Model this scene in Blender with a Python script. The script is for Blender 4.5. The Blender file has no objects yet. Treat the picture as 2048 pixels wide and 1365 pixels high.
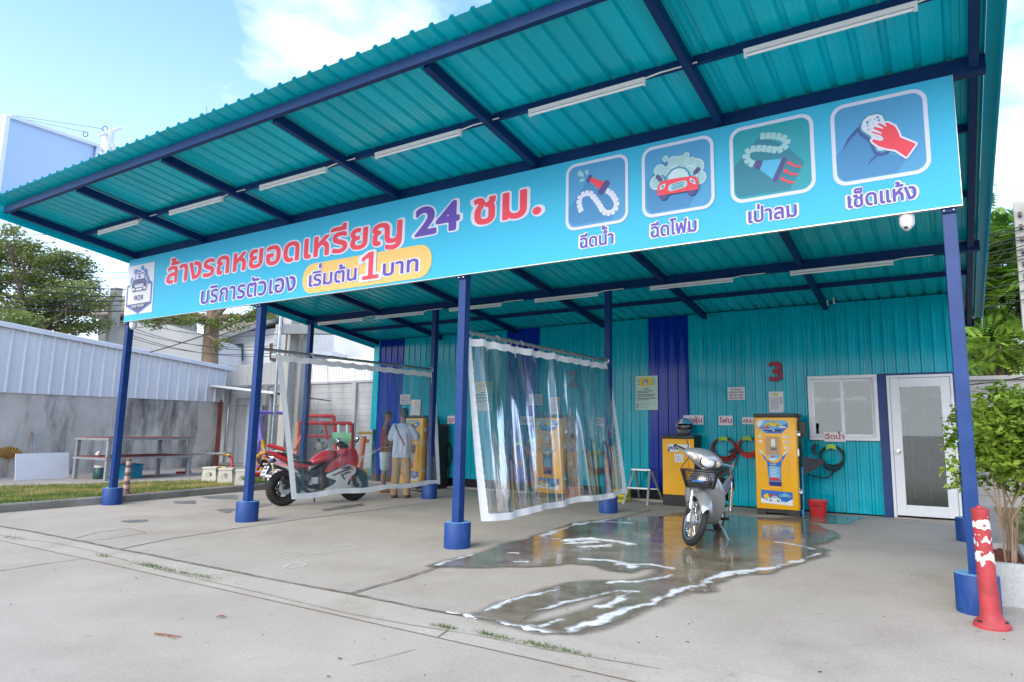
import bpy, bmesh, math, random
import numpy as np
from mathutils import Vector, Matrix, Euler, geometry
R = math.radians
random.seed(7); rng = np.random.default_rng(11)
SC = bpy.context.scene; COL = SC.collection

# ---------------------------------------------------------------- camera
CAM = Vector((13.035, -6.346, 1.397))
YAW, PIT, ROLL, FPX = -.5316, .1410, -.0085, 1323.5
PX, PY = 1024 + 104.2, 682.5 - 11.5
_cp, _sp, _cy, _sy, _cr, _sr = math.cos(PIT), math.sin(PIT), math.cos(YAW), math.sin(YAW), math.cos(ROLL), math.sin(ROLL)
RIGHT = Vector((_cy, -_sy, 0)); FWD = Vector((_sy*_cp, _cy*_cp, _sp)); UP = Vector((-_sy*_sp, -_cy*_sp, _cp))
cam_d = bpy.data.cameras.new('camera'); cam = bpy.data.objects.new('camera', cam_d); COL.objects.link(cam)
_r = RIGHT*_cr - UP*_sr; _u = RIGHT*_sr + UP*_cr
cam.matrix_world = Matrix(((_r.x, _u.x, -FWD.x, CAM.x), (_r.y, _u.y, -FWD.y, CAM.y), (_r.z, _u.z, -FWD.z, CAM.z), (0, 0, 0, 1)))
cam_d.sensor_width = 36; cam_d.lens = FPX/2048*36
cam_d.shift_x = -104.2/2048; cam_d.shift_y = -11.5/2048
cam_d.clip_start = .05; cam_d.clip_end = 2000
SC.camera = cam

# ---------------------------------------------------------------- sky, sun, exposure
SUN_EL, SUN_AZ = R(34), R(188)          # azimuth the light comes from, measured from +Y towards +X
w = bpy.data.worlds.new("World"); SC.world = w; w.use_nodes = True
nt = w.node_tree; N = nt.nodes; L = nt.links; N.clear()
def wn(t, **k):
    n = N.new(t)
    for a, b in k.items(): setattr(n, a, b)
    return n
def wmath(op, a, b=None, clamp=False):
    n = wn('ShaderNodeMath', operation=op, use_clamp=clamp)
    for i, x in enumerate((a, b)):
        if x is None: continue
        if isinstance(x, (int, float)): n.inputs[i].default_value = x
        else: L.new(x, n.inputs[i])
    return n.outputs[0]
sky = wn('ShaderNodeTexSky', sky_type='NISHITA', sun_disc=False, sun_elevation=SUN_EL, sun_rotation=SUN_AZ, air_density=1.0, dust_density=1.6, ozone_density=1.6)
tc = wn('ShaderNodeTexCoord'); sep = wn('ShaderNodeSeparateXYZ'); L.new(tc.outputs['Generated'], sep.inputs[0])
zc = wmath('ADD', wmath('MAXIMUM', sep.outputs[2], 0.0), .16)
comb = wn('ShaderNodeCombineXYZ')
L.new(wmath('DIVIDE', sep.outputs[0], zc), comb.inputs[0]); L.new(wmath('DIVIDE', sep.outputs[1], zc), comb.inputs[1])
noi = wn('ShaderNodeTexNoise'); noi.inputs['Scale'].default_value = 1.05; noi.inputs['Detail'].default_value = 9; noi.inputs['Roughness'].default_value = .56
mp = wn('ShaderNodeMapping'); mp.inputs['Location'].default_value = (1.9, 3.3, 0); L.new(comb.outputs[0], mp.inputs[0]); L.new(mp.outputs[0], noi.inputs['Vector'])
# unseen extra cloud behind the photographer, added to whiten the blue sky light
back = wmath('MULTIPLY', wmath('ADD', wmath('MULTIPLY', sep.outputs[1], -.5), 0.1, True), .35)
dens = wmath('ADD', noi.outputs[0], back)
ramp = wn('ShaderNodeValToRGB'); ramp.color_ramp.elements[0].position = .50; ramp.color_ramp.elements[1].position = .66
L.new(dens, ramp.inputs[0])
# pale band towards the horizon
hz = wmath('POWER', wmath('SUBTRACT', 1.0, wmath('MAXIMUM', sep.outputs[2], 0.0)), 4.2)
cover = wmath('MAXIMUM', ramp.outputs[0], wmath('MULTIPLY', hz, .93), True)
skyb = wn('ShaderNodeMix', data_type='RGBA', blend_type='MULTIPLY'); skyb.inputs[0].default_value = 1
L.new(sky.outputs[0], skyb.inputs[6]); skyb.inputs[7].default_value = (1.38, 1.72, 2.12, 1)
cl = wn('ShaderNodeMix', data_type='RGBA'); L.new(cover, cl.inputs[0]); L.new(skyb.outputs[2], cl.inputs[6]); cl.inputs[7].default_value = (7.4, 7.7, 8.1, 1)
bg = wn('ShaderNodeBackground'); bg.inputs[1].default_value = .11; L.new(cl.outputs[2], bg.inputs[0])
out = wn('ShaderNodeOutputWorld'); L.new(bg.outputs[0], out.inputs[0])
sd = bpy.data.lights.new('sun', 'SUN'); sd.energy = 1.5; sd.angle = R(50); sd.color = (1, .94, .84)
sun = bpy.data.objects.new('sun', sd); COL.objects.link(sun)
sun.rotation_euler = Vector((-math.sin(SUN_AZ)*math.cos(SUN_EL), -math.cos(SUN_AZ)*math.cos(SUN_EL), -math.sin(SUN_EL))).to_track_quat('-Z', 'Y').to_euler()
SC.view_settings.view_transform = 'Standard'; SC.view_settings.look = 'None'; SC.view_settings.exposure = 1.2; SC.view_settings.gamma = 1
SC.cycles.max_bounces = 10; SC.cycles.transparent_max_bounces = 24; SC.cycles.sample_clamp_indirect = 6
SC.cycles.use_denoising = True

# ---------------------------------------------------------------- projection helper: where a ray of the survey meets a real plane
def ray(px, py):
    x = (px-PX)/FPX; y = (PY-py)/FPX
    x, y = x*_cr + y*_sr, -x*_sr + y*_cr
    return FWD + RIGHT*x + UP*y
def at(px, py, ax, val):
    d = ray(px, py); return CAM + d*((val-CAM['xyz'.index(ax)])/d['xyz'.index(ax)])
def gnd(px, py, z=0.0): return at(px, py, 'z', z)
def atd(px, py, dist):
    d = ray(px, py); return CAM + d*(dist/math.hypot(d.x, d.y))

# ---------------------------------------------------------------- materials
def mat(name, col, rough=.6, metal=0., var=.0, scale=3., bump=0., bscale=40., spec=.5, coat=0., col2=None, lo=.4, hi=.65, trans=0., detail=5., stretch=None):
    m = bpy.data.materials.new(name); m.use_nodes = True
    t = m.node_tree; b = t.nodes['Principled BSDF']
    c = (*col, 1) if len(col) == 3 else col
    b.inputs['Base Color'].default_value = c; b.inputs['Roughness'].default_value = rough; b.inputs['Metallic'].default_value = metal
    b.inputs['Specular IOR Level'].default_value = spec; b.inputs['Coat Weight'].default_value = coat; b.inputs['Coat Roughness'].default_value = .08
    tcn = t.nodes.new('ShaderNodeTexCoord'); mpn = t.nodes.new('ShaderNodeMapping'); t.links.new(tcn.outputs['Object'], mpn.inputs[0])
    if stretch: mpn.inputs['Scale'].default_value = stretch
    if var or col2:
        n = t.nodes.new('ShaderNodeTexNoise'); n.inputs['Scale'].default_value = scale; n.inputs['Detail'].default_value = detail; n.inputs['Roughness'].default_value = .6
        t.links.new(mpn.outputs[0], n.inputs['Vector'])
        r = t.nodes.new('ShaderNodeValToRGB'); t.links.new(n.outputs[0], r.inputs[0])
        r.color_ramp.elements[0].position = lo; r.color_ramp.elements[1].position = hi
        r.color_ramp.elements[0].color = tuple(x*(1-var) for x in c[:3]) + (1,) if not col2 else c
        r.color_ramp.elements[1].color = tuple(min(1, x*(1+var)) for x in c[:3]) + (1,) if not col2 else (*col2, 1)
        t.links.new(r.outputs[0], b.inputs['Base Color'])
    if bump:
        n2 = t.nodes.new('ShaderNodeTexNoise'); n2.inputs['Scale'].default_value = bscale; n2.inputs['Detail'].default_value = 4
        t.links.new(mpn.outputs[0], n2.inputs['Vector'])
        bp = t.nodes.new('ShaderNodeBump'); bp.inputs['Strength'].default_value = bump; bp.inputs['Distance'].default_value = .02
        t.links.new(n2.outputs[0], bp.inputs['Height']); t.links.new(bp.outputs[0], b.inputs['Normal'])
    if trans:
        o = t.nodes['Material Output']; tr = t.nodes.new('ShaderNodeBsdfTranslucent'); mx = t.nodes.new('ShaderNodeMixShader'); mx.inputs[0].default_value = trans
        src = b.inputs['Base Color'].links[0].from_socket if b.inputs['Base Color'].links else None
        if src: t.links.new(src, tr.inputs[0])
        else: tr.inputs[0].default_value = c
        t.links.new(b.outputs[0], mx.inputs[1]); t.links.new(tr.outputs[0], mx.inputs[2]); t.links.new(mx.outputs[0], o.inputs[0])
    return m
def srgb(r, g, b):
    f = lambda x: ((x/255+.055)/1.055)**2.4 if x > 10 else x/255/12.92
    return (f(r), f(g), f(b))

def concrete(name, a, b, stain, sscale=.5, bump=.25):
    m = bpy.data.materials.new(name); m.use_nodes = True; t = m.node_tree; n = t.nodes; l = t.links; bs = n['Principled BSDF']
    tcn = n.new('ShaderNodeTexCoord'); P = tcn.outputs['Object']
    def noise(s, d, ro=.6, st=None):
        x = n.new('ShaderNodeTexNoise'); x.inputs['Scale'].default_value = s; x.inputs['Detail'].default_value = d; x.inputs['Roughness'].default_value = ro
        if st:
            q = n.new('ShaderNodeMapping'); q.inputs['Scale'].default_value = st; l.new(P, q.inputs[0]); l.new(q.outputs[0], x.inputs['Vector'])
        else: l.new(P, x.inputs['Vector'])
        return x.outputs[0]
    def rampn(v, p0, p1, c0, c1):
        r = n.new('ShaderNodeValToRGB'); r.color_ramp.elements[0].position = p0; r.color_ramp.elements[1].position = p1
        r.color_ramp.elements[0].color = (*c0, 1); r.color_ramp.elements[1].color = (*c1, 1); l.new(v, r.inputs[0]); return r.outputs[0]
    def mul(x, y, f=1.):
        q = n.new('ShaderNodeMix'); q.data_type = 'RGBA'; q.blend_type = 'MULTIPLY'; q.inputs[0].default_value = f; l.new(x, q.inputs[6]); l.new(y, q.inputs[7]); return q.outputs[2]
    c = rampn(noise(.8, 8, .65), .35, .66, a, b)
    c = mul(c, rampn(noise(sscale, 6, .62), .36, .5, stain, (1, 1, 1)), .85)
    c = mul(c, rampn(noise(45, 5, .8), .36, .60, (.84, .83, .82), (1.03, 1.03, 1.03)), .9)
    c = mul(c, rampn(noise(9, 2, .5), .27, .31, (.72, .7, .68), (1, 1, 1)), .55)
    l.new(c, bs.inputs['Base Color']); bs.inputs['Roughness'].default_value = .82; bs.inputs['Specular IOR Level'].default_value = .35
    bp = n.new('ShaderNodeBump'); bp.inputs['Strength'].default_value = bump; bp.inputs['Distance'].default_value = .01
    l.new(noise(120, 4, .7), bp.inputs['Height']); l.new(bp.outputs[0], bs.inputs['Normal'])
    return m

M = {}
M['lot'] = concrete('lot_concrete', (.405, .355, .305), (.48, .428, .375), (.90, .89, .88))
M['slab'] = concrete('slab_concrete', (.40, .352, .302), (.47, .42, .368), (.88, .87, .86), .9)
M['gutter'] = concrete('gutter_concrete', (.43, .385, .33), (.50, .455, .40), (.86, .84, .8), 1.2)
M['kerb'] = concrete('kerb_concrete', (.22, .21, .20), (.33, .32, .30), (.7, .7, .68), 1.5)
M['path'] = concrete('path_concrete', (.38, .33, .28), (.47, .42, .37), (.75, .72, .7), 1.0)
M['joint'] = mat('joint_dark', (.22, .19, .16), .9, var=.35, scale=6)
M['soil'] = mat('soil', (.20, .15, .08), .95, col2=(.30, .25, .12), scale=2.2)
M['teal'] = mat('teal_sheet', (.001, .48, .58), .22, var=.10, scale=1.4, spec=.35, bump=.05, bscale=5, stretch=(1, .12, 1))
M['teal_wall'] = mat('teal_wall_sheet', (.0, .39, .50), .12, var=.08, scale=2.2, spec=.35, bump=.10, bscale=5, stretch=(2.5, 1, .35))
M['blue_wall'] = mat('blue_wall_sheet', (.002, .030, .34), .12, var=.08, scale=2.2, spec=.35, bump=.10, bscale=5, stretch=(2.5, 1, .35))
M['blue'] = mat('blue_paint', (.001, .033, .165), .4, col2=(.008, .050, .21), scale=5, lo=.45, hi=.80, spec=.4, bump=.06, bscale=60)
M['navy'] = mat('navy_beam_paint', (.0005, .027, .115), .5, spec=.25, var=.12, scale=3)
M['foot'] = mat('blue_footing_paint', (.003, .042, .21), .55, col2=(.04, .12, .36), scale=9, lo=.5, hi=.85, stretch=(1, 1, .25))
M['foot_top'] = mat('worn_blue_footing_top', (.06, .25, .55), .8, col2=(.3, .45, .6), scale=14, lo=.4, hi=.7)
M['white'] = mat('white_paint', (.80, .80, .80), .4, var=.03)
M['lightwhite'] = mat('white_lamp_housing', (.74, .76, .76), .35, var=.03)
M['tube'] = mat('glass_lamp_tube', (.82, .84, .84), .12, spec=.7)
M['hem'] = mat('white_vinyl_hem', (.82, .82, .85), .5, var=.04, scale=12, bump=.3, bscale=30)
M['steel'] = mat('galvanised_steel', (.42, .44, .45), .35, .9, var=.12, scale=8)
M['chrome'] = mat('chrome', (.78, .78, .80), .14, 1.)
M['alu'] = mat('aluminium', (.62, .63, .64), .35, .85, var=.06, scale=9)
M['black'] = mat('black_plastic', (.018, .018, .02), .42, var=.2)
M['rubber'] = mat('tyre_rubber', (.018, .018, .018), .75, var=.25, scale=14)
M['greymetal'] = mat('grey_painted_metal', (.27, .29, .31), .5, var=.12, scale=5)
M['yellow'] = mat('yellow_machine_shell', (.88, .43, .006), .36, var=.04, scale=2, spec=.5)
M['red'] = mat('red_paint', (.55, .018, .02), .35, var=.1)
M['shade_black'] = mat('gap_shade_black', (.012, .014, .016), .9)

# ---------------------------------------------------------------- objects
def wm(o):
    m = o.matrix_basis.copy()
    while o.parent: o = o.parent; m = o.matrix_basis @ m
    return m
def tag(o, label=None, cat=None, group=None, kind=None):
    if label: o['label'] = label
    if cat: o['category'] = cat
    if group: o['group'] = group
    if kind: o['kind'] = kind
    return o
def thing(name, label, cat, loc=(0, 0, 0), rz=0., group=None):
    o = bpy.data.objects.new(name, None); o.empty_display_size = .2; COL.objects.link(o)
    o.location = loc; o.rotation_euler = (0, 0, rz)
    return tag(o, label, cat, group)
def copy_tree(o, parent=None):
    c = o.copy(); COL.objects.link(c); c.parent = parent
    for ch in [x for x in bpy.data.objects if x.parent == o]: copy_tree(ch, c)
    return c
class MB:
    def __init__(s): s.v = []; s.f = []; s.m = []; s.mi = 0
    def add(s, vs, fs):
        n = len(s.v); s.v += [tuple(v) for v in vs]
        s.f += [tuple(i+n for i in f) for f in fs]; s.m += [s.mi]*len(fs); return s
    def xf(s, mtx, start=0):
        s.v = s.v[:start] + [tuple(mtx @ Vector(v)) for v in s.v[start:]]; return s
    def box(s, c, d, rot=None):
        c = Vector(c); x, y, z = d[0]/2, d[1]/2, d[2]/2
        vs = [Vector((a, b, e)) for e in (-z, z) for a, b in ((-x, -y), (x, -y), (x, y), (-x, y))]
        if rot: vs = [Euler(rot).to_matrix() @ v for v in vs]
        return s.add([v+c for v in vs], [(3, 2, 1, 0), (4, 5, 6, 7), (0, 1, 5, 4), (1, 2, 6, 5), (2, 3, 7, 6), (3, 0, 4, 7)])
    def span(s, a, b):
        return s.box([(p+q)/2 for p, q in zip(a, b)], [abs(q-p) for p, q in zip(a, b)])
    def bar(s, a, b, w, h, up=(0, 0, 1)):
        a = Vector(a); b = Vector(b); d = (b-a).normalized(); x = d.cross(Vector(up))
        if x.length < 1e-4: x = d.cross(Vector((0, 1, 0)))
        x.normalize(); y = x.cross(d)
        vs = [p + x*i*w/2 + y*j*h/2 for p in (a, b) for i, j in ((-1, -1), (1, -1), (1, 1), (-1, 1))]
        return s.add(vs, [(0, 1, 2, 3), (7, 6, 5, 4), (0, 4, 5, 1), (1, 5, 6, 2), (2, 6, 7, 3), (3, 7, 4, 0)])
    def tube(s, pts, r, n=8, cap=True, closed=False, sq=1.0):
        pts = [Vector(p) for p in pts]; k = len(pts)
        rs = r if isinstance(r, (list, tuple)) else [r]*k
        prev = None; vs = []
        for i, p in enumerate(pts):
            t = (pts[(i+1) % k]-pts[i-1]) if closed else (pts[min(i+1, k-1)]-pts[max(i-1, 0)])
            t.normalize()
            if prev is None:
                x = t.cross(Vector((0, 0, 1)))
                if x.length < .05: x = t.cross(Vector((1, 0, 0)))
            else: x = prev - t*prev.dot(t)
            x.normalize(); prev = x; y = t.cross(x)
            for j in range(n):
                a = 2*math.pi*j/n; vs.append(p + (x*math.cos(a) + y*math.sin(a)*sq)*rs[i])
        fs = []
        for i in range(k if closed else k-1):
            for j in range(n):
                a, b = i*n+j, i*n+(j+1) % n; i2 = ((i+1) % k)*n
                fs.append((a, b, i2+(j+1) % n, i2+j))
        if cap and not closed: fs += [tuple(range(n-1, -1, -1)), tuple((k-1)*n+j for j in range(n))]
        return s.add(vs, fs)
    def cyl(s, a, b, r1, r2=None, n=16): return s.tube([a, b], [r1, r1 if r2 is None else r2], n)
    def lathe(s, prof, n=24, mtx=None, closed=False):
        vs = []; fs = []; k = len(prof)
        for r_, z in prof:
            for j in range(n):
                a = 2*math.pi*j/n; v = Vector((r_*math.cos(a), r_*math.sin(a), z)); vs.append(mtx @ v if mtx else v)
        for i in range(k if closed else k-1):
            for j in range(n):
                i2 = (i+1) % k; fs.append((i*n+j, i*n+(j+1) % n, i2*n+(j+1) % n, i2*n+j))
        if not closed: fs += [tuple(range(n-1, -1, -1)), tuple((k-1)*n+j for j in range(n))]
        return s.add(vs, fs)
    def prism(s, poly, d, mtx=None):
        k = len(poly); vs = [Vector((x, y, z)) for z in (0, d) for x, y in poly]
        if mtx: vs = [mtx @ v for v in vs]
        return s.add(vs, [tuple(range(k-1, -1, -1)), tuple(range(k, 2*k))] + [(i, (i+1) % k, k+(i+1) % k, k+i) for i in range(k)])
    def flat(s, poly, mtx, z=0.):
        return s.add([mtx @ Vector((x, y, z)) for x, y in poly], [tuple(range(len(poly)))])
    def ell(s, c, r, n=14, m=9, rot=None):
        vs = []; fs = []
        for i in range(m+1):
            t = math.pi*i/m
            for j in range(n):
                a = 2*math.pi*j/n; v = Vector((r[0]*math.sin(t)*math.cos(a), r[1]*math.sin(t)*math.sin(a), r[2]*math.cos(t)))
                if rot: v = Euler(rot).to_matrix() @ v
                vs.append(v + Vector(c))
        for i in range(m):
            for j in range(n): fs.append((i*n+j, (i+1)*n+j, (i+1)*n+(j+1) % n, i*n+(j+1) % n))
        return s.add(vs, fs)
    def grid(s, rows, closed=False):
        """rows: list of equally long point lists, joined by quads"""
        n = len(rows[0]); vs = [p for r_ in rows for p in r_]; fs = []
        for i in range(len(rows)-1):
            for j in range(n if closed else n-1): fs.append((i*n+j, i*n+(j+1) % n, (i+1)*n+(j+1) % n, (i+1)*n+j))
        return s.add(vs, fs)
    def build(s, name, mats, parent=None, smooth=None, bevel=0., world=False, loc=None, kind=None):
        me = bpy.data.meshes.new(name); vs = s.v
        if world and parent: im = wm(parent).inverted(); vs = [tuple(im @ Vector(v)) for v in vs]
        if loc is not None: vs = [(x-loc[0], y-loc[1], z-loc[2]) for x, y, z in vs]
        me.from_pydata(vs, [], s.f)
        mats = mats if isinstance(mats, (list, tuple)) else [mats]
        for m_ in mats: me.materials.append(m_)
        me.polygons.foreach_set('material_index', s.m)
        if bevel or smooth is not None:
            b = bmesh.new(); b.from_mesh(me)
            if smooth is not None: bmesh.ops.recalc_face_normals(b, faces=b.faces)
            if bevel:
                es = [e for e in b.edges if len(e.link_faces) == 2 and e.calc_face_angle(0) > .6]
                bmesh.ops.bevel(b, geom=es, offset=bevel, segments=2, profile=.6, affect='EDGES', clamp_overlap=True)
            b.to_mesh(me); b.free()
        if smooth is not None:
            me.polygons.foreach_set('use_smooth', [True]*len(me.polygons)); me.set_sharp_from_angle(angle=R(smooth))
        me.update()
        o = bpy.data.objects.new(name, me); COL.objects.link(o)
        if parent: o.parent = parent
        if loc is not None: o.location = loc
        if kind: o['kind'] = kind
        return o
def remesh(mb, vox, sm=4):
    """one continuous smooth surface from overlapping solids"""
    me = bpy.data.meshes.new('tmp'); me.from_pydata(mb.v, [], mb.f); me.validate()
    o = bpy.data.objects.new('tmp', me); COL.objects.link(o)
    b = bmesh.new(); b.from_mesh(me); bmesh.ops.recalc_face_normals(b, faces=b.faces); b.to_mesh(me); b.free()
    md = o.modifiers.new('r', 'REMESH'); md.mode = 'VOXEL'; md.voxel_size = vox; md.use_smooth_shade = True
    ms = o.modifiers.new('s', 'SMOOTH'); ms.factor = .5; ms.iterations = sm
    dg = bpy.context.evaluated_depsgraph_get(); e = o.evaluated_get(dg); r = e.to_mesh()
    nb = MB(); nb.v = [tuple(v.co) for v in r.vertices]; nb.f = [tuple(p.vertices) for p in r.polygons]; nb.m = [0]*len(nb.f)
    e.to_mesh_clear(); bpy.data.objects.remove(o); return nb
def arc(c, r, a0, a1, n, ax='xz', y=0.):
    out_ = []
    for i in range(n+1):
        a = R(a0 + (a1-a0)*i/n); p, q = c[0]+r*math.cos(a), c[1]+r*math.sin(a)
        out_.append({'xz': (p, y, q), 'xy': (p, q, y), 'yz': (y, p, q)}[ax])
    return out_
def vnoise(x, y, s=1., o=4, seed=0):
    """value-noise fbm on numpy arrays, about -1..1"""
    g = np.random.default_rng(seed).random((64, 64))*2-1; t = 0; a = 1.; tot = 0
    for k in range(o):
        X = x*s*2**k + 17.3*k; Y = y*s*2**k + 5.1*k; i = np.floor(X).astype(int); j = np.floor(Y).astype(int); u = X-i; v = Y-j
        u = u*u*(3-2*u); v = v*v*(3-2*v)
        t = t + a*((g[i % 64, j % 64]*(1-u) + g[(i+1) % 64, j % 64]*u)*(1-v) + (g[i % 64, (j+1) % 64]*(1-u) + g[(i+1) % 64, (j+1) % 64]*u)*v); tot += a; a *= .5
    return t/tot
def seg_dist(Xg, Yg, pts, closed=True):
    d = np.full(Xg.shape, 1e9); p = np.array(pts, float); q = np.roll(p, -1, 0) if closed else p[1:]
    for a, b in zip(p if closed else p[:-1], q):
        e = b-a; l2 = e@e + 1e-12; t = np.clip(((Xg-a[0])*e[0] + (Yg-a[1])*e[1])/l2, 0, 1)
        d = np.minimum(d, (Xg-a[0]-t*e[0])**2 + (Yg-a[1]-t*e[1])**2)
    return np.sqrt(d)
def winding(Xg, Yg, pts):
    wn_ = np.zeros(Xg.shape, int); p = np.array(pts, float)
    for a, b in zip(p, np.roll(p, -1, 0)):
        if a[1] == b[1]: continue
        c = ((Yg >= a[1]) != (Yg >= b[1])); xi = a[0] + (Yg-a[1])*(b[0]-a[0])/(b[1]-a[1])
        wn_ += np.where(c & (xi > Xg), 1 if b[1] > a[1] else -1, 0)
    return wn_
def poly_sdf(Xg, Yg, pts): return np.where(winding(Xg, Yg, pts) != 0, 1, -1)*seg_dist(Xg, Yg, pts)
def march(mb, F, x0, y0, h, put, merge=True):
    """faces covering F>0 of a grid field (marching squares); put(x,y) -> 3D point"""
    ny, nx = F.shape; ins = F > 0; idx = {}
    vs = []; fs = []
    def V(key, x, y):
        if key not in idx: idx[key] = len(vs); vs.append(put(x, y))
        return idx[key]
    n4 = ins[:-1, :-1].astype(int) + ins[1:, :-1] + ins[:-1, 1:] + ins[1:, 1:]
    for j in range(ny-1):
        i = 0; row = n4[j]
        if not row.any(): continue
        while i < nx-1:
            if row[i] == 4:
                k = i
                while k < nx-1 and row[k] == 4 and (merge or k == i): k += 1
                fs.append((V((i, j), x0+i*h, y0+j*h), V((k, j), x0+k*h, y0+j*h), V((k, j+1), x0+k*h, y0+(j+1)*h), V((i, j+1), x0+i*h, y0+(j+1)*h))); i = k; continue
            if row[i] > 0:
                poly = []; cs = [(i, j), (i+1, j), (i+1, j+1), (i, j+1)]
                for a in range(4):
                    p, q = cs[a], cs[(a+1) % 4]; fp, fq = F[p[1], p[0]], F[q[1], q[0]]
                    if fp > 0: poly.append(V(p, x0+p[0]*h, y0+p[1]*h))
                    if (fp > 0) != (fq > 0):
                        t = fp/(fp-fq); key = (min(p, q), max(p, q)); poly.append(V(key, x0+(p[0]+t*(q[0]-p[0]))*h, y0+(p[1]+t*(q[1]-p[1]))*h))
                if len(poly) > 2: fs.append(tuple(poly))
            i += 1
    mb.add(vs, fs)
# ---- lettering: glyph outlines of Blender's own font, turned into distance fields so they can be made bold or outlined
_GL = {}
def _splines(s):
    c = bpy.data.curves.new('g', 'FONT'); c.body = s; c.size = 1; c.resolution_u = 6
    o = bpy.data.objects.new('g', c); COL.objects.link(o); dg = bpy.context.evaluated_depsgraph_get(); dg.update()
    cv = o.evaluated_get(dg).to_curve(dg); out_ = []
    for sp in cv.splines:
        pts = []
        if sp.type == 'BEZIER':
            b = sp.bezier_points; n = len(b)
            for i in range(n):
                a, e = b[i], b[(i+1) % n]
                q = geometry.interpolate_bezier(a.co, a.handle_right, e.handle_left, e.co, 6); pts += [(v.x, v.y) for v in q[:-1]]
        else: pts = [(p.co.x, p.co.y) for p in sp.points]
        if len(pts) > 2: out_.append(pts)
    o.evaluated_get(dg).to_curve_clear(); bpy.data.objects.remove(o); bpy.data.curves.remove(c)
    return out_
def _xmax(s): return max(x for sp in _splines(s) for x, y in sp)
def glyph(ch):
    if ch not in _GL: _GL[ch] = ([] if ch == ' ' else _splines(ch), _xmax('n'+ch+'n') - _xmax('nn'))
    return _GL[ch]
UPV = '\u0e34\u0e35\u0e36\u0e37\u0e31\u0e47\u0e4d'; TONE = '\u0e48\u0e49\u0e4a\u0e4b\u0e4c'; LOW = '\u0e38\u0e39'; TALL = '\u0e1b\u0e1d\u0e1f'
ONE = [[(.20, .0), (.66, .0), (.66, .11), (.50, .11), (.50, .75), (.36, .75), (.17, .62), (.17, .49), (.36, .6), (.36, .11), (.20, .11)]]
def layout(s, track=0.):
    s = s.replace('\u0e49\u0e33', '\u0e4d\u0e49\u0e32').replace('\u0e33', '\u0e4d\u0e32')
    out_ = []; x = 0.; base = ''; up = False
    for ch in s:
        sp, adv = (ONE, .82) if ch == '\u0001' else glyph(ch)
        if ch in UPV or ch in TONE or ch in LOW:
            dx = -.17 if (base in TALL and ch not in LOW) else 0.; dy = 0.
            if ch in TONE and up: dy = .23
            if ch == '\u0e4d': up = True; dx += .0
            if ch in UPV: up = True
            out_.append([[(px+x+dx-track, py+dy) for px, py in p] for p in sp])
        else:
            out_.append([[(px+x, py) for px, py in p] for p in sp]); x += adv + track; base = ch; up = False
    return out_, x
def text(mb, s, x0, x1, z, hgt, mtx, bold=0., lift=0., res=.022, track=0., ref=.56):
    """letters fitted into local x0..x1 on baseline z; hgt = height of a plain consonant; bold in em"""
    gl, _ = layout(s, track); allp = np.array([p for g in gl for c in g for p in c])
    mn, mx = allp.min(0), allp.max(0); pad = bold + 2*res
    X = np.arange(mn[0]-pad, mx[0]+pad+res, res); Y = np.arange(mn[1]-pad, mx[1]+pad+res, res); F = np.full((len(Y), len(X)), -9.)
    for g in gl:
        if not g: continue
        gp = np.array([p for c in g for p in c]); lo_, hi_ = gp.min(0)-pad-res, gp.max(0)+pad+res
        i0, i1 = np.searchsorted(X, lo_[0]), np.searchsorted(X, hi_[0]); j0, j1 = np.searchsorted(Y, lo_[1]), np.searchsorted(Y, hi_[1])
        if i1-i0 < 2 or j1-j0 < 2: continue
        Xg, Yg = np.meshgrid(X[i0:i1], Y[j0:j1]); wi = np.zeros(Xg.shape, int); d = np.full(Xg.shape, 9.)
        for c in g: wi += winding(Xg, Yg, c); d = np.minimum(d, seg_dist(Xg, Yg, c))
        # edges hidden inside the union of overlapping strokes are harmless once the offset is positive
        F[j0:j1, i0:i1] = np.maximum(F[j0:j1, i0:i1], np.where(wi != 0, np.maximum(d, 1e-4), -d) + bold)
    sx = (x1-x0)/(mx[0]-mn[0]); sz = hgt/ref
    march(mb, F, X[0], Y[0], res, lambda x, y: mtx @ Vector((x0+(x-mn[0])*sx, z+y*sz, lift)))
def wallm(y, x=0., z=0.):      # local (x,y,z) -> world (x, -depth, up): printed faces that look towards -Y
    return Matrix(((1, 0, 0, x), (0, 0, -1, y), (0, 1, 0, z), (0, 0, 0, 1)))
def rrect(x0, y0, x1, y1, r, n=6):
    out_ = []
    for cx, cy, a in ((x1-r, y0+r, -90), (x1-r, y1-r, 0), (x0+r, y1-r, 90), (x0+r, y0+r, 180)):
        out_ += [(cx+r*math.cos(R(a+90*i/n)), cy+r*math.sin(R(a+90*i/n))) for i in range(n+1)]
    return out_
def disc(cx, cy, rx, ry=None, n=20): return [(cx+rx*math.cos(2*math.pi*i/n), cy+(ry or rx)*math.sin(2*math.pi*i/n)) for i in range(n)]

# ================================================================ GROUND
def flatpoly(name, pts, z, m, kind='structure'):
    mb = MB(); mb.add([(p[0], p[1], z) for p in pts], [tuple(range(len(pts)))])
    return mb.build(name, m, kind=kind)
flatpoly('ground', [(-260, -260), (260, -260), (260, 260), (-260, 260)], 0, M['lot'])
GX = -1.2                                                           # kerb line on the left
flatpoly('wash_floor', [(GX, -2.18), (13.55, -2.3), (13.55, 8.6), (GX, 8.6)], .004, M['slab'])
flatpoly('gutter_strip', [(-12, -2.55), (-12, -2.1), (GX, -2.17), (16, -2.32), (16, -2.82), (5, -2.66)], .008, M['gutter'])
def field_sheet(name, F, x0, y0, h, z, m, kind='structure', zf=None, skirt=False):
    mb = MB(); march(mb, F, x0, y0, h, (lambda x, y: (x, y, z)) if zf is None else zf)
    return mb.build(name, m, kind=kind, smooth=60 if zf else None)
def trace(pix, z=0.): return [tuple(gnd(x, y, z))[:2] for x, y in pix]
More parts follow.
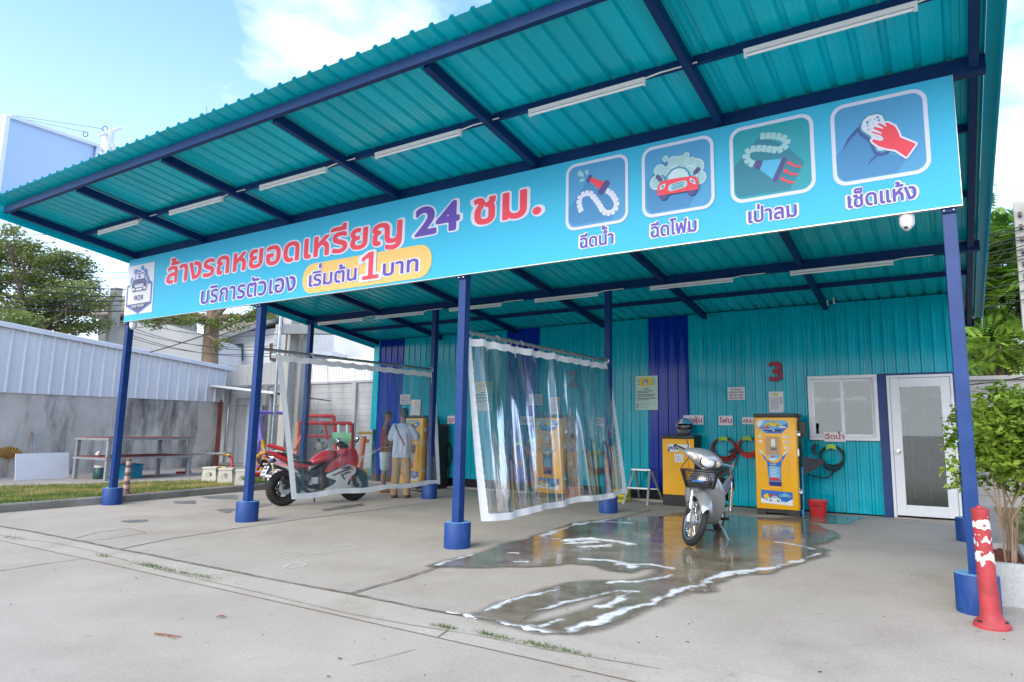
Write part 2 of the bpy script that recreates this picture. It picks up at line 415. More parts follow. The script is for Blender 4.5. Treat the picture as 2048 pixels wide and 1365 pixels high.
# joints and cracks, cut as thin dark strips with ragged edges
def crack(name, pix, wd, z, m, amp=.5, h=.012):
    p = np.array(trace(pix)); x0, y0 = p.min(0)-.15; x1, y1 = p.max(0)+.15
    mb = MB()
    for a, b in zip(p[:-1], p[1:]):
        L_ = np.linalg.norm(b-a); n = max(2, int(L_/.05)); d = (b-a)/L_; nrm = np.array([-d[1], d[0]])
        rows = []
        for i in range(n+1):
            c = a + d*L_*i/n; wv = wd*(1 + amp*float(vnoise(np.array([c[0]*9]), np.array([c[1]*9]), 1., 3, 4)[0])); j = nrm*wd*.6*float(vnoise(np.array([c[0]*3]), np.array([c[1]*3]), 1., 3, 9)[0])
            rows.append([(*(c+j-nrm*wv/2), z), (*(c+j+nrm*wv/2), z)])
        mb.grid(rows)
    return mb.build(name, m, kind='structure')
M['faint'] = mat('faint_crack', (.30, .262, .222), .9)
crack('floor_joint', [(0, 1054), (60, 1064), (120, 1076), (245, 1101), (360, 1124), (480, 1148), (590, 1170), (700, 1190), (800, 1211), (890, 1228), (1030, 1250), (1130, 1271)], .035, .012, M['joint'])
crack('floor_joint', [(241, 1099), (340, 1079), (469, 1059), (590, 1041), (717, 1025), (850, 1008)], .028, .0075, M['joint'])
crack('floor_joint', [(703, 1189), (760, 1172), (830, 1152), (900, 1128), (960, 1109), (1085, 1078), (1240, 1037), (1303, 1021)], .06, .0075, M['joint'], .35)
crack('pavement_crack', [(0, 1073), (120, 1090), (190, 1106), (310, 1140), (500, 1184), (700, 1231), (820, 1253), (960, 1275), (1090, 1302), (1320, 1342)], .009, .0125, M['faint'], .9)
crack('pavement_crack', [(0, 1143), (80, 1130), (190, 1115)], .012, .005, M['joint'], .9)
crack('pavement_crack', [(875, 1278), (893, 1266), (900, 1255)], .008, .013, M['joint'], .9)
crack('pavement_crack', [(700, 1333), (760, 1319), (830, 1300)], .006, .005, M['faint'], .9)
crack('drain_cover_edge', [(150, 1078), (200, 1065), (258, 1058), (292, 1067), (210, 1080), (152, 1084)], .014, .0078, M['joint'], .6)
# dark damp patches on the left of the wash floor
M['damp'] = mat('damp_concrete', (.20, .19, .18), .35, var=.25, scale=5, spec=.5)
def patch(name, pix, z, m, amp=.06, h=.02, scale=3.):
    p = np.array(trace(pix)); x0, y0 = p.min(0)-.2; x1, y1 = p.max(0)+.2
    X, Y = np.meshgrid(np.arange(x0, x1, h), np.arange(y0, y1, h))
    return field_sheet(name, poly_sdf(X, Y, p) + amp*vnoise(X, Y, scale, 5, 3), x0, y0, h, z, m)
for pp in ([(430, 1021), (452, 1019), (468, 1020), (470, 1027), (458, 1030), (436, 1027)], [(352, 1004), (395, 1001), (392, 1009), (350, 1008)], [(386, 995), (470, 990), (480, 1000), (430, 998)], [(515, 1010), (540, 1008), (560, 1004), (520, 1016)],
           [(258, 1043), (285, 1042), (280, 1046), (260, 1046)], [(640, 1020), (725, 1008), (722, 1012), (650, 1024)]):
    patch('damp_patch', pp, .0085, M['damp'], .16, .02, 2.5)
M['chalk'] = mat('chalk_marks', (.68, .66, .60), .9)
for k, pp in enumerate(([(545, 1110), (600, 1100), (660, 1096), (700, 1090)], [(560, 1122), (610, 1112), (690, 1106), (712, 1096)], [(558, 1140), (600, 1136), (612, 1130), (585, 1128), (566, 1137)], [(580, 1105), (640, 1108), (700, 1100)])):
    crack('chalk_scribble', pp, .014, .0079, M['chalk'], .9)

# ---- grass verge, kerb and the path beside the shed
GZ = .13
KP = [(-.17, -9), (-.17, .4), (-.45, 3.8), (-.85, 9.3)]
kx = lambda y: np.interp(y, [p[1] for p in KP], [p[0] for p in KP])
flatpoly('grass_soil', [(-5.6, -9)] + [(x-.1, y) for x, y in KP] + [(-5.6, 9.3)], GZ-.01, M['soil'])
flatpoly('shed_path', [(-8, -9), (-4.3, -9), (-3.9, 0), (-2.85, 2.1), (-2.6, 4.5), (-2.7, 9.3), (-8, 9.3)], GZ-.003, M['path'])
mb = MB(); mb.grid([[(x-.14, y, 0), (x-.14, y, GZ+.004), (x-.02, y, GZ+.004), (x, y, GZ-.012), (x, y, -.01)] for x, y in KP]); mb.build('kerb', M['kerb'], kind='structure')
def blades(pts, hmin, hmax, wd, lean=.6):
    n = len(pts); a = rng.random(n)*6.283; h = hmin + (hmax-hmin)*rng.random(n)**1.5; l = lean*h*rng.random(n); b = rng.random(n)*6.283
    dx, dy = np.cos(a)*wd/2, np.sin(a)*wd/2; V = np.empty((n, 3, 3))
    V[:, 0] = pts - np.c_[dx, dy, dx*0]; V[:, 1] = pts + np.c_[dx, dy, dx*0]; V[:, 2] = pts + np.c_[np.cos(b)*l, np.sin(b)*l, h]
    return V.reshape(-1, 3), np.arange(3*n).reshape(n, 3)
M['grass'] = mat('grass_blades', (.10, .19, .030), .7, col2=(.42, .36, .13), scale=1.3, lo=.40, hi=.60, trans=.3)
M['weed'] = mat('weed_blades', (.09, .16, .03), .7, col2=(.20, .22, .07), scale=9, trans=.3)
def grass(name, n, xr, yr, hr, wd, m, dens=None, z=GZ):
    x = xr[0]+(xr[1]-xr[0])*rng.random(n); y = yr[0]+(yr[1]-yr[0])*rng.random(n)
    if dens is not None: k = dens(x, y) > rng.random(n); x, y = x[k], y[k]
    V, F = blades(np.c_[x, y, x*0+z], hr[0], hr[1], wd)
    me = bpy.data.meshes.new(name); me.from_pydata(V.tolist(), [], F.tolist()); me.materials.append(m)
    o = bpy.data.objects.new(name, me); COL.objects.link(o); o['kind'] = 'stuff'; return o
pathx = lambda y: np.interp(y, [-9, 0, 2.1, 4.5, 9.3], [-4.3, -3.9, -2.85, -2.6, -2.7])
grass('grass', 110000, (-4.4, -.2), (-4.0, 9.0), (.012, .07), .014, M['grass'],
      lambda x, y: np.clip(.60 + 1.4*vnoise(x, y, .7, 4, 5) + .4*(y < .8), .18, 1) * np.clip((x - pathx(y) + .25*vnoise(x, y, 1.2, 3, 6))/.15, 0, 1) * (x < kx(y)-.13))
tf = []
for (px, py, k, s) in ((205, 1115, 60, .05), (290, 1132, 90, .10), (300, 1135, 60, .06), (325, 1140, 120, .09), (340, 1145, 40, .04), (367, 1150, 40, .03), (402, 1156, 110, .08), (886, 1258, 70, .035), (900, 1260, 50, .035), (978, 1274, 110, .045), (1007, 1281, 60, .05), (1090, 1297, 150, .06), (1065, 1293, 30, .04), (1155, 1312, 60, .04), (1130, 1306, 20, .02), (20, 1078, 80, .12)):
    c = gnd(px, py); tf.append(np.c_[c.x + s*1.6*rng.normal(size=k), c.y + s*.35*rng.normal(size=k), np.full(k, .012)])
V, F = blades(np.vstack(tf), .008, .032, .006, 1.2)
me = bpy.data.meshes.new('weeds'); me.from_pydata(V.tolist(), [], F.tolist()); me.materials.append(M['weed']); o = bpy.data.objects.new('weeds', me); COL.objects.link(o); o['kind'] = 'stuff'
# leaf litter and pebbles
M['litter'] = mat('litter', (.10, .085, .07), .9, var=.5, scale=30)
mb = MB()
for k in range(60):
    px, py = rng.uniform(0, 2048), rng.uniform(1110, 1360); c = gnd(px, py); s = rng.uniform(.003, .008)
    if c.y > 5 or c.x > 13.3: continue
    mb.ell((c.x, c.y, .006+s*.3), (s*rng.uniform(.8, 2), s, s*.4), 5, 3, (0, 0, rng.uniform(0, 3)))
o = mb.build('litter', M['litter']); o['kind'] = 'stuff'
M['dryleaf'] = mat('dry_leaf', (.28, .10, .05), .8, var=.3, scale=20)
def curled(name, px, py, ln, wd, label, rz, lift=.008):
    c = gnd(px, py); mb = MB(); rows = []
    for i in range(7):
        t = i/6; ww = wd*math.sin(math.pi*(.08+.9*t)); x = ln*(t-.5)
        rows.append([(x, j*ww/2, lift + .25*abs(j)*ww + .02*t*(1-t)) for j in (-1, 0, 1)])
    mb.grid(rows); o = mb.build(name, M['dryleaf']); o.location = (c.x, c.y, 0); o.rotation_euler = (0, 0, rz); tag(o, label, 'leaf')
curled('dry_leaf', 442, 1237, .075, .03, 'small curled brown leaf lying on the pavement', .7)
mb = MB(); c = gnd(333, 1275); mb.tube([(-.11, -.02, .012), (-.02, .0, .015), (.1, .035, .012)], [.006, .005, .003], 6); mb.tube([(-.02, 0, .015), (.11, -.005, .012)], [.004, .002], 5)
o = mb.build('twig', M['dryleaf']); o.location = c; tag(o, 'forked reddish brown twig lying on the pavement', 'twig')

# ================================================================ CANOPY
SL = .1506
rz_ = lambda y: 4.46 - SL*y            # underside of rafters
TOPH = .14
PX_ = [0.0, 3.86, 7.86, 13.1]; DM = 3.985; YF, YB = -2.03, 7.6; XL, XR = .02, 13.42
can = thing('carport_canopy', 'blue steel carport with a sloping teal corrugated roof over the wash bays', 'carport', (6.7, 2.5, 0))
def rib_profile(x0, x1, pitch, hgt, top=.035, base=.075, flute=.003):
    pr_ = []; n = max(1, round((x1-x0)/pitch)); p = (x1-x0)/n
    for i in range(n):
        a = x0+i*p; f0, f1 = a, a+p-base
        pr_ += [(f0, 0), (f0+(f1-f0)*.30, 0), (f0+(f1-f0)*.34, flute), (f0+(f1-f0)*.40, flute), (f0+(f1-f0)*.44, 0), (f0+(f1-f0)*.58, 0), (f0+(f1-f0)*.62, flute), (f0+(f1-f0)*.68, flute), (f0+(f1-f0)*.72, 0), (f1, 0), (f1+(base-top)/2, hgt), (f1+(base+top)/2, hgt)]
    pr_.append((x1, 0)); return pr_
mb = MB(); pr_ = rib_profile(-.03, 13.45, .232, .032); rows = []
for y in (-2.26, -1, 0, 1, 2, 3, 4, 5, 6, YB+.15): rows.append([(x, y, rz_(y)+TOPH+.006+h) for x, h in pr_])
mb.grid(rows); mb.build('roof_sheet', M['teal'], can, world=True)
# side flashings
for x0, x1 in ((-.16, -.035), (13.455, 13.56)):
    mb = MB(); zz = .045; ya, yb = -2.27, YB+.15
    for y in (ya, yb): pass
    q = [(x0 if x0 < 0 else x1, -.20), (x0 if x0 < 0 else x1, zz), (x1 if x0 < 0 else x0, zz)]
    mb.grid([[(x, y, rz_(y)+TOPH+z) for x, z in q] for y in (ya, yb)]); mb.build('edge_flashing', M['teal'], can, world=True)
RX = [XL+.06] + [2.232*k for k in range(1, 6)] + [XR-.06]
def beam(name, a, b, w_, h_, m=M['navy']):
    mb = MB(); mb.bar(a, b, w_, h_); return mb.build(name, m, can, world=True, bevel=.004)
ys = [YF, -.0, DM, YB]                    # cross beams the rafters butt against
for i, x in enumerate(RX):
    for y0, y1 in zip(ys[:-1], ys[1:]):
        a, b = y0+.055, y1-.055
        beam('rafter', (x, a, rz_(a)+.055), (x, b, rz_(b)+.055), .075, .11)
for y in (-.95, 1.05, 2.5, 5.1):
    for x0, x1 in zip(RX[:-1], RX[1:]): beam('purlin', (x0+.039, y, rz_(y)+.098), (x1-.039, y, rz_(y)+.098), .05, .075)
beam('fascia_beam', (XL-.02, YF, rz_(YF)+.06), (XR+.02, YF, rz_(YF)+.075), .06, .105)
beam('cross_beam', (XL-.03, 0, 4.515), (XR+.03, 0, 4.515), .10, .15)
beam('cross_beam', (XL-.13, DM, 3.905), (XR+.05, DM, 3.905), .10, .135)
beam('rear_beam', (XL-.02, YB, rz_(YB)+.06), (XR+.02, YB, rz_(YB)+.06), .10, .135)
for row, (y, zt) in enumerate(((0, 4.438), (DM, 3.836))):
    for x in PX_:
        mb = MB(); mb.box((x, y, (zt+.28)/2), (.105, .105, zt-.28)); p = mb.build('post', M['blue'], can, world=True, bevel=.006)
        mb = MB(); mb.lathe([(.155, 0.004), (.157, .02), (.156, .285), (.150, .295)], 40, Matrix.Translation((x, y, 0))); mb.mi = 1
        mb.add([(x+.152*math.cos(2*math.pi*k/40), y+.152*math.sin(2*math.pi*k/40), .2965) for k in range(40)], [tuple(range(40))])
        mb.build('footing', [M['foot'], M['foot_top']], p, world=True, smooth=40)
        if row == 0:
            mb = MB(); mb.span((x-.062, -.075, 3.235), (x+.062, -.0535, 3.275))
            mb.mi = 1
            for q in (-.035, .035): mb.ell((x+q, -.08, 3.252), (.009, .007, .009), 8, 5)
            mb.build('bracket', [M['navy'], M['chrome']], p, world=True)
# ---- fluorescent lamps under the roof: 3 rows of 6
def lamp(i, row, x0, x1, y, z, label, twin):
    t = thing('fluorescent_lamp', label, 'lamp', ((x0+x1)/2, y, z), 0, 'fluorescent lamps under the canopy roof')
    ln = x1-x0; mb = MB(); mb.box((0, 0, .0), (ln, .042, .028)); mb.box((0, 0, -.019), (ln-.002, .026, .010))
    for s in (-1, 1): mb.box((s*(ln/2-.015), 0, -.037), (.026, .032, .046))
    mb.build('housing', M['lightwhite'], t, bevel=.004)
    mb = MB(); mb.cyl((-ln/2+.03, 0, -.043), (ln/2-.03, 0, -.043), .0125, n=10); mb.build('tube', M['tube'], t, smooth=40)
    mb = MB(); mb.tube([(ln/2-.01, .0, .005), (ln/2+.06, .01, .02), (ln/2+.14, .01, .028), (ln/2+.5, .01, .028)], .008, 6); mb.build('cable', M['lightwhite'], t)
spot = ['leftmost', 'second from left', 'third from left', 'third from right', 'second from right', 'rightmost']
rowsA = [(.72, 1.97), (2.86, 4.2), (5.05, 6.38), (7.24, 8.55), (9.44, 10.74), (11.66, 12.99)]
rowsB = [(.85, 2.15), (3.0, 4.3), (5.3, 6.6), (6.9, 8.1), (8.35, 9.72), (11.0, 12.35)]
rowsC = [(.35, 1.83), (2.22, 3.6), (4.3, 5.6), (6.37, 7.7), (8.7, 10.12), (11.0, 12.42)]
for k in range(6):
    lamp(k, 0, *rowsA[k], -.985, rz_(-.985)+.035, 'tube lamp above the signboard under the roof overhang, ' + spot[k] + ' of six', False)
    lamp(k, 1, *rowsB[k], 2.44, rz_(2.44)+.035, 'tube lamp just behind the signboard, ' + spot[k] + ' of six', True)
    lamp(k, 2, *rowsC[k], DM-.085, 3.80, 'tube lamp on the inner cross beam, ' + spot[k] + ' of six', True)

# ================================================================ WASH BUILDING (corrugated wall with window and door)
W = 6.08
bld = thing('wash_building', 'low building with teal and blue corrugated metal front behind the wash bays', 'building', (6.6, 7.2, 0))
def wallsheet(x0, x1, z0, z1, m, y=W, name='wall_panel'):
    mb = MB(); pr_ = rib_profile(x0, x1, .19, .026, .03, .065, .004)
    mb.grid([[(x, y-h, z) for x, h in pr_] for z in (z0, z0+(z1-z0)*.5, z1)]); return mb.build(name, m, bld, world=True)
ZT = 3.66
for x0, x1, m in ((.15, 1.0, 'blue_wall'), (1.0, 4.2, 'teal_wall'), (4.2, 5.1, 'blue_wall'), (5.1, 7.73, 'teal_wall'), (7.73, 8.58, 'blue_wall')): wallsheet(x0, x1-.004, .235, ZT, M[m])
wallsheet(8.58, 10.795, .03, ZT, M['teal_wall'])
wallsheet(10.80, 13.22, 2.375, ZT, M['teal_wall'])
wallsheet(10.80, 12.0, .03, 1.235, M['teal_wall'])
mb = MB(); mb.span((-.05, W-.035, 1.35), (.148, W+.03, ZT)); mb.span((-.05, W+.03, .2), (-.02, 8.3, ZT)); mb.build('corner_trim', M['teal_wall'], bld, world=True)
mb = MB(); mb.span((-.0, W+.04, .0), (13.2, W+.09, .30)); mb.span((0, 8.25, 0), (13.2, 8.3, ZT)); mb.span((13.16, W+.1, 0), (13.2, 8.2, ZT)); mb.build('dark_backing', M['shade_black'], bld, world=True)  # near-black backing: shade of the gap below the sheets put into its colour
mb = MB(); mb.span((.0, W-.10, .004), (9.0, W+.03, .05)); mb.build('plinth', M['path'], bld, world=True, bevel=.01)
mb = MB(); mb.span((11.93, W-.03, .01), (12.065, W+.04, 2.37)); mb.span((12.07, W-.032, 2.345), (13.10, W+.04, 2.374)); mb.span((13.04, W-.03, .01), (13.10, W+.04, 2.343)); mb.build('door_post', M['blue'], bld, world=True)
M['upvc'] = mat('white_window_frame', (.76, .77, .80), .35, var=.03)
def glassmat(name, tint, refl=.22):
    m = bpy.data.materials.new(name); m.use_nodes = True; t = m.node_tree; n = t.nodes; l = t.links; n.remove(n['Principled BSDF'])
    tr = n.new('ShaderNodeBsdfTransparent'); tr.inputs[0].default_value = (*tint, 1); gl = n.new('ShaderNodeBsdfGlossy'); gl.inputs['Roughness'].default_value = .015
    lw = n.new('ShaderNodeLayerWeight'); lw.inputs[0].default_value = .35; mx = n.new('ShaderNodeMixShader'); ma = n.new('ShaderNodeMath'); ma.operation = 'MULTIPLY_ADD'; ma.inputs[1].default_value = .6; ma.inputs[2].default_value = refl
    l.new(lw.outputs['Fresnel'], ma.inputs[0]); l.new(ma.outputs[0], mx.inputs[0]); l.new(tr.outputs[0], mx.inputs[1]); l.new(gl.outputs[0], mx.inputs[2]); l.new(mx.outputs[0], n['Material Output'].inputs[0]); return m
M['glass'] = glassmat('window_glass', (.42, .55, .55), .14)
# window
mb = MB(); a, b, c, d = 10.80, 11.925, 1.245, 2.368
mb.span((a, W-.06, c), (b, W+.03, c+.06)); mb.span((a, W-.06, d-.06), (b, W+.03, d)); mb.span((a, W-.06, c+.06), (a+.055, W+.03, d-.06)); mb.span((b-.055, W-.06, c+.06), (b, W+.03, d-.06))
win = mb.build('window', M['upvc'], bld, world=True, bevel=.005)
mb = MB(); x_ = (a+b)/2
for p, q, yy in ((a+.056, x_+.02, -.02), (x_-.02, b-.056, .01)):
    mb.span((p, W+yy-.014, c+.062), (p+.05, W+yy+.014, d-.062)); mb.span((q-.05, W+yy-.014, c+.062), (q, W+yy+.014, d-.062)); mb.span((p+.05, W+yy-.013, c+.062), (q-.05, W+yy+.013, c+.11)); mb.span((p+.05, W+yy-.013, d-.11), (q-.05, W+yy+.013, d-.062))
mb.build('sash', M['upvc'], win, world=True, bevel=.003)
mb = MB(); mb.span((a+.10, W-.022, c+.10), (x_-.025, W-.018, d-.10)); mb.span((x_+.025, W+.008, c+.10), (b-.10, W+.012, d-.10)); mb.build('pane', M['glass'], win, world=True)
# door
mb = MB(); mb.span((12.07, W-.055, .02), (12.115, W+.03, 2.34)); mb.span((13.0, W-.055, .02), (13.038, W+.03, 2.34)); mb.span((12.115, W-.055, 2.295), (13.0, W+.03, 2.34))
dfr = mb.build('door_frame', M['upvc'], bld, world=True, bevel=.004)
mb = MB(); x0, x1, z0, z1 = 12.12, 12.995, .05, 2.29
mb.span((x0, W-.045, z0), (x0+.14, W-.005, z1)); mb.span((x1-.14, W-.045, z0), (x1, W-.005, z1)); mb.span((x0+.14, W-.045, z0), (x1-.14, W-.005, z0+.17)); mb.span((x0+.14, W-.045, z1-.15), (x1-.14, W-.005, z1))
dr = mb.build('door', M['upvc'], bld, world=True, bevel=.006)
mb = MB(); mb.span((x0+.135, W-.03, z0+.165), (x1-.135, W-.022, z1-.145)); mb.build('pane', M['glass'], dr, world=True)
mb = MB(); mb.lathe([(.0, 0), (.034, 0), (.034, .006), (.012, .01), (.012, .035), (.030, .045), (.034, .06), (.026, .075), (0, .078)], 18, Matrix.Translation((x0+.07, W-.045, 1.08)) @ Matrix.Rotation(R(90), 4, 'X')); mb.build('handle', M['chrome'], dr, world=True, smooth=40)
for z in (.35, 1.9): mb = MB(); mb.cyl((x1+.004, W-.052, z-.05), (x1+.004, W-.052, z+.05), .009, n=8); mb.build('hinge', M['alu'], dr, world=True)
mb = MB(); mb.span((12.07, W-.07, .004), (13.1, W+.03, .018)); mb.build('door_sill', M['path'], bld, world=True)
# room seen through the panes
M['blind'] = mat('striped_blind', (.04, .05, .055), .8, col2=(.20, .22, .22), scale=9, lo=.46, hi=.54, stretch=(2.5, .01, .01), detail=1)
M['wood_int'] = mat('brown_counter', (.16, .10, .07), .6, var=.2, scale=3, stretch=(1, 1, 12))
mb = MB(); mb.span((10.5, W+.10, .002), (13.15, 8.2, .02)); mb.build('room_floor', M['joint'], bld, world=True)
mb = MB(); mb.grid([[(x, W+.75+.03*math.sin(x*40), z) for x in np.linspace(10.5, 13.15, 160)] for z in (.9, 2.05)]); mb.build('blind', M['blind'], bld, world=True)
mb = MB(); mb.span((10.5, W+.55, .42), (13.15, W+.62, .98)); mb.build('counter', M['wood_int'], bld, world=True)
mb = MB()
for x in (12.37, 12.60, 12.83): mb.span((x-.012, W+.35, .2), (x+.012, W+.37, 2.2))
for z in (1.0, 1.45, 2.0): mb.span((12.2, W+.372, z-.012), (13.0, W+.386, z+.012))
mb.build('inner_grille', M['greymetal'], bld, world=True)
mb = MB(); mb.tube([(11.2, W-.05, 3.62), (11.2, W-.10, 3.74), (11.26, W-.12, 3.78), (11.31, W-.08, 3.73), (11.31, W-.04, 3.64)], .014, 8); mb.build('vent_pipe', M['lightwhite'], bld, world=True, smooth=50)

# ================================================================ SIGNBOARD
REFT = max(y for sp in glyph('\u0e14')[0] for x, y in sp); REFD = max(y for sp in glyph('4')[0] for x, y in sp)
sgn = thing('signboard', 'long sky blue signboard with Thai lettering and four wash icons on the front beam', 'sign', (6.6, -.07, 3.28))
SY = -.095; SM = wallm(SY)
M['s_blue'] = mat('sign_blue_print', (.045, .46, .71), .5, var=.02, scale=.6, bump=.02, bscale=2, spec=.3)
def pm(n, c, r=.5): M[n] = mat('print_'+n, c, r, spec=.3); return M[n]
pm('s_red', (.80, .070, .105)); pm('s_lav', (.66, .69, .84)); pm('s_pur', (.125, .075, .40)); pm('s_tan', (.80, .52, .17)); pm('s_pur2', (.10, .06, .33))
pm('i_blue', (.08, .33, .60)); pm('i_blue2', (.065, .25, .50)); pm('i_teal', (.03, .34, .42)); pm('i_teal2', (.035, .22, .31)); pm('i_dark', (.09, .08, .24)); pm('i_pale', (.34, .58, .64)); pm('i_pale2', (.50, .70, .74)); pm('i_line', (.06, .30, .42)); pm('i_sky', (.09, .45, .72)); pm('i_navy', (.05, .10, .30))
pm('g_blue', (.13, .22, .55)); pm('g_dark', (.12, .11, .22)); pm('g_white', (.68, .69, .78))
mb = MB(); mb.span((-.03, SY+.001, 3.28), (13.2, -.056, 4.437)); mb.build('panel', M['s_blue'], sgn, world=True)
mb = MB()
for a, b in (((-.034, SY-.004, 3.272), (13.204, -.0565, 3.2795)), ((-.034, SY-.004, 3.28), (-.0305, -.0565, 4.4365)), ((13.2005, SY-.004, 3.28), (13.204, -.0565, 4.4365))): mb.span(a, b)
mb.build('edge_trim', M['alu'], sgn, world=True)
mb = MB(); mb.span((-.0, -.056, 4.4385), (.10, -.051, 4.50)); mb.span((-.03, -.10, 4.4375), (.04, -.052, 4.4382)); mb.build('mount_bracket', M['greymetal'], sgn, world=True)
LYR = [.0]
def shape(mb, poly, lift, grow=0., res=.006):
    p = np.array(poly); a, b = p.min(0)-abs(grow)-2*res, p.max(0)+abs(grow)+2*res
    X, Y = np.meshgrid(np.arange(a[0], b[0], res), np.arange(a[1], b[1], res))
    march(mb, poly_sdf(X, Y, p)+grow, a[0], a[1], res, lambda x, y: SM @ Vector((x, y, lift)))
def stroke(mb, pts, wd, lift, res=.005, closed=False):
    p = np.array(pts); a, b = p.min(0)-wd-2*res, p.max(0)+wd+2*res
    X, Y = np.meshgrid(np.arange(a[0], b[0], res), np.arange(a[1], b[1], res))
    march(mb, wd/2 - seg_dist(X, Y, pts, closed), a[0], a[1], res, lambda x, y: SM @ Vector((x, y, lift)))
class Art:
    """one printed motif: layers of flat shapes, each a hair in front of the one below"""
    n = 0
    def __init__(s, name): s.name = name; s.mb = MB(); s.mats = []; s.l = .0015 + .00083*(Art.n % 7); Art.n += 1
    def use(s, m):
        m = M[m]
        if m not in s.mats: s.mats.append(m)
        s.mb.mi = s.mats.index(m); s.l += .0006; return s
    def fill(s, m, poly, grow=0.): s.use(m); shape(s.mb, poly, s.l, grow); return s
    def line(s, m, pts, wd, closed=False): s.use(m); stroke(s.mb, pts, wd, s.l, closed=closed); return s
    def word(s, m, t, x0, x1, z, h, bold, ref=None, **k): s.use(m); text(s.mb, t, x0, x1, z, h, SM, bold, s.l, ref=ref or REFT, **k); return s
    def done(s): return s.mb.build(s.name, s.mats, sgn, world=True)
def Z(o, sc): return lambda *p: [tuple(at(o[0]+x/sc, o[1]+y/sc, 'y', -.1)[i] for i in (0, 2)) for x, y in p]
def dsc(c, r, n=18): return disc(c[0], c[1], r, None, n)
def outlined(name, t, x0, x1, z, h, fill, b1, b2, **k):
    a = Art(name); e = b2*.25
    hh = h/(k.get('ref') or REFT)
    a.word('s_lav', t, x0-(b2-b1)*hh, x1+(b2-b1)*hh, z, h, b2, **k); a.word(fill, t, x0, x1, z, h, b1, **k); return a.done()
outlined('title_lettering', '\u0e25\u0e49\u0e32\u0e07\u0e23\u0e16\u0e2b\u0e22\u0e2d\u0e14\u0e40\u0e2b\u0e23\u0e35\u0e22\u0e0d', 1.28, 6.83, 3.86, .285, 's_red', .026, .068, track=.02)
outlined('number_lettering', '24', 7.10, 7.80, 3.885, .36, 's_pur', .035, .075, ref=REFD)
outlined('hour_lettering', '\u0e0a\u0e21.', 8.06, 9.02, 3.89, .315, 's_red', .028, .07, track=.03)
outlined('subtitle_lettering', '\u0e1a\u0e23\u0e34\u0e01\u0e32\u0e23\u0e15\u0e31\u0e27\u0e40\u0e2d\u0e07', 2.37, 4.74, 3.40, .215, 's_pur', .020, .062, track=.02)
Art('price_pill').fill('s_tan', rrect(4.9, 3.31, 7.39, 3.755, .215)).done()
LYR0 = .003
def outl2(*a, **k):
    o = outlined(*a, **k); o.location = Vector(o.location) + Vector((0, -.0071, 0)); return o
outl2('price_lettering', '\u0e40\u0e23\u0e34\u0e48\u0e21\u0e15\u0e49\u0e19', 5.06, 6.03, 3.415, .165, 's_pur', .020, .068)
outl2('price_number', '\u0001', 6.13, 6.46, 3.39, .385, 's_red', .0, .055, ref=.75)
outl2('price_lettering', '\u0e1a\u0e32\u0e17', 6.54, 7.16, 3.41, .165, 's_pur', .020, .068)
for t, x0, x1 in (('\u0e09\u0e35\u0e14\u0e19\u0e49\u0e33', 9.56, 9.965), ('\u0e09\u0e35\u0e14\u0e42\u0e1f\u0e21', 10.41, 10.90), ('\u0e40\u0e1b\u0e48\u0e32\u0e25\u0e21', 11.43, 11.875), ('\u0e40\u0e0a\u0e47\u0e14\u0e41\u0e2b\u0e49\u0e07', 12.325, 12.868)):
    outlined('icon_caption', t, x0, x1, 3.392, .112, 's_pur', .024, .078)
def frame(x0, x1, bg, shade):
    a = Art('icon'); z0, z1 = 3.605, 4.385
    a.fill('s_lav', rrect(x0, z0, x1, z1, .12)); a.fill(bg, rrect(x0+.035, z0+.035, x1-.035, z1-.035, .09)); return a
def hose(a, m, pts, ln, wd):
    p = np.array(pts); s = np.r_[0, np.cumsum(np.linalg.norm(np.diff(p, axis=0), axis=1))]; n = int(s[-1]/ln); res = .005
    a.use(m); lo_, hi_ = p.min(0)-wd, p.max(0)+wd; X, Y = np.meshgrid(np.arange(lo_[0], hi_[0], res), np.arange(lo_[1], hi_[1], res)); F = np.full(X.shape, -9.)
    for i in range(n):
        u = (i+.5)*s[-1]/n; c = np.array([np.interp(u, s, p[:, k]) for k in (0, 1)]); e = np.array([np.interp(u+.01, s, p[:, k]) - np.interp(u-.01, s, p[:, k]) for k in (0, 1)]); e /= np.linalg.norm(e); f = np.array([-e[1], e[0]])
        F = np.maximum(F, poly_sdf(X, Y, [tuple(c+e*x*ln*.26+f*y*wd*.36) for x, y in ((-1, -1), (1, -1), (1, 1), (-1, 1))]) + .011)
    march(a.mb, F, lo_[0], lo_[1], res, lambda x, y: SM @ Vector((x, y, a.l)))
z3 = Z((1120, 290), 6.203); z4 = Z((1440, 160), 4.267); z2 = Z((240, 500), 9.75)
a = frame(9.37, 10.15, 'i_blue', 1)
a.fill('i_blue2', z3((350, 440), (110, 790), (108, 930), (160, 995), (640, 925), (735, 770), (600, 520)))
a.fill('i_pale', z3((218, 350), (245, 318), (280, 335), (306, 398), (250, 395), (222, 380))); a.fill('i_pale', z3((312, 330), (340, 305), (355, 318), (345, 382), (322, 365))); a.fill('i_pale', z3((245, 455), (258, 425), (290, 418), (318, 430), (290, 455), (255, 466)))
hose(a, 's_lav', z3((575, 568), (625, 590), (655, 625), (685, 670), (705, 715), (700, 775), (670, 825), (620, 850), (565, 843), (530, 815), (505, 770), (475, 720), (445, 680), (415, 645), (385, 610), (335, 603), (285, 620), (250, 660), (238, 720), (248, 775), (268, 835)), .048, .062)
a.fill('s_red', z3((385, 400), (548, 462), (490, 560), (358, 440))); a.line('i_dark', z3((378, 395), (347, 447)), .042); a.line('i_dark', z3((582, 480), (512, 585)), .072); a.done()
a = frame(10.31, 11.10, 'i_blue', 1)
a.fill('i_blue2', z3((1290, 190), (1075, 470), (1080, 790), (1140, 845), (1600, 770), (1760, 490), (1700, 220)))
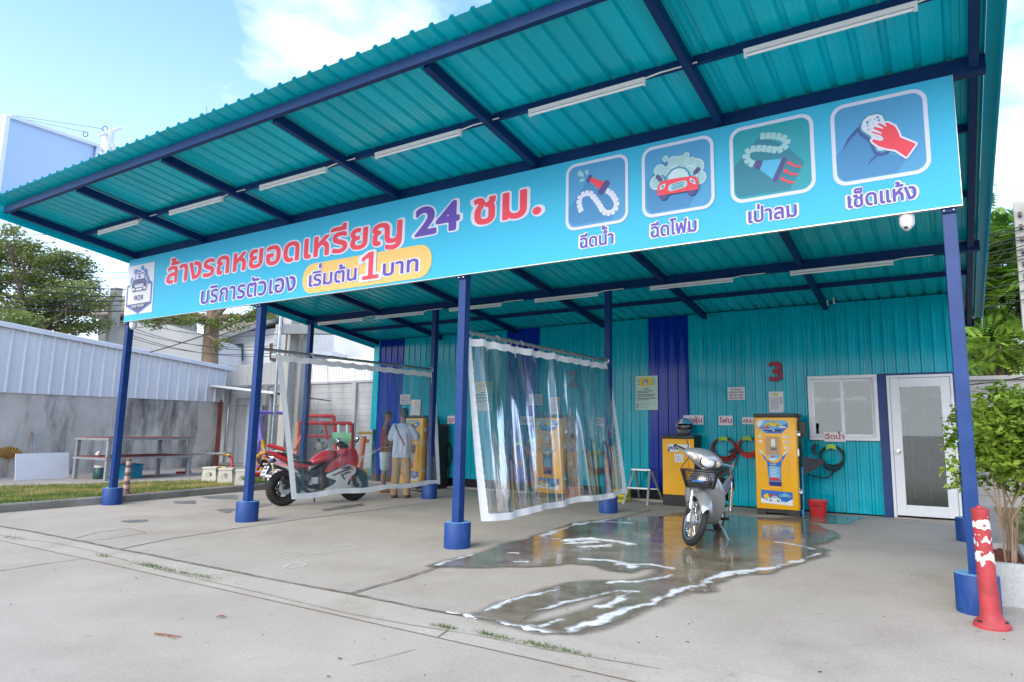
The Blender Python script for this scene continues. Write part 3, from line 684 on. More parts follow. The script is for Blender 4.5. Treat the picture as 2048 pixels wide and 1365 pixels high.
for x, y, r in ((1350, 330, 70), (1205, 470, 88), (1480, 225, 82), (1690, 275, 95), (1735, 410, 78), (1240, 320, 70), (1412, 215, 67), (1628, 225, 65), (1316, 180, 38), (1573, 142, 41), (1600, 380, 110), (1450, 400, 130)):
    c = z3((x, y))[0]; rr = r/6.203/172; a.fill('i_pale2', dsc(c, rr)); a.fill('i_pale', dsc(c, rr*.84))
a.fill('i_line', z3((1305, 470), (1320, 395), (1385, 310), (1480, 270), (1565, 290), (1615, 340), (1635, 400))); a.fill('i_pale2', z3((1335, 470), (1348, 400), (1400, 330), (1480, 295), (1550, 310), (1590, 350), (1608, 405)))
a.fill('s_lav', z3((1365, 440), (1430, 315), (1475, 300), (1400, 435)))
for p in (((1220, 405), (1252, 435)), ((1718, 312), (1688, 350))): a.line('i_line', z3(p[1], (1290, 462) if p[0][0] < 1400 else (1640, 400)), .012); a.line('i_dark', z3(*p), .045)
a.fill('i_dark', dsc(z3((1296, 640))[0], .047)); a.fill('i_dark', dsc(z3((1648, 580))[0], .047))
a.fill('s_red', z3((1220, 645), (1222, 530), (1245, 485), (1300, 452), (1440, 425), (1640, 398), (1695, 405), (1722, 445), (1728, 560)))
a.line('i_pale2', z3((1395, 540), (1545, 496)), .075); a.line('i_pale', z3((1397, 540), (1543, 496)), .058)
for dy in (-26, 0, 26): a.line('i_line', z3((1400, 537+dy), (1540, 497+dy)), .012)
for x, y in ((1284, 528), (1657, 462)):
    s = 1 if x < 1400 else -1; q = [(x-36, y+44*s), (x-30, y-6*s), (x, y-26*s), (x+36, y-42*s), (x+32, y+4*s), (x, y+30*s)]; a.fill('s_lav', z3(*q)); a.fill('i_line', z3(*[(x+(u-x)*.55, y+(v-y)*.55) for u, v in q]))
a.done()
a = frame(11.26, 12.06, 'i_teal', 1)
a.fill('i_teal2', z4((340, 480), (125, 740), (130, 960), (160, 1005), (600, 935), (720, 700), (560, 560)))
hose(a, 'i_pale', z4((340, 482), (395, 478), (430, 478), (470, 480), (505, 485), (540, 497), (570, 515), (568, 555), (535, 585), (500, 600), (460, 597), (425, 592), (390, 588), (355, 585), (315, 585), (275, 590), (240, 610), (222, 640), (225, 675), (250, 705), (290, 722)), .050, .066)
a.fill('i_sky', z4((360, 690), (528, 672), (458, 855), (338, 765))); a.fill('i_dark', z4((288, 735), (300, 698), (330, 685), (368, 692), (340, 768), (305, 762))); a.line('i_dark', z4((546, 680), (470, 852)), .046)
for dx, dy in ((0, 0), (-30, 68), (-58, 136)): a.fill('s_red', z4(*[(x+dx, y+dy) for x, y in ((566, 706), (612, 690), (606, 706), (650, 732), (697, 729), (692, 748), (640, 748), (600, 722), (597, 738))]))
a.done()
a = frame(12.21, 13.0, 'i_blue', 1)
a.fill('i_blue2', z4((1200, 400), (990, 650), (1000, 810), (1060, 860), (1510, 790), (1600, 665), (1350, 620)))
a.fill('i_navy', z4((1040, 612), (1085, 510), (1150, 430), (1202, 382), (1196, 425), (1110, 515))); a.fill('i_navy', z4((1250, 742), (1285, 680), (1335, 640), (1356, 646), (1300, 690)))
sp_ = z4((1207, 400), (1222, 350), (1265, 310), (1340, 293), (1385, 305), (1402, 345), (1440, 400), (1440, 590), (1380, 608), (1345, 600), (1325, 560), (1310, 520), (1285, 480), (1245, 455), (1213, 430))
a.fill('i_navy', [(x-.012, z-.028) for x, z in sp_], .018); a.fill('i_line', sp_, .016); a.fill('s_lav', sp_)
for x, y, r in ((1345, 322, 9), (1258, 365, 10), (1285, 345, 5), (1320, 340, 5), (1357, 348, 8), (1260, 393, 7), (1305, 378, 4), (1228, 402, 4), (1268, 427, 6)): a.fill('i_line', dsc(z4((x, y))[0], r/4.267/172, 10))
hd = z4((1286, 450), (1303, 447), (1390, 470), (1380, 450), (1310, 418), (1320, 405), (1400, 428), (1395, 410), (1350, 385), (1360, 373), (1430, 412), (1425, 395), (1410, 377), (1430, 370), (1490, 400), (1520, 450), (1535, 495), (1670, 550), (1592, 660), (1500, 600), (1430, 590), (1360, 570), (1310, 537), (1298, 520), (1312, 512), (1370, 526), (1396, 518), (1396, 497), (1370, 475))
a.fill('s_lav', hd, .018); a.fill('s_red', hd, .002); a.done()
# badge at the left end
a = Art('badge'); a.fill('g_white', z2((145, 340), (680, 228), (622, 1210), (75, 1285)))
a.line('g_blue', z2((190, 705), (150, 730), (122, 1095), (345, 1232), (600, 1030), (625, 640), (590, 615)), .036); a.line('g_dark', z2((190, 715), (155, 742), (135, 1080), (345, 1212), (590, 1012), (612, 650), (575, 640)), .024)
a.fill('g_dark', z2((135, 1078), (590, 1006), (345, 1212)))
for x, y, rx, ry in ((322, 440, 45, 62), (445, 355, 30, 52), (505, 425, 35, 62), (385, 430, 30, 35), (242, 640, 32, 100), (550, 590, 30, 80), (525, 490, 20, 40)):
    c = [z2((x+rx*math.cos(t), y+ry*math.sin(t)))[0] for t in np.linspace(0, 6.28, 17)[:-1]]; a.fill('g_blue', c)
body = z2((240, 690), (262, 600), (300, 585), (312, 490), (340, 462), (470, 440), (490, 475), (497, 560), (530, 590), (525, 720), (500, 790), (250, 835), (232, 780))
a.fill('g_white', body, .014); a.fill('g_dark', body); a.fill('g_white', z2((312, 580), (325, 500), (345, 480), (462, 460), (478, 490), (482, 552)))
a.fill('g_blue', z2((385, 480), (350, 535), (378, 532), (370, 572), (435, 512), (402, 516), (412, 480)))
for q in (((295, 690), (465, 655), (465, 715), (300, 742)), ((310, 768), (440, 738), (436, 778), (318, 798)), ((245, 760), (290, 752), (290, 800), (250, 800)), ((462, 720), (510, 712), (505, 760), (465, 765))): a.fill('g_white', z2(*q))
a.line('g_dark', z2((298, 712), (464, 682)), .008)
a.word('g_dark', 'W24', .255, .565, 3.642, .10, .012, ref=REFD); a.word('g_white', 'CAR WASH', .217, .628, 3.517, .045, .02, ref=REFD, res=.03); a.done()

# security cameras under the two ends of the board
M['cam_white'] = mat('camera_shell', (.72, .72, .73), .35)
for px, label in ((12.78, 'white dome security camera under the right end of the signboard'), (.16, 'white dome security camera under the left end of the signboard beside the post')):
    t = thing('security_camera', label, 'security camera', (px, -.02, 3.27), 0, 'security cameras below the signboard')
    mb = MB(); mb.lathe([(.0, .0), (.06, 0), (.062, -.03), (.06, -.075), (.05, -.10), (.02, -.105), (0, -.105)], 22); mb.build('housing', M['cam_white'], t, smooth=40)
    mb = MB(); mb.ell((0, -.012, -.095), (.04, .04, .042), 16, 10); mb.build('lens_ball', M['cam_white'], t, smooth=60)
    mb = MB(); mb.ell((-.008, -.044, -.115), (.018, .010, .014), 12, 8); mb.build('lens', M['black'], t, smooth=60)

# ================================================================ THINGS AGAINST THE WALL
WY = W-.028                                       # crest of the wall ribs
M['sideblack'] = mat('black_machine_casing', (.022, .022, .024), .45, var=.2, scale=4)
pm('d_blue', (.025, .16, .55), .3); pm('d_sky', (.16, .45, .75), .3); pm('d_white', (.72, .76, .80), .3); pm('d_navy', (.012, .03, .22), .3); pm('d_yel', (.75, .55, .03), .3); pm('d_red', (.60, .03, .03), .3); pm('d_grey', (.25, .27, .3), .3); pm('ink', (.03, .03, .05)); pm('paper', (.74, .74, .77)); pm('paper_pink', (.74, .69, .74)); pm('paper_green', (.50, .68, .58)); pm('ink_red', (.38, .015, .05)); pm('ink_soft', (.30, .30, .36))
M['green_lamp'] = mat('green_button', (.01, .25, .04), .25); M['yellow_lamp'] = mat('yellow_button', (.70, .55, .03), .25); M['red_lamp'] = mat('red_button', (.5, .02, .01), .25)
M['orange_in'] = mat('recess_panel', (.72, .36, .06), .3, var=.05)
M['clear'] = glassmat('clear_cover', (.92, .92, .90), .06)
class Print:
    """flat printing on a vertical face that looks towards -Y, in the local space of its thing"""
    def __init__(s, mtx, lift=.001): s.mb = MB(); s.mats = []; s.l = lift; s.mt = mtx
    def use(s, m):
        m = M[m] if isinstance(m, str) else m
        if m not in s.mats: s.mats.append(m)
        s.mb.mi = s.mats.index(m); s.l += .0006; return s
    def fill(s, m, poly): s.use(m); s.mb.flat(poly, s.mt, s.l); return s
    def rect(s, m, x0, z0, x1, z1): return s.fill(m, [(x0, z0), (x1, z0), (x1, z1), (x0, z1)])
    def word(s, m, t, x0, x1, z, h, bold=.02, ref=None, res=.03): s.use(m); text(s.mb, t, x0, x1, z, h, s.mt, bold, s.l, ref=ref or REFT, res=res); return s
    def build(s, name, parent, **k): return s.mb.build(name, s.mats, parent, **k)
def fz(*p): return [(-.35+(x-55)/525*.70, 1.62-(y-80)/1145*1.52) for x, y in p]
def toycar(P, cx, cz, s, m, flip=1):
    P.fill(m, [(cx+flip*x*s, cz+z*s) for x, z in ((-1, 0), (-.98, .22), (-.75, .34), (-.45, .40), (-.15, .66), (.30, .66), (.55, .36), (.95, .26), (1, 0))])
    P.fill('d_grey', [(cx+flip*x*s, cz+z*s) for x, z in ((-.35, .40), (-.1, .59), (.25, .59), (.44, .38))])
    for q in (-.58, .58): P.fill('ink', disc(cx+flip*q*s, cz+.0*s, .20*s, None, 12)); P.fill('d_white', disc(cx+flip*q*s, cz, .10*s, None, 10))
def machine():
    t = thing('wash_machine', 'x', 'coin machine', (0, 0, 0), 0, 'yellow coin operated wash machines')
    mb = MB(); prof = [(-.35, .03), (-.335, 0), (.335, 0), (.35, .03), (.35, .12), (-.35, .12)]
    mb.prism(prof, 1.52, Matrix.Translation((0, 0, .10))); mb.build('front_shell', M['yellow'], t, bevel=.012, smooth=40)
    mb = MB(); mb.span((-.345, .121, .10), (.345, .46, 1.62)); mb.build('casing', M['sideblack'], t, bevel=.006)
    mb = MB(); mb.prism([(-.36, .03), (-.345, -.015), (.345, -.015), (.36, .03), (.36, .47), (-.36, .47)], .065, Matrix.Translation((0, 0, 1.62))); mb.build('cap', M['sideblack'], t, bevel=.012, smooth=40)
    mb = MB(); mb.span((-.345, .03, .0), (-.20, .46, .0995)); mb.span((.14, .03, .0), (.345, .46, .0995)); mb.span((-.1995, .05, .03), (.1395, .46, .0995)); mb.build('plinth', M['sideblack'], t, bevel=.006)
    I = wallm(0)
    P = Print(I); top = fz((90, 150), (110, 110), (445, 118), (483, 150), (483, 200), (395, 283), (190, 280), (90, 200)); P.fill('d_sky', top)
    P.fill('d_white', fz((95, 150), (115, 115), (190, 118), (160, 160), (130, 200), (100, 190))); P.fill('d_blue', fz((395, 283), (483, 200), (483, 150), (440, 170), (380, 215), (300, 225), (190, 280)))
    P.fill('d_white', fz((330, 210), (400, 190), (470, 200), (440, 215)))
    c = fz((300, 190))[0]; toycar(P, c[0], c[1], .135, 'd_yel'); a, b = fz((135, 222))[0], fz((248, 190))[0]; P.word('d_red', 'W24', a[0], b[0], a[1], .036, .05, REFD); P.fill('ink', fz((178, 238), (398, 240), (398, 256), (178, 254))); P.fill('d_white', fz((290, 238), (316, 238), (316, 254), (290, 254)))
    P.build('top_decal', t)
    mb = MB(); o = fz((190, 350), (215, 312), (360, 314), (388, 350), (392, 480), (385, 560), (360, 610), (310, 640), (270, 640), (215, 610), (195, 560)); q = [(x*.90 + .1*fz((290, 470))[0][0], z*.93+.07*fz((290, 470))[0][1]) for x, z in o]
    rows = [[I @ Vector((x, z, l)) for x, z in pp] for pp, l in ((o, -.001), (o, .012), (q, .012), (q, .001))]; mb.grid(rows, True); mb.build('coin_bezel', M['yellow'], t, smooth=30)
    P = Print(I); P.fill(M['orange_in'], fz((202, 325), (370, 328), (372, 548), (205, 546))); P.fill('d_sky', fz((206, 550), (372, 552), (355, 600), (310, 625), (270, 625), (225, 600))); P.fill('d_white', fz((225, 598), (355, 598), (312, 622), (270, 622))); P.fill('d_red', fz((262, 566), (303, 566), (303, 583), (262, 583))); P.fill('d_yel', fz((215, 558), (245, 558), (245, 590), (222, 590))); P.build('coin_panel', t)
    a, b = fz((270, 350))[0], fz((324, 450))[0]; mb = MB(); mb.span((a[0], -.022, b[1]), (b[0], -.004, a[1])); mb.build('coin_slot', M['alu'], t, bevel=.003)
    a, b = fz((262, 466))[0], fz((336, 494))[0]; mb = MB(); mb.span((a[0], -.020, b[1]), (b[0], -.004, a[1])); mb.build('return_tray', M['black'], t, bevel=.003)
    a, b = fz((202, 325))[0], fz((372, 548))[0]; mb = MB(); mb.span((a[0], -.034, b[1]), (b[0], -.030, a[1])); mb.build('cover', M['clear'], t)
    for x, y, m in ((135, 317, 'green_lamp'), (140, 385, 'yellow_lamp'), (433, 327, 'green_lamp'), (435, 392, 'red_lamp'), (437, 458, 'yellow_lamp')):
        c = fz((x, y))[0]; mb = MB(); mb.mi = 1; mb.cyl((c[0], .002, c[1]), (c[0], -.006, c[1]), .021, n=14); mb.mi = 0; mb.cyl((c[0], -.004, c[1]), (c[0], -.018, c[1]), .015, .013, n=14); mb.build('button', [M[m], M['chrome']], t, smooth=40)
    P = Print(I)
    for x, y, m in ((103, 317, 'd_red'), (103, 383, 'd_red'), (471, 329, 'd_sky'), (474, 390, 'd_navy'), (476, 460, 'd_sky')): P.fill('d_white', fz((x-13, y-14), (x+13, y-14), (x+13, y+14), (x-13, y+14))); P.fill(m, fz((x-8, y-9), (x+8, y-9), (x+8, y+1), (x-8, y+1)))
    P.build('button_labels', t)
    P = Print(I); P.fill('d_blue', fz((100, 475), (150, 515), (200, 600), (250, 646), (310, 658), (350, 640), (388, 590), (412, 530), (485, 480), (440, 560), (388, 650), (376, 720), (378, 882), (225, 880), (215, 720), (205, 650), (140, 540)))
    P.fill('d_sky', fz((228, 700), (368, 700), (366, 860), (236, 858))); P.fill('d_white', fz((100, 475), (150, 515), (190, 580), (170, 560), (140, 535))); P.fill('d_white', fz((485, 480), (440, 505), (415, 530), (400, 570), (440, 540)))
    for y in (668, 690, 712, 735, 752, 770, 788, 806, 822): P.fill('d_yel' if y in (690, 712) else 'd_white', fz((245, y), (355-(y*7 % 40), y), (355-(y*7 % 40), y+5), (245, y+5)))
    P.fill('d_red', fz((237, 836), (356, 836), (356, 868), (237, 868))); P.fill('d_navy', fz((225, 884), (380, 886), (380, 940), (228, 938))); P.build('instruction_decal', t)
    mb = MB(); a, b = fz((226, 944))[0], fz((388, 976))[0]; mb.span((a[0], -.02, b[1]), (b[0], -.001, a[1])); mb.build('ledge', M['yellow'], t, bevel=.004)
    for x0, x1 in ((112, 205), (392, 486)):
        mb = MB(); a, b = fz((x0, 520))[0], fz((x1, 830))[0]
        mb.bar((a[0], -.003, a[1]), (a[0], -.003, b[1]), .008, .008); mb.bar((b[0], -.003, a[1]), (b[0], -.003, b[1]), .008, .008); mb.bar((a[0]+.004, -.003, b[1]), (b[0]-.004, -.003, b[1]), .008, .008); mb.build('panel_rim', M['yellow'], t)
    P = Print(I); P.fill('d_blue', fz((120, 990), (508, 1008), (508, 1172), (120, 1152))); P.fill('d_white', fz((120, 1090), (200, 1120), (330, 1085), (420, 1135), (508, 1090), (508, 1172), (120, 1152))); P.fill('d_yel', fz((150, 1060), (205, 1030), (225, 1070), (215, 1110), (160, 1095)))
    c = fz((285, 1118))[0]; toycar(P, c[0], c[1], .11, 'd_white'); c = fz((415, 1068))[0]; toycar(P, c[0], c[1], .10, 'd_sky'); a, b = fz((208, 1062))[0], fz((300, 1032))[0]; P.word('d_red', 'W24', a[0], b[0], a[1], .03, .05, REFD); P.fill('d_blue', fz((365, 1095), (440, 1098), (440, 1128), (365, 1125))); P.build('lower_decal', t)
    for z in (1.36, .42):
        mb = MB(); mb.span((.351, .02, z-.035), (.362, .09, z+.035)); mb.tube(arc((.385, z+.01), .022, -20, 200, 10), .006, 6)
        mb.v = [(x, y if y else .05, zz) for x, y, zz in mb.v]; mb.span((.366, .035, z-.045), (.404, .065, z)); mb.build('padlock', M['alu'], t)
    mb = MB(); mb.span((.351, .03, .98), (.375, .10, 1.1)); mb.build('hinge', M['alu'], t, bevel=.003)
    mb = MB(); mb.prism([(.35, 1.30), (.45, 1.34), (.46, 1.30), (.44, 1.50), (.455, 1.545), (.35, 1.53)][::-1] if False else [(.352, 1.33), (.47, 1.29), (.455, 1.40), (.465, 1.54), (.352, 1.54)], .10, Matrix(((1, 0, 0, 0), (0, 0, 1, .16), (0, 1, 0, 0), (0, 0, 0, 1)))); mb.build('cover_flap', M['black'], t)
    return t
m0 = machine(); m0.location = (10.385, 5.22, 0.005); m0['label'] = 'yellow coin wash machine against the wall below the red number 3'
m1 = copy_tree(m0); m1.location = (5.77, 5.42, .005); m1['label'] = 'yellow coin wash machine behind the clear curtain nearest the middle of the photo'
m2 = copy_tree(m0); m2.location = (1.98, 5.42, .005); m2['label'] = 'yellow coin wash machine in front of the man in a light blue shirt'

def vac():
    t = thing('vacuum_cabinet', 'x', 'vacuum machine', (0, 0, 0), 0, 'yellow and black vacuum cabinets')
    mb = MB(); mb.span((-.31, 0, .20), (.31, .02, 1.23)); mb.build('front_panel', M['yellow'], t, bevel=.005)
    mb = MB(); mb.span((-.31, .021, .20), (.31, .42, 1.23)); mb.build('casing', M['sideblack'], t, bevel=.004)
    mb = MB(); mb.span((-.32, -.012, 1.231), (.32, .43, 1.30)); mb.build('lid', M['sideblack'], t, bevel=.012)
    mb = MB(); mb.span((-.315, -.005, .0), (.315, .42, .199)); mb.build('plinth', M['sideblack'], t, bevel=.006)
    P = Print(wallm(0)); P.fill('d_white', rrect(-.20, .99, .24, 1.13, .015)); P.fill('d_navy', [(-.20, .99), (-.16, .99), (-.185, 1.06), (-.20, 1.06)]); P.word('d_navy', 'W24', -.18, .0, 1.03, .055, .05, REFD); P.fill('d_yel', [(.0, 1.0), (.22, 1.0), (.22, 1.05), (.03, 1.05)]); P.build('name_plate', t)
    P = Print(wallm(0)); P.rect('paper', -.07, .80, .10, .95)
    for k in range(3): P.rect('ink_soft', -.05, .83+.035*k, .08-.02*k, .84+.035*k)
    P.build('notice', t)
    mb = MB(); mb.span((.13, -.03, .60), (.20, -.001, .82)); mb.build('coin_box', M['yellow'], t, bevel=.006)
    return t
v0 = vac(); v0.location = (8.51, 5.60, .005); v0['label'] = 'yellow and black vacuum cabinet with a helmet on top, beside the stepladder'
T = thing('control_cabinet', 'narrow black cabinet at the wall just right of the left curtain', 'cabinet', (2.52, 5.62, .005))
mb = MB(); mb.prism([(0, 0), (.22, 0), (.22, 1.40), (.16, 1.47), (0, 1.47)], .36, Matrix(((1, 0, 0, -.11), (0, 0, 1, 0), (0, 1, 0, .02), (0, 0, 0, 1)))); mb.build('casing', M['sideblack'], T, bevel=.006)
mb = MB(); mb.span((-.09, -.012, .25), (.09, -.001, 1.30)); mb.build('front_door', M['black'], T, bevel=.004)
v0['group'] = ''
del v0['group']

# painted steel numbers
def wallnum(n, x0, x1, z, h, label):
    mb = MB(); mt = wallm(WY-.004); text(mb, n, x0, x1, z, h, mt, .035, .012, ref=REFD)
    k = len(mb.v); mb2 = MB(); mb2.v = mb.v + [(x, y+.010, zz) for x, y, zz in mb.v]; mb2.f = mb.f + [tuple(i+k for i in f[::-1]) for f in mb.f]
    ed = {}
    for f in mb.f:
        for a, b in zip(f, f[1:]+f[:1]): ed[(a, b)] = 1
    mb2.f += [(b, a, a+k, b+k) for a, b in ed if (b, a) not in ed]; mb2.m = [0]*len(mb2.f)
    o = mb2.build('wall_number', M['numred'], loc=(x0, WY, z)); tag(o, label, 'number', 'red bay numbers on the wall')
M['numred'] = mat('red_number_paint', (.30, .016, .045), .45, var=.1)
wallnum('3', 10.15, 10.36, 2.31, .335, 'red number 3 fixed on the teal wall above a yellow machine')
wallnum('2', 5.87, 6.09, 2.31, .335, 'red number 2 on the teal wall, seen through the clear curtain')
# boards with one word each
def board(name, pix, y=WY-.006, thick=.005):
    (a, b), (c, d) = pix; p, q = at(a, b, 'y', y), at(c, d, 'y', y); return min(p.x, q.x), max(p.x, q.x), min(p.z, q.z), max(p.z, q.z)
def wordsign(pix, t, label, group='white word signs on the wall', WY=WY):
    x0, x1, z0, z1 = board('b', pix); loc = ((x0+x1)/2, WY, z0); T = thing('word_sign', label, 'sign', loc, 0, group)
    mb = MB(); mb.span((x0, WY-.006, z0), (x1, WY-.001, z1)); mb.build('board', M['paper_pink'], T, world=True)
    P = Print(wallm(WY-.006)); wd = x1-x0; hh = (z1-z0); P.word('ink_red', t, x0+.07*wd, x1-.07*wd, z0+.27*hh, .40*hh, .018, res=.025); P.build('lettering', T, world=True)
FOAM = '\u0e42\u0e1f\u0e21'; WATER = '\u0e09\u0e35\u0e14\u0e19\u0e49\u0e33'; DUST = '\u0e14\u0e39\u0e14\u0e1d\u0e38\u0e48\u0e19'; AIR = '\u0e25\u0e21'
wordsign(((1366, 831), (1407, 850)), DUST, 'white sign with red Thai word above the helmet on the vacuum cabinet')
wordsign(((1437, 832), (1466, 851)), FOAM, 'white sign with red Thai word above the dark red hose coil')
wordsign(((1484, 835), (1512, 849)), AIR, 'small white sign with red Thai word above the orange hose coil')
wordsign(((1648, 864), (1692, 884)), WATER, 'white sign with red Thai word on the lower edge of the window', WY=W-.0605)
wordsign(((1041, 833), (1065, 850)), FOAM, 'white word sign left of the yellow machine behind the right curtain')
wordsign(((1192, 835), (1228, 853)), WATER, 'white word sign right of the yellow machine behind the right curtain')
wordsign(((895, 832), (929, 848)), DUST, 'white word sign mostly hidden behind the third front post')
def poster(pix, label):
    x0, x1, z0, z1 = board('b', pix); T = thing('poster', label, 'poster', ((x0+x1)/2, WY, z0), 0, 'pale green instruction posters'); w_, h = x1-x0, z1-z0
    mb = MB(); mb.span((x0, WY-.006, z0), (x1, WY-.001, z1)); mb.build('sheet', M['paper_green'], T, world=True)
    P = Print(wallm(WY-.006)); R_ = lambda m, a, b, c, d: P.rect(m, x0+a*w_, z0+b*h, x0+c*w_, z0+d*h)
    R_('d_yel', .2, .70, .75, .955); R_('ink_soft', .34, .73, .58, .90); R_('paper', .40, .74, .52, .86); R_('ink', .44, .80, .5, .86)
    for z in (.75, .82, .88): R_('ink', .06, z, .16, z+.008); R_('ink', .80, z, .93, z+.008); R_('ink', .165, z-.008, .195, z+.018); R_('ink', .765, z-.008, .795, z+.018)
    R_('ink', .36, .61, .62, .63)
    for z, a in ((.545, .8), (.505, .6), (.44, .88), (.395, .78), (.33, .95), (.285, .6)): R_('ink', .08, z, a, z+.016)
    R_('ink_soft', .06, .205, .94, .211)
    for z, a in ((.165, .62), (.115, .54), (.06, .54)): R_('ink_soft', .2, z, a, z+.010); R_('d_navy', .07, z-.012, .14, z+.016)
    P.build('print', T, world=True)
poster(((1271, 753), (1316, 820)), 'pale green instruction poster beside the blue wall stripe, right of the curtains')
poster(((950, 764), (985, 822)), 'pale green instruction poster seen through the right hand curtain')
def phone(pix, label):
    x0, x1, z0, z1 = board('b', pix); T = thing('contact_sign', label, 'sign', ((x0+x1)/2, WY, z0), 0, 'white contact signs with telephone numbers'); w_, h = x1-x0, z1-z0
    mb = MB(); mb.span((x0, WY-.006, z0), (x1, WY-.001, z1)); mb.build('board', M['paper_pink'], T, world=True); P = Print(wallm(WY-.006))
    for t, a, b, z, rf in (('\u0e41\u0e08\u0e49\u0e07\u0e1b\u0e31\u0e0d\u0e2b\u0e32', .17, .83, .75, 0), ('\u0e2a\u0e19\u0e43\u0e08\u0e18\u0e38\u0e23\u0e01\u0e34\u0e08 \u0e15\u0e34\u0e14\u0e15\u0e48\u0e2d', .07, .93, .53, 0), ('080-462-5245', .1, .9, .31, 1), ('095-546-3922', .1, .9, .09, 1)):
        P.word('ink', t, x0+a*w_, x0+b*w_, z0+z*h, (.105 if not rf else .13)*h, .012, REFD if rf else None, .03)
    P.build('lettering', T, world=True)
phone(((1455, 775), (1490, 800)), 'white contact sign with phone numbers left of the red number 3')
phone(((1058, 789), (1085, 811)), 'white contact sign with phone numbers seen through the right hand curtain')
phone(((801, 790), (820, 809)), 'white contact sign above the head of the man in light blue')
def paper(pix, label, z=0):
    x0, x1, z0, z1 = board('b', pix); T = thing('paper_notice', label, 'notice', ((x0+x1)/2, WY, z0), 0, 'white paper notices above the machines'); w_, h = x1-x0, z1-z0
    mb = MB(); mb.span((x0+.03*w_, WY-.012, z0-.03), (x1-.03*w_, WY-.0085, z1-.02)); mb.span((x0, WY-.008, z0), (x1, WY-.001, z1)); mb.build('sheet', M['paper'], T, world=True)
    P = Print(wallm(WY-.012)); R_ = lambda m, a, b, c, d: P.rect(m, x0+a*w_, z0+b*h, x0+c*w_, z0+d*h)
    R_('d_yel', .32, .78, .66, .92); R_('ink_soft', .10, .66, .9, .69)
    for k in range(11): R_('ink_soft', .12, .08+.05*k, .62+.03*((k*5) % 4), .095+.05*k)
    for z in (.38, .48, .58): R_('ink_soft', .78, z, .9, z+.06)
    P.build('print', T, world=True)
paper(((1537, 784), (1568, 822)), 'white paper notice directly above the right hand yellow machine')
paper(((1100, 795), (1120, 826)), 'white paper notice above the machine behind the right hand curtain')
paper(((822, 800), (840, 838)), 'white paper notice above the machine in front of the two men')

# hose coils on green hooks
M['lime'] = mat('lime_hook', (.22, .48, .01), .4); M['hosered'] = mat('dark_red_hose', (.22, .012, .02), .45, var=.2); M['hoseor'] = mat('orange_red_hose', (.55, .035, .02), .4, var=.15); M['hoseblk'] = mat('black_green_hose', (.008, .022, .020), .4)
def coil(x, z, rx, rz, n, r, m, label, hook=True, gun=None, tail=None, seed=1):
    rg = random.Random(seed); T = thing('hose_coil', label, 'hose', (x, WY, z-rz), 0, 'coiled hoses hanging on the wall')
    mb = MB(); pts = []
    for i in range(n*20):
        a = 2*math.pi*i/20 + .3; k = i//20; jx = .88 + .16*((k*7) % n)/n + .02*math.sin(k*3+a); jz = .86 + .16*((k*5) % n)/n
        pts.append((x + rx*jx*math.cos(a), WY-.035-.07*((k*3) % n)/n - .01*math.sin(a*2+k), z + (rz-rz*jz) + rz*jz*math.sin(a) - .03*math.sin(k)*(1-math.sin(a))*.5))
    if tail: pts += tail
    mb.tube(pts, r, 7); mb.build('hose', m, T, world=True, smooth=60)
    if hook:
        mb = MB(); rows = []
        for i in range(9):
            t = i/8; dx = -.075 + .15*t; up_ = z+rz*.86 + .02*math.sin(math.pi*t)
            rows.append([(x+dx*1.15, WY-.002, up_-.02), (x+dx, WY-.03, up_+.035), (x+dx, WY-.11, up_+.04), (x+dx*1.15, WY-.125, up_-.03-.02*abs(dx)*6)])
        mb.grid(rows); mb.build('hook', M['lime'], T, world=True, smooth=60)
    if gun:
        gx, gz, rot = gun; mb = MB(); mb.tube([(0, 0, 0), (.05, 0, .06), (.08, 0, .09)], [.028, .024, .03], 10); mb.tube([(.08, 0, .085), (.17, 0, .075)], [.032, .02], 10); mb.tube([(.02, -.0, .03), (.075, -.0, .035), (.11, 0, .06)], .006, 6)
        mb.xf(Matrix.Translation((gx, WY-.12, gz)) @ Matrix.Rotation(R(rot), 4, 'Y')); mb.build('spray_gun', M['black'], T, world=True, smooth=50)
    return T
coil(9.27, 1.05, .235, .21, 9, .012, M['hosered'], 'dark red hose coil on a green hook under the middle word sign', gun=(9.38, 1.0, 20), tail=[(9.50, WY-.05, .9), (9.47, WY-.05, .78), (9.40, WY-.05, .7), (9.43, WY-.06, .5)])
coil(9.72, 1.10, .19, .165, 11, .009, M['hoseor'], 'orange red hose coil on a green hook left of the machine', seed=2)
coil(11.16, .95, .20, .20, 6, .011, M['hoseblk'], 'black hose coil on a green hook below the window', gun=(10.9, 1.0, -60), tail=[(11.2, WY-.08, .72), (11.05, WY-.08, .60), (10.85, WY-.1, .62), (10.75, WY-.1, .66)], seed=3)
c = at(1043, 908, 'y', WY); coil(c.x, c.z, .22, .24, 7, .012, M['hosered'], 'dark red hose coil seen through the right curtain, left of its machine', seed=4)
c = at(1072, 895, 'y', WY); coil(c.x-.05, c.z, .17, .16, 7, .009, M['hoseor'], 'orange hose coil half hidden behind the machine in the middle bay', seed=8)
c = at(1197, 925, 'y', WY); coil(c.x, c.z, .24, .22, 6, .012, M['hoseblk'], 'black hose coil seen through the right curtain, right of its machine', gun=(c.x-.25, c.z+.1, -60), seed=5)
c = at(897, 912, 'y', WY); coil(c.x, c.z, .16, .30, 4, .011, M['hoseblk'], 'black hose coil on the wall just left of the third front post', tail=[(c.x-.3, WY-.06, .55), (c.x-.1, WY-.06, .45), (c.x+.1, WY-.06, .4), (c.x+.05, WY-.07, .1)], seed=6, hook=False)
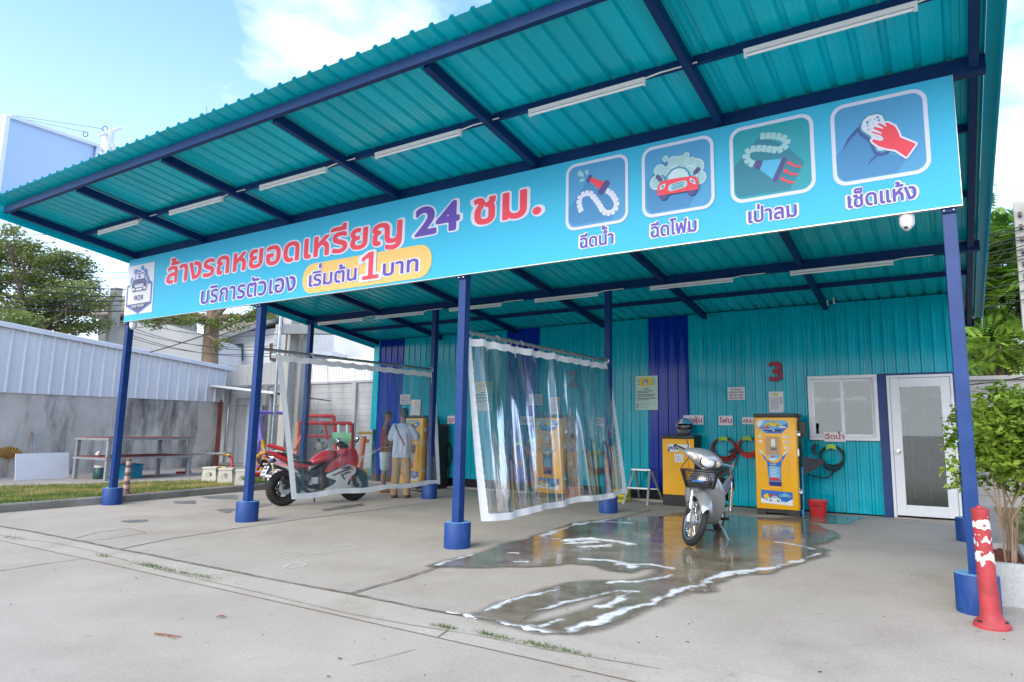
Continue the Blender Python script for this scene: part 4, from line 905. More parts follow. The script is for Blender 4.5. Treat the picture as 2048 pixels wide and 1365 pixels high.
# cloth on the side of the machine
M['cloth'] = mat('grey_cloth', (.05, .05, .065), .95, var=.25, scale=20)
mb = MB(); rows = []
for i in range(9):
    t = i/8; rows.append([(10.80+.36*t, 5.35+.03*math.sin(5*t+s)+.02*s, .97-.05*t*t - s*(.28*(1-t)**.8+.02) + .01*math.sin(9*t)) for s in (0, .25, .5, .75, 1)])
mb.grid(rows); o = mb.build('cleaning_cloth', M['cloth'], loc=(10.8, 5.35, .7), smooth=60); tag(o, 'dark grey cleaning cloth hanging beside the right hand machine', 'cloth')
mb = MB(); mb.tube([(10.76, 5.40, .005), (10.77, 5.40, .3), (10.765, 5.42, .8)], .014, 8); mb.tube([(10.76, 5.40, .01), (10.74, 5.40, .1)], .02, 8); o = mb.build('water_pipe', mat('light_blue_pipe', (.03, .30, .62), .35), loc=(10.76, 5.4, 0), smooth=50); tag(o, 'thin light blue water pipe standing beside the right hand machine', 'pipe')
# buckets, stepladder, crate, helmet
def bucket(px, py, label, col, w_=.145, h=.26, pos=None):
    c = pos or gnd(px, py); T = thing('bucket', label, 'bucket', (c[0], c[1], .005), 0, 'red buckets')
    mb = MB(); rr = lambda s, z: [(x, y, z) for x, y in rrect(-s, -s*.85, s, s*.85, s*.28, 5)]
    mb.grid([rr(w_*.78, 0), rr(w_*.80, .01), rr(w_*.90, h*.62), rr(w_*.93, h*.62), rr(w_*1.0, h-.02), rr(w_*1.08, h-.02), rr(w_*1.08, h), rr(w_*.98, h), rr(w_*.76, .02)], True); mb.add(rr(w_*.76, .02), [tuple(range(len(rr(w_, 0))))]); mb.build('tub', col, T, smooth=35)
    mb = MB(); mb.tube([(w_*1.1*math.cos(a), -w_*.75*math.sin(a)-.02, h-.03-.06*math.sin(a)) for a in np.linspace(0, math.pi, 14)], .004, 6); mb.build('handle', M['black'], T, smooth=60)
M['bucket'] = mat('red_bucket_plastic', (.42, .012, .015), .38, var=.06); M['bucket2'] = mat('dull_red_bucket_plastic', (.36, .02, .025), .45, var=.1)
bucket(1637, 1033, 'red bucket with a wire handle on the wet floor below the window', M['bucket'])
bucket(1148, 1002, 'red bucket beside the machine seen through the right curtain', M['bucket2'])
T = thing('step_stool', 'small folding aluminium step stool left of the vacuum cabinet', 'step stool', (7.72, 5.75, 0)); tp = .62
for s in (-1, 1):
    for y0, nm in ((-.36, 'leg'), (.40, 'leg')):
        mb = MB(); mb.bar((s*.25, y0, .005), (s*.16, (-.02 if y0 < 0 else .05), tp), .045, .022, (0, 1, 0)); mb.build(nm, M['alu'], T, bevel=.004)
mb = MB(); mb.box((0, .01, tp+.01), (.40, .20, .035)); mb.build('top_step', M['alu'], T, bevel=.006)
mb = MB(); mb.box((0, -.20, .29), (.43, .12, .03)); mb.build('lower_step', M['alu'], T, bevel=.005)
mb = MB(); mb.bar((-.21, .25, .25), (.21, .25, .25), .02, .02); mb.build('rear_bar', M['alu'], T)
T = thing('plastic_crate', 'small bright yellow slatted crate left of the step stool', 'crate', (7.23, 5.75, .005)); M['crate_y'] = mat('yellow_crate_plastic', (.55, .50, .02), .4)
mb = MB()
for z in (.0, .10, .19): mb.span((-.18, -.13, z), (.18, -.115, z+.035)); mb.span((-.18, .115, z), (.18, .13, z+.035)); mb.span((-.18, -.114, z), (-.165, .114, z+.035)); mb.span((.165, -.114, z), (.18, .114, z+.035))
for x in np.linspace(-.17, .17, 9): mb.span((x-.006, -.127, .0351), (x+.006, -.118, .0999)); mb.span((x-.006, -.127, .1351), (x+.006, -.118, .1899))
for y in np.linspace(-.1, .1, 6): mb.span((-.177, y-.006, .0351), (-.168, y+.006, .1899)); mb.span((.168, y-.006, .0351), (.177, y+.006, .1899))
mb.span((-.17, -.12, .001), (.17, .12, .008)); mb.build('basket', M['crate_y'], T)
T = thing('helmet', 'full face motorcycle helmet in blue and red lying on the vacuum cabinet', 'helmet', (8.58, 5.78, 1.306), R(28)); T.scale = (1.22, 1.22, 1.22)
M['h_blue'] = mat('helmet_blue', (.12, .36, .55), .2, coat=.6); M['h_red'] = mat('helmet_red', (.5, .06, .09), .2, coat=.6); M['h_white'] = mat('helmet_white', (.7, .7, .72), .2, coat=.6); M['visor'] = mat('dark_visor', (.008, .008, .01), .06, spec=.8)
mb = MB(); NU, NV = 28, 18; vs = []
for i in range(NV+1):
    th = math.pi*(.02 + .82*i/NV)
    for j in range(NU):
        a = 2*math.pi*j/NU; x, y, z = math.sin(th)*math.cos(a), math.sin(th)*math.sin(a), math.cos(th)
        chin = max(0, -y)*max(0, .1-z)*.35; vs.append((.135*x, .165*y - .165*chin*.6, .125 + .14*z*(1 if z > 0 else .85)))
for i in range(NV):
    for j in range(NU):
        a = (j+.5)/NU*360; th = .02+.82*(i+.5)/NV; q = (i*NU+j, (i+1)*NU+j, (i+1)*NU+(j+1) % NU, i*NU+(j+1) % NU)
        front = abs(a-270) < 62 and .40 < th < .60; mb.mi = 3 if front else (1 if 130 < a < 225 and .25 < th < .6 and (j+i) % 5 < 3 else (2 if 110 < a < 240 and th < .66 else 0)); mb.f.append(q); mb.m.append(mb.mi)
mb.v = vs; mb.f.append(tuple(range(NU-1, -1, -1))); mb.m.append(0); mb.f.append(tuple(NV*NU+j for j in range(NU))); mb.m.append(3)
mb.build('shell', [M['h_blue'], M['h_red'], M['h_white'], M['visor']], T, smooth=50)
mb = MB(); rows = [[(.142*math.cos(R(a))*k, .172*math.sin(R(a))*k, z) for a in range(214, 328, 6)] for z, k in ((.09, .99), (.115, 1.02), (.15, 1.0), (.175, .95))]; mb.grid(rows); mb.build('visor', M['visor'], T, smooth=60)
mb = MB()
for dx in (.05, .075): mb.tube([(dx, -.165, .03), (dx+.02, -.14, .05), (dx+.035, -.115, .07)], .006, 6)
mb.build('vent', M['black'], T)

# ================================================================ CLEAR CURTAINS
def pvcmat(f0=.05, f1=.55, hz=.25):
    m = bpy.data.materials.new('clear_pvc'); m.use_nodes = True; t = m.node_tree; n = t.nodes; l = t.links; n.remove(n['Principled BSDF'])
    tr = n.new('ShaderNodeBsdfTransparent'); tr.inputs[0].default_value = (.93, .94, .95, 1)
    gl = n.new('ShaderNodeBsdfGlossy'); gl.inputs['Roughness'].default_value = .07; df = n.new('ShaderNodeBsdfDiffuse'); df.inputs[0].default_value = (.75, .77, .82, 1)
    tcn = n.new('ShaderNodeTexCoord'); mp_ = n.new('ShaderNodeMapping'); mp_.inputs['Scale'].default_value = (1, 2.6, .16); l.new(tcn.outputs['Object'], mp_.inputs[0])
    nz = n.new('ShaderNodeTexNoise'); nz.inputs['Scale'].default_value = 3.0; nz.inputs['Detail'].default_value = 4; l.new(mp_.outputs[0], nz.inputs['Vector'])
    bp = n.new('ShaderNodeBump'); bp.inputs['Strength'].default_value = .2; bp.inputs['Distance'].default_value = .04; l.new(nz.outputs[0], bp.inputs['Height']); l.new(bp.outputs[0], gl.inputs['Normal'])
    lw = n.new('ShaderNodeLayerWeight'); lw.inputs[0].default_value = .28; l.new(bp.outputs[0], lw.inputs['Normal'])
    ma = n.new('ShaderNodeMath'); ma.operation = 'MULTIPLY_ADD'; ma.inputs[1].default_value = f1; ma.inputs[2].default_value = f0; l.new(lw.outputs['Fresnel'], ma.inputs[0])
    m1 = n.new('ShaderNodeMixShader'); rp = n.new('ShaderNodeValToRGB'); rp.color_ramp.elements[0].position = .47; rp.color_ramp.elements[1].position = .66; rp.color_ramp.elements[0].color = (.03, .03, .03, 1); rp.color_ramp.elements[1].color = (hz, hz, hz, 1); l.new(nz.outputs[0], rp.inputs[0])  # faint soap film plus painted reflection streaks, mixed in as white diffuse
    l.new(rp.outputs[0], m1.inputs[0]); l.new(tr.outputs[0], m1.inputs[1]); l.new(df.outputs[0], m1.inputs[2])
    m2 = n.new('ShaderNodeMixShader'); l.new(ma.outputs[0], m2.inputs[0]); l.new(m1.outputs[0], m2.inputs[1]); l.new(gl.outputs[0], m2.inputs[2]); l.new(m2.outputs[0], n['Material Output'].inputs[0]); return m
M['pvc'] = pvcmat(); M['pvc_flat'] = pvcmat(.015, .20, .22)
def curtain(X, y0, y1, zt, b0, b1, nr, label, seed, amp=1., pm_='pvc'):
    rg = np.random.default_rng(seed); ph = rg.random(8)*6.28
    T = thing('clear_curtain', label, 'curtain', (X, (y0+y1)/2, zt), 0, 'clear vinyl wash bay curtains')
    def P(u, v, off=0.):
        top = np.array([X, y0+(y1-y0)*u, zt - .02*abs(math.sin(math.pi*nr*u))]); bot = np.array(b0)*(1-u) + np.array(b1)*u
        p = top*(1-v) + bot*v; s = v*(1-v)
        f = .020*math.sin(2*math.pi*(nr/2)*u + ph[0]) * (1-.85*v) + .050*v*math.sin(2*math.pi*1.7*u+ph[1]+.8*v) + .024*math.sin(2*math.pi*5.3*u+ph[2]+1.8*v)*(.4+.6*v) + .010*math.sin(2*math.pi*11.3*u+ph[6]+3*v)
        p[0] += f*amp + off + .25*s*(b0[0]-X)*0; p[1] += .05*s*math.sin(7*u+ph[4]); p[2] += .012*v*math.sin(2*math.pi*3.1*u+ph[5])
        return tuple(p)
    H = zt-.3; tu = .10/(y1-y0); tv = .095/H; bv = .085/H
    def sheet(name, m, us, vs, off): mb = MB(); mb.grid([[P(u, v, off) for u in us] for v in vs]); return mb.build(name, m, T, world=True, smooth=80)
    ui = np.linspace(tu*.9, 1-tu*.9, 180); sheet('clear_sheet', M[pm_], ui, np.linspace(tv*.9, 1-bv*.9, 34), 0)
    ua = np.linspace(0, 1, 200)
    sheet('top_hem', M['hem'], ua, np.linspace(0, tv, 3), .004); sheet('bottom_hem', M['hem'], ua, np.linspace(1-bv, 1, 3), .004)
    vv = np.linspace(tv, 1-bv, 60)
    wob = [[P(u, v, .004 + .004*math.sin(v*150)*math.sin(u/tu*2)) for u in np.linspace(0, tu, 4)] for v in vv]; mb = MB(); mb.grid(wob); mb.build('side_hem', M['hem'], T, world=True, smooth=80)
    wob = [[P(u, v, .004 + .004*math.sin(v*150)) for u in np.linspace(1-tu, 1, 4)] for v in vv]; mb = MB(); mb.grid(wob); mb.build('side_hem', M['hem'], T, world=True, smooth=80)
    for k in range(nr+1):
        u = .012 + .976*k/nr; p = P(u, .012, .0); mb = MB(); a0 = rg.uniform(-.3, .3)
        mb.tube([(X+.012*math.sin(a0)+.0, p[1] + .0 + .032*math.cos(a)*math.sin(.9+a0), zt+.035+.048*math.sin(a)) if False else (X+.036*math.cos(a), p[1]+.022*math.cos(a+a0), zt+.030+.046*math.sin(a)) for a in np.linspace(.0, 2*math.pi, 17)[:-1]], .0042, 6, closed=True); mb.build('ring', M['steel'], T, world=True, smooth=60)
def rail(X, y0, y1, z, label):
    T = thing('curtain_rail', label, 'rail', (X, (y0+y1)/2, z), 0, 'steel curtain rails between the posts')
    mb = MB(); mb.cyl((X, y0, z), (X, y1, z), .024, n=14); mb.build('pipe', M['steel'], T, world=True, smooth=50)
    for y, s in ((y0, 1), (y1, -1)): mb = MB(); mb.lathe([(.024, 0), (.05, 0), (.05, .006), (.03, .012), (.03, .03), (.024, .03)], 16, Matrix.Translation((X, y, z)) @ Matrix.Rotation(R(-90*s), 4, 'X'), True); mb.build('flange', M['steel'], T, world=True, smooth=40)
rail(3.86, .054, DM-.054, 2.585, 'grey steel curtain rail carrying the left curtain'); rail(7.86, .054, DM-.054, 2.585, 'grey steel curtain rail carrying the right curtain')
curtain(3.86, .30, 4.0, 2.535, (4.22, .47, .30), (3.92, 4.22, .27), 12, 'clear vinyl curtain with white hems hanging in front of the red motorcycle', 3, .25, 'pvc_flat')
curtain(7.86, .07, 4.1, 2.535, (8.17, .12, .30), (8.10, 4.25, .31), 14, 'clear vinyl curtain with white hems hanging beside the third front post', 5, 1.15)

# ================================================================ WET FLOOR AND FOAM
def wetmat():
    m = bpy.data.materials.new('soapy_water'); m.use_nodes = True; t = m.node_tree; n = t.nodes; l = t.links; b = n['Principled BSDF']
    tcn = n.new('ShaderNodeTexCoord')
    def nz(s, d): q = n.new('ShaderNodeTexNoise'); q.inputs['Scale'].default_value = s; q.inputs['Detail'].default_value = d; q.inputs['Roughness'].default_value = .65; l.new(tcn.outputs['Object'], q.inputs['Vector']); return q.outputs[0]
    r = n.new('ShaderNodeValToRGB'); r.color_ramp.elements[0].position = .35; r.color_ramp.elements[1].position = .7; r.color_ramp.elements[0].color = (.15, .118, .078, 1); r.color_ramp.elements[1].color = (.30, .25, .18, 1); l.new(nz(2.5, 7), r.inputs[0])
    f = n.new('ShaderNodeValToRGB'); f.color_ramp.elements[0].position = .60; f.color_ramp.elements[1].position = .78; f.color_ramp.elements[0].color = (0, 0, 0, 1); f.color_ramp.elements[1].color = (.5, .5, .5, 1)
    mp_ = n.new('ShaderNodeMapping'); mp_.inputs['Scale'].default_value = (1.2, 3.5, 1); l.new(tcn.outputs['Object'], mp_.inputs[0]); q = n.new('ShaderNodeTexNoise'); q.inputs['Scale'].default_value = 1.6; q.inputs['Detail'].default_value = 8; q.inputs['Roughness'].default_value = .7; l.new(mp_.outputs[0], q.inputs['Vector']); l.new(q.outputs[0], f.inputs[0])
    mx = n.new('ShaderNodeMix'); mx.data_type = 'RGBA'; l.new(f.outputs[0], mx.inputs[0]); l.new(r.outputs[0], mx.inputs[6]); mx.inputs[7].default_value = (.45, .46, .46, 1); l.new(mx.outputs[2], b.inputs['Base Color'])
    ro = n.new('ShaderNodeMapRange'); ro.inputs[1].default_value = .35; ro.inputs[2].default_value = .7; ro.inputs[3].default_value = .02; ro.inputs[4].default_value = .26; l.new(nz(3.2, 6), ro.inputs[0]); l.new(ro.outputs[0], b.inputs['Roughness']); b.inputs['IOR'].default_value = 1.5; b.inputs['Specular IOR Level'].default_value = .6
    bp = n.new('ShaderNodeBump'); bp.inputs['Strength'].default_value = .10; bp.inputs['Distance'].default_value = .01; l.new(nz(7, 3), bp.inputs['Height']); l.new(bp.outputs[0], b.inputs['Normal']); return m
M['wet'] = wetmat()
outer = [(869, 1134), (905, 1122), (951, 1110), (1010, 1092), (1081, 1072), (1120, 1058), (1154, 1046), (1221, 1038), (1290, 1035), (1330, 1034), (1365, 1027), (1416, 1030), (1465, 1032), (1512, 1036), (1560, 1038), (1600, 1036), (1621, 1048), (1655, 1060), (1679, 1077), (1650, 1086), (1625, 1092), (1648, 1102), (1636, 1115), (1600, 1126), (1532, 1148), (1481, 1150), (1450, 1158), (1423, 1174), (1424, 1185), (1368, 1186), (1358, 1196), (1296, 1222), (1204, 1253), (1153, 1268), (1100, 1266), (1060, 1258), (1015, 1249), (975, 1241), (957, 1230), (1003, 1207), (1048, 1195), (1124, 1176), (1154, 1169), (1210, 1166), (1260, 1164), (1305, 1155), (1322, 1148), (1313, 1138), (1279, 1138), (1259, 1146), (1231, 1141), (1194, 1134), (1140, 1130), (1091, 1135), (1040, 1135), (966, 1135)]
hole = [(1036, 1249), (1072, 1229), (1110, 1217), (1148, 1206), (1190, 1196), (1222, 1192), (1233, 1195), (1200, 1213), (1160, 1226), (1124, 1236), (1080, 1248)]
P0, P1 = np.array(trace(outer)), np.array(trace(hole)); a_, b_ = P0.min(0)-.3, P0.max(0)+.3; hh_ = .014
X, Y = np.meshgrid(np.arange(a_[0], b_[0], hh_), np.arange(a_[1], b_[1], hh_)); nzz = vnoise(X, Y, 2.2, 5, 8)
F = np.minimum(poly_sdf(X, Y, P0) + .10*nzz, -poly_sdf(X, Y, P1) + .05*nzz)
o = field_sheet('water_puddle', F, a_[0], a_[1], hh_, .0105, M['wet'])
M['damp2'] = mat('damp_rim', (.24, .21, .17), .45, var=.2, scale=6)
patch('water_puddle', [(1600, 1033), (1640, 1030), (1700, 1035), (1732, 1036), (1712, 1041), (1700, 1050), (1655, 1049), (1622, 1045)], .0105, M['wet'], .05)
M['foam'] = mat('soap_foam', (.68, .70, .73), .55, var=.03, scale=30, bump=.25, bscale=60, spec=.3)
strips = [([(883, 1227), (924, 1232), (957, 1243), (1006, 1250), (1042, 1257), (1063, 1263), (1103, 1270), (1133, 1272)], .030), ([(935, 1234), (948, 1238)], .075), ([(1052, 1257), (1062, 1261)], .05),
  ([(1146, 1263), (1194, 1246), (1245, 1223), (1293, 1214), (1334, 1198), (1351, 1184), (1402, 1174), (1426, 1160), (1457, 1150)], .035), ([(1310, 1206), (1340, 1192), (1352, 1182)], .055), ([(1402, 1172), (1426, 1158), (1457, 1148), (1518, 1143), (1573, 1132), (1614, 1118), (1638, 1110)], .05), ([(1470, 1146), (1540, 1139), (1590, 1126)], .08),
  ([(960, 1228), (1003, 1209), (1040, 1199), (1108, 1183)], .022), ([(1074, 1225), (1142, 1206), (1211, 1189), (1245, 1184), (1276, 1186)], .026), ([(1270, 1187), (1245, 1199), (1215, 1212), (1185, 1217)], .05),
  ([(1218, 1167), (1286, 1165), (1324, 1158), (1348, 1152)], .03), ([(1163, 1120), (1231, 1125), (1262, 1131), (1300, 1131), (1348, 1140)], .045), ([(1240, 1130), (1270, 1136)], .07),
  ([(1132, 1083), (1183, 1079), (1218, 1083), (1259, 1090)], .09), ([(1170, 1095), (1210, 1094), (1230, 1089)], .10), ([(1150, 1088), (1190, 1086)], .1), ([(1084, 1074), (1125, 1060), (1156, 1048), (1204, 1043), (1231, 1039)], .05), ([(1156, 1050), (1204, 1045), (1259, 1048)], .07), ([(1084, 1076), (1100, 1080), (1115, 1080)], .03),
  ([(878, 1132), (912, 1121), (944, 1112)], .022), ([(1020, 1109), (1035, 1109)], .03), ([(1030, 1126), (1048, 1126)], .035), ([(1553, 1086), (1587, 1091), (1625, 1100)], .035), ([(1100, 1247), (1125, 1244)], .022), ([(1090, 1253), (1100, 1252)], .02)]
Ff = np.full(X.shape, -9.); nf = vnoise(X, Y, 3.2, 4, 21); nf2 = vnoise(X, Y, 11, 3, 22); nf3 = vnoise(X, Y, 6, 3, 23)
Fs = np.full(X.shape, -9.)
for k_, (pts, r_) in enumerate(strips):
    Fs = np.maximum(Fs, r_*(.9 if k_ < 4 else .5)*(.45+1.25*nf+.6*nf2) - seg_dist(X + .05*nf3, Y + .05*nf2, trace(pts), False))
for pts, r_ in strips: Ff = np.maximum(Ff, r_*(.45+1.25*nf+.6*nf2) - seg_dist(X + .05*nf3, Y + .05*nf2, trace(pts), False))
Fw = Ff; Ff = Fs - .010 - .012*nf2
hgt = .012 + np.clip(Ff, 0, .05)**.8*.22*(1+.5*vnoise(X, Y, 9, 3, 5))
def foamz(x, y):
    i = min(max((x-a_[0])/hh_, 0), X.shape[1]-1.001); j = min(max((y-a_[1])/hh_, 0), X.shape[0]-1.001); i0, j0 = int(i), int(j); u, v = i-i0, j-j0
    return (x, y, float((hgt[j0, i0]*(1-u)+hgt[j0, i0+1]*u)*(1-v) + (hgt[j0+1, i0]*(1-u)+hgt[j0+1, i0+1]*u)*v))
mb = MB()
# cell-wise so that the domes keep their height
ny, nx = Ff.shape; ins = Ff > 0; idx = {}
def fv(i, j):
    if (i, j) not in idx: idx[(i, j)] = len(mb.v); mb.v.append((X[0, i], Y[j, 0], float(hgt[j, i]) if ins[j, i] else .0115))
    return idx[(i, j)]
for j in range(ny-1):
    for i in np.nonzero(ins[j, :-1] | ins[j+1, :-1] | ins[j, 1:] | ins[j+1, 1:])[0]: mb.f.append((fv(i, j), fv(i+1, j), fv(i+1, j+1), fv(i, j+1))); mb.m.append(0)
mb.build('soap_foam', M['foam'], smooth=70, kind='stuff')
Ff = Fw
def filmmat():
    m = bpy.data.materials.new('thin_suds'); m.use_nodes = True; t = m.node_tree; n = t.nodes; l = t.links; b = n['Principled BSDF']; b.inputs['Base Color'].default_value = (.74, .76, .78, 1); b.inputs['Roughness'].default_value = .5
    tcn = n.new('ShaderNodeTexCoord'); q = n.new('ShaderNodeTexNoise'); q.inputs['Scale'].default_value = 9; q.inputs['Detail'].default_value = 8; q.inputs['Roughness'].default_value = .72; l.new(tcn.outputs['Object'], q.inputs['Vector']); at_ = n.new('ShaderNodeAttribute'); at_.attribute_name = 'cover'
    a = n.new('ShaderNodeMath'); a.operation = 'ADD'; l.new(q.outputs[0], a.inputs[0]); l.new(at_.outputs['Fac'], a.inputs[1]); r = n.new('ShaderNodeMapRange'); r.inputs[1].default_value = .50; r.inputs[2].default_value = .95; l.new(a.outputs[0], r.inputs[0]); l.new(r.outputs[0], b.inputs['Alpha']); return m
cov = np.clip(.30 + Ff/.11, -.2, .40); mb = MB(); idx = {}; att = []; msk = (Ff > -.08) & (F > -.03)
def fw(i, j):
    if (i, j) not in idx: idx[(i, j)] = len(mb.v); mb.v.append((X[0, i], Y[j, 0], .0116)); att.append(float(cov[j, i]))
    return idx[(i, j)]
for j in range(ny-1):
    for i in np.nonzero(msk[j, :-1] & msk[j+1, :-1] & msk[j, 1:] & msk[j+1, 1:])[0]: mb.f.append((fw(i, j), fw(i+1, j), fw(i+1, j+1), fw(i, j+1))); mb.m.append(0)
o = mb.build('thin_suds', filmmat(), kind='stuff'); a = o.data.attributes.new('cover', 'FLOAT', 'POINT'); a.data.foreach_set('value', att)
m = M['damp2']; t = m.node_tree; at_ = t.nodes.new('ShaderNodeAttribute'); at_.attribute_name = 'cover'; t.links.new(at_.outputs['Fac'], t.nodes['Principled BSDF'].inputs['Alpha'])
fe = np.clip(1 + (F + .03*vnoise(X, Y, 6, 4, 31))/.10, 0, 1)**1.5*.9; mb = MB(); idx = {}; att = []; msk = (F > -.14) & (F < .03)
def fw(i, j):
    if (i, j) not in idx: idx[(i, j)] = len(mb.v); mb.v.append((X[0, i], Y[j, 0], .0086)); att.append(float(fe[j, i]))
    return idx[(i, j)]
for j in range(0, ny-1):
    for i in np.nonzero(msk[j, :-1] & msk[j+1, :-1] & msk[j, 1:] & msk[j+1, 1:])[0]: mb.f.append((fw(i, j), fw(i+1, j), fw(i+1, j+1), fw(i, j+1))); mb.m.append(0)
o = mb.build('damp_rim', m, kind='structure'); a = o.data.attributes.new('cover', 'FLOAT', 'POINT'); a.data.foreach_set('value', att)

# ================================================================ MOTORCYCLES
M['silver'] = mat('silver_body_paint', (.42, .43, .45), .26, .55, var=.03, scale=6, coat=.4)
M['lens'] = mat('headlamp_lens', (.80, .82, .84), .06, 0, spec=.8); M['amber'] = mat('indicator_lens', (.60, .50, .42), .12); M['tail_red'] = mat('tail_lamp', (.35, .01, .01), .2)
M['seat'] = mat('black_seat', (.014, .014, .015), .45, var=.2, scale=8, bump=.15, bscale=90); M['engine'] = mat('dark_engine', (.06, .06, .065), .45, .6, var=.3, scale=14); M['alloy'] = mat('dark_alloy', (.035, .035, .038), .4, .4)
M['spring'] = mat('yellow_spring', (.62, .40, .03), .35); M['mesh'] = mat('black_wire', (.012, .012, .013), .5); M['bikered'] = mat('red_fairing_paint', (.46, .008, .018), .22, coat=.7, var=.05); M['bikewhite'] = mat('white_fairing_paint', (.62, .60, .58), .28, coat=.5, var=.04); M['wine'] = mat('maroon_decal', (.10, .012, .03), .35); M['plate_w'] = mat('plate_white', (.70, .71, .70), .5); M['plate_b'] = mat('plate_blue', (.02, .05, .33), .5)
MY = Matrix.Rotation(R(90), 4, 'X')          # lathe axis z -> -y
def torus(mb, Rm, rw, rh, c, n=44, k=12):
    rows = []
    for i in range(n):
        a = 2*math.pi*i/n
        rows.append([(c[0]+(Rm+rh*math.cos(b))*math.cos(a), c[1]+rw*math.sin(b), c[2]+(Rm+rh*math.cos(b))*math.sin(a)) for b in [2*math.pi*j/k for j in range(k)]])
    rows.append(rows[0]); mb.grid(rows, True)
def wheel(name, par, c, Ro, wt, style, disc=0):
    """tyre is the part; rim, spokes and brake disc are its sub-parts; local x forward, axle along y"""
    mb = MB(); torus(mb, Ro-wt*.55, wt/2, wt*.55, c)
    for i in range(36):                                  # tread grooves as raised blocks
        a = 2*math.pi*i/36
        for s in (-1, 1): mb.bar((c[0]+(Ro+.001)*math.cos(a), c[1]+s*wt*.06, c[2]+(Ro+.001)*math.sin(a)), (c[0]+(Ro-.012)*math.cos(a+.06), c[1]+s*wt*.42, c[2]+(Ro-.012)*math.sin(a+.06)), .016, .006, (math.cos(a), 0, math.sin(a)))
    ty = mb.build(name, M['rubber'], par, smooth=50)
    Ri = Ro-wt*1.02; mb = MB(); prof = [(Ri-.022, -.018), (Ri, -.03), (Ri+.012, -.03), (Ri+.004, -.012), (Ri+.004, .012), (Ri+.012, .03), (Ri, .03), (Ri-.022, .018)]
    T = Matrix.Translation(c) @ MY; mb.lathe(prof, 40, T, True); rm = M['chrome'] if style == 'wire' else M['alloy']
    mb.lathe([(0, -.05), (.045, -.05), (.05, -.03), (.03, -.02), (.03, .02), (.05, .03), (.045, .05), (0, .05)], 20, T)
    if style == 'wire':
        for i in range(36):
            a = 2*math.pi*i/36; b = a + (.5 if i % 2 else -.5); s = .03 if i % 4 < 2 else -.03
            mb.tube([(c[0]+.045*math.cos(b), c[1]+s, c[2]+.045*math.sin(b)), (c[0]+(Ri-.018)*math.cos(a), c[1], c[2]+(Ri-.018)*math.sin(a))], .0022, 4, False)
    else:
        for i in range(5):
            for da in (-.17, .17):
                a = 2*math.pi*i/5 + .3; mb.bar((c[0]+.035*math.cos(a), c[1], c[2]+.035*math.sin(a)), (c[0]+(Ri-.012)*math.cos(a+da), c[1], c[2]+(Ri-.012)*math.sin(a+da)), .03, .022, (0, 1, 0))
    mb.build('rim', rm, ty, smooth=40)
    if disc:
        mb = MB(); y = c[1]+disc; mb.lathe([(.055, y-c[1]-.002), (.115, y-c[1]-.002), (.115, y-c[1]+.002), (.055, y-c[1]+.002)], 32, Matrix.Translation((c[0], c[1], c[2])) @ Matrix.Rotation(R(-90), 4, 'X'), True); mb.lathe([(.0, y-c[1]-.003), (.06, y-c[1]-.003), (.06, y-c[1]+.003), (0, y-c[1]+.003)], 16, Matrix.Translation(c) @ Matrix.Rotation(R(-90), 4, 'X')); mb.build('brake_disc', M['steel'], ty, smooth=40)
    return ty
def shell(mb, rows, th, axis=0):
    """thin curved panel with real thickness"""
    n = len(mb.v); mb.grid(rows); k = len(mb.v)-n; mb.v += [tuple(c - (th if i == axis else 0) for i, c in enumerate(v)) for v in mb.v[n:n+k]]
    A, B = len(rows), len(rows[0])
    for i in range(A-1):
        for j in range(B-1): q = (n+k+i*B+j, n+k+(i+1)*B+j, n+k+(i+1)*B+j+1, n+k+i*B+j+1); mb.f.append(q); mb.m.append(mb.mi)
    ring = [i*B for i in range(A)] + [(A-1)*B+j for j in range(1, B)] + [i*B+B-1 for i in range(A-2, -1, -1)] + [j for j in range(B-2, 0, -1)]
    for a, b in zip(ring, ring[1:]+ring[:1]): mb.f.append((n+a, n+b, n+k+b, n+k+a)); mb.m.append(mb.mi)
def loft(mb, secs, n=14, pw=2.4):
    """secs: (x, y, z, half-width in y, half-height in z) superellipse sections along x"""
    rows = []
    for x, y, z, a, b in secs:
        r_ = []
        for j in range(n):
            t = 2*math.pi*j/n; c, s = math.cos(t), math.sin(t); r_.append((x, y + a*math.copysign(abs(c)**(2/pw), c), z + b*math.copysign(abs(s)**(2/pw), s)))
        rows.append(r_)
    k = len(mb.v); mb.grid(rows, True); mb.f += [tuple(k+j for j in range(n-1, -1, -1)), tuple(k+(len(rows)-1)*n+j for j in range(n))]; mb.m += [mb.mi]*2
def grown(px, m=0):
    return px
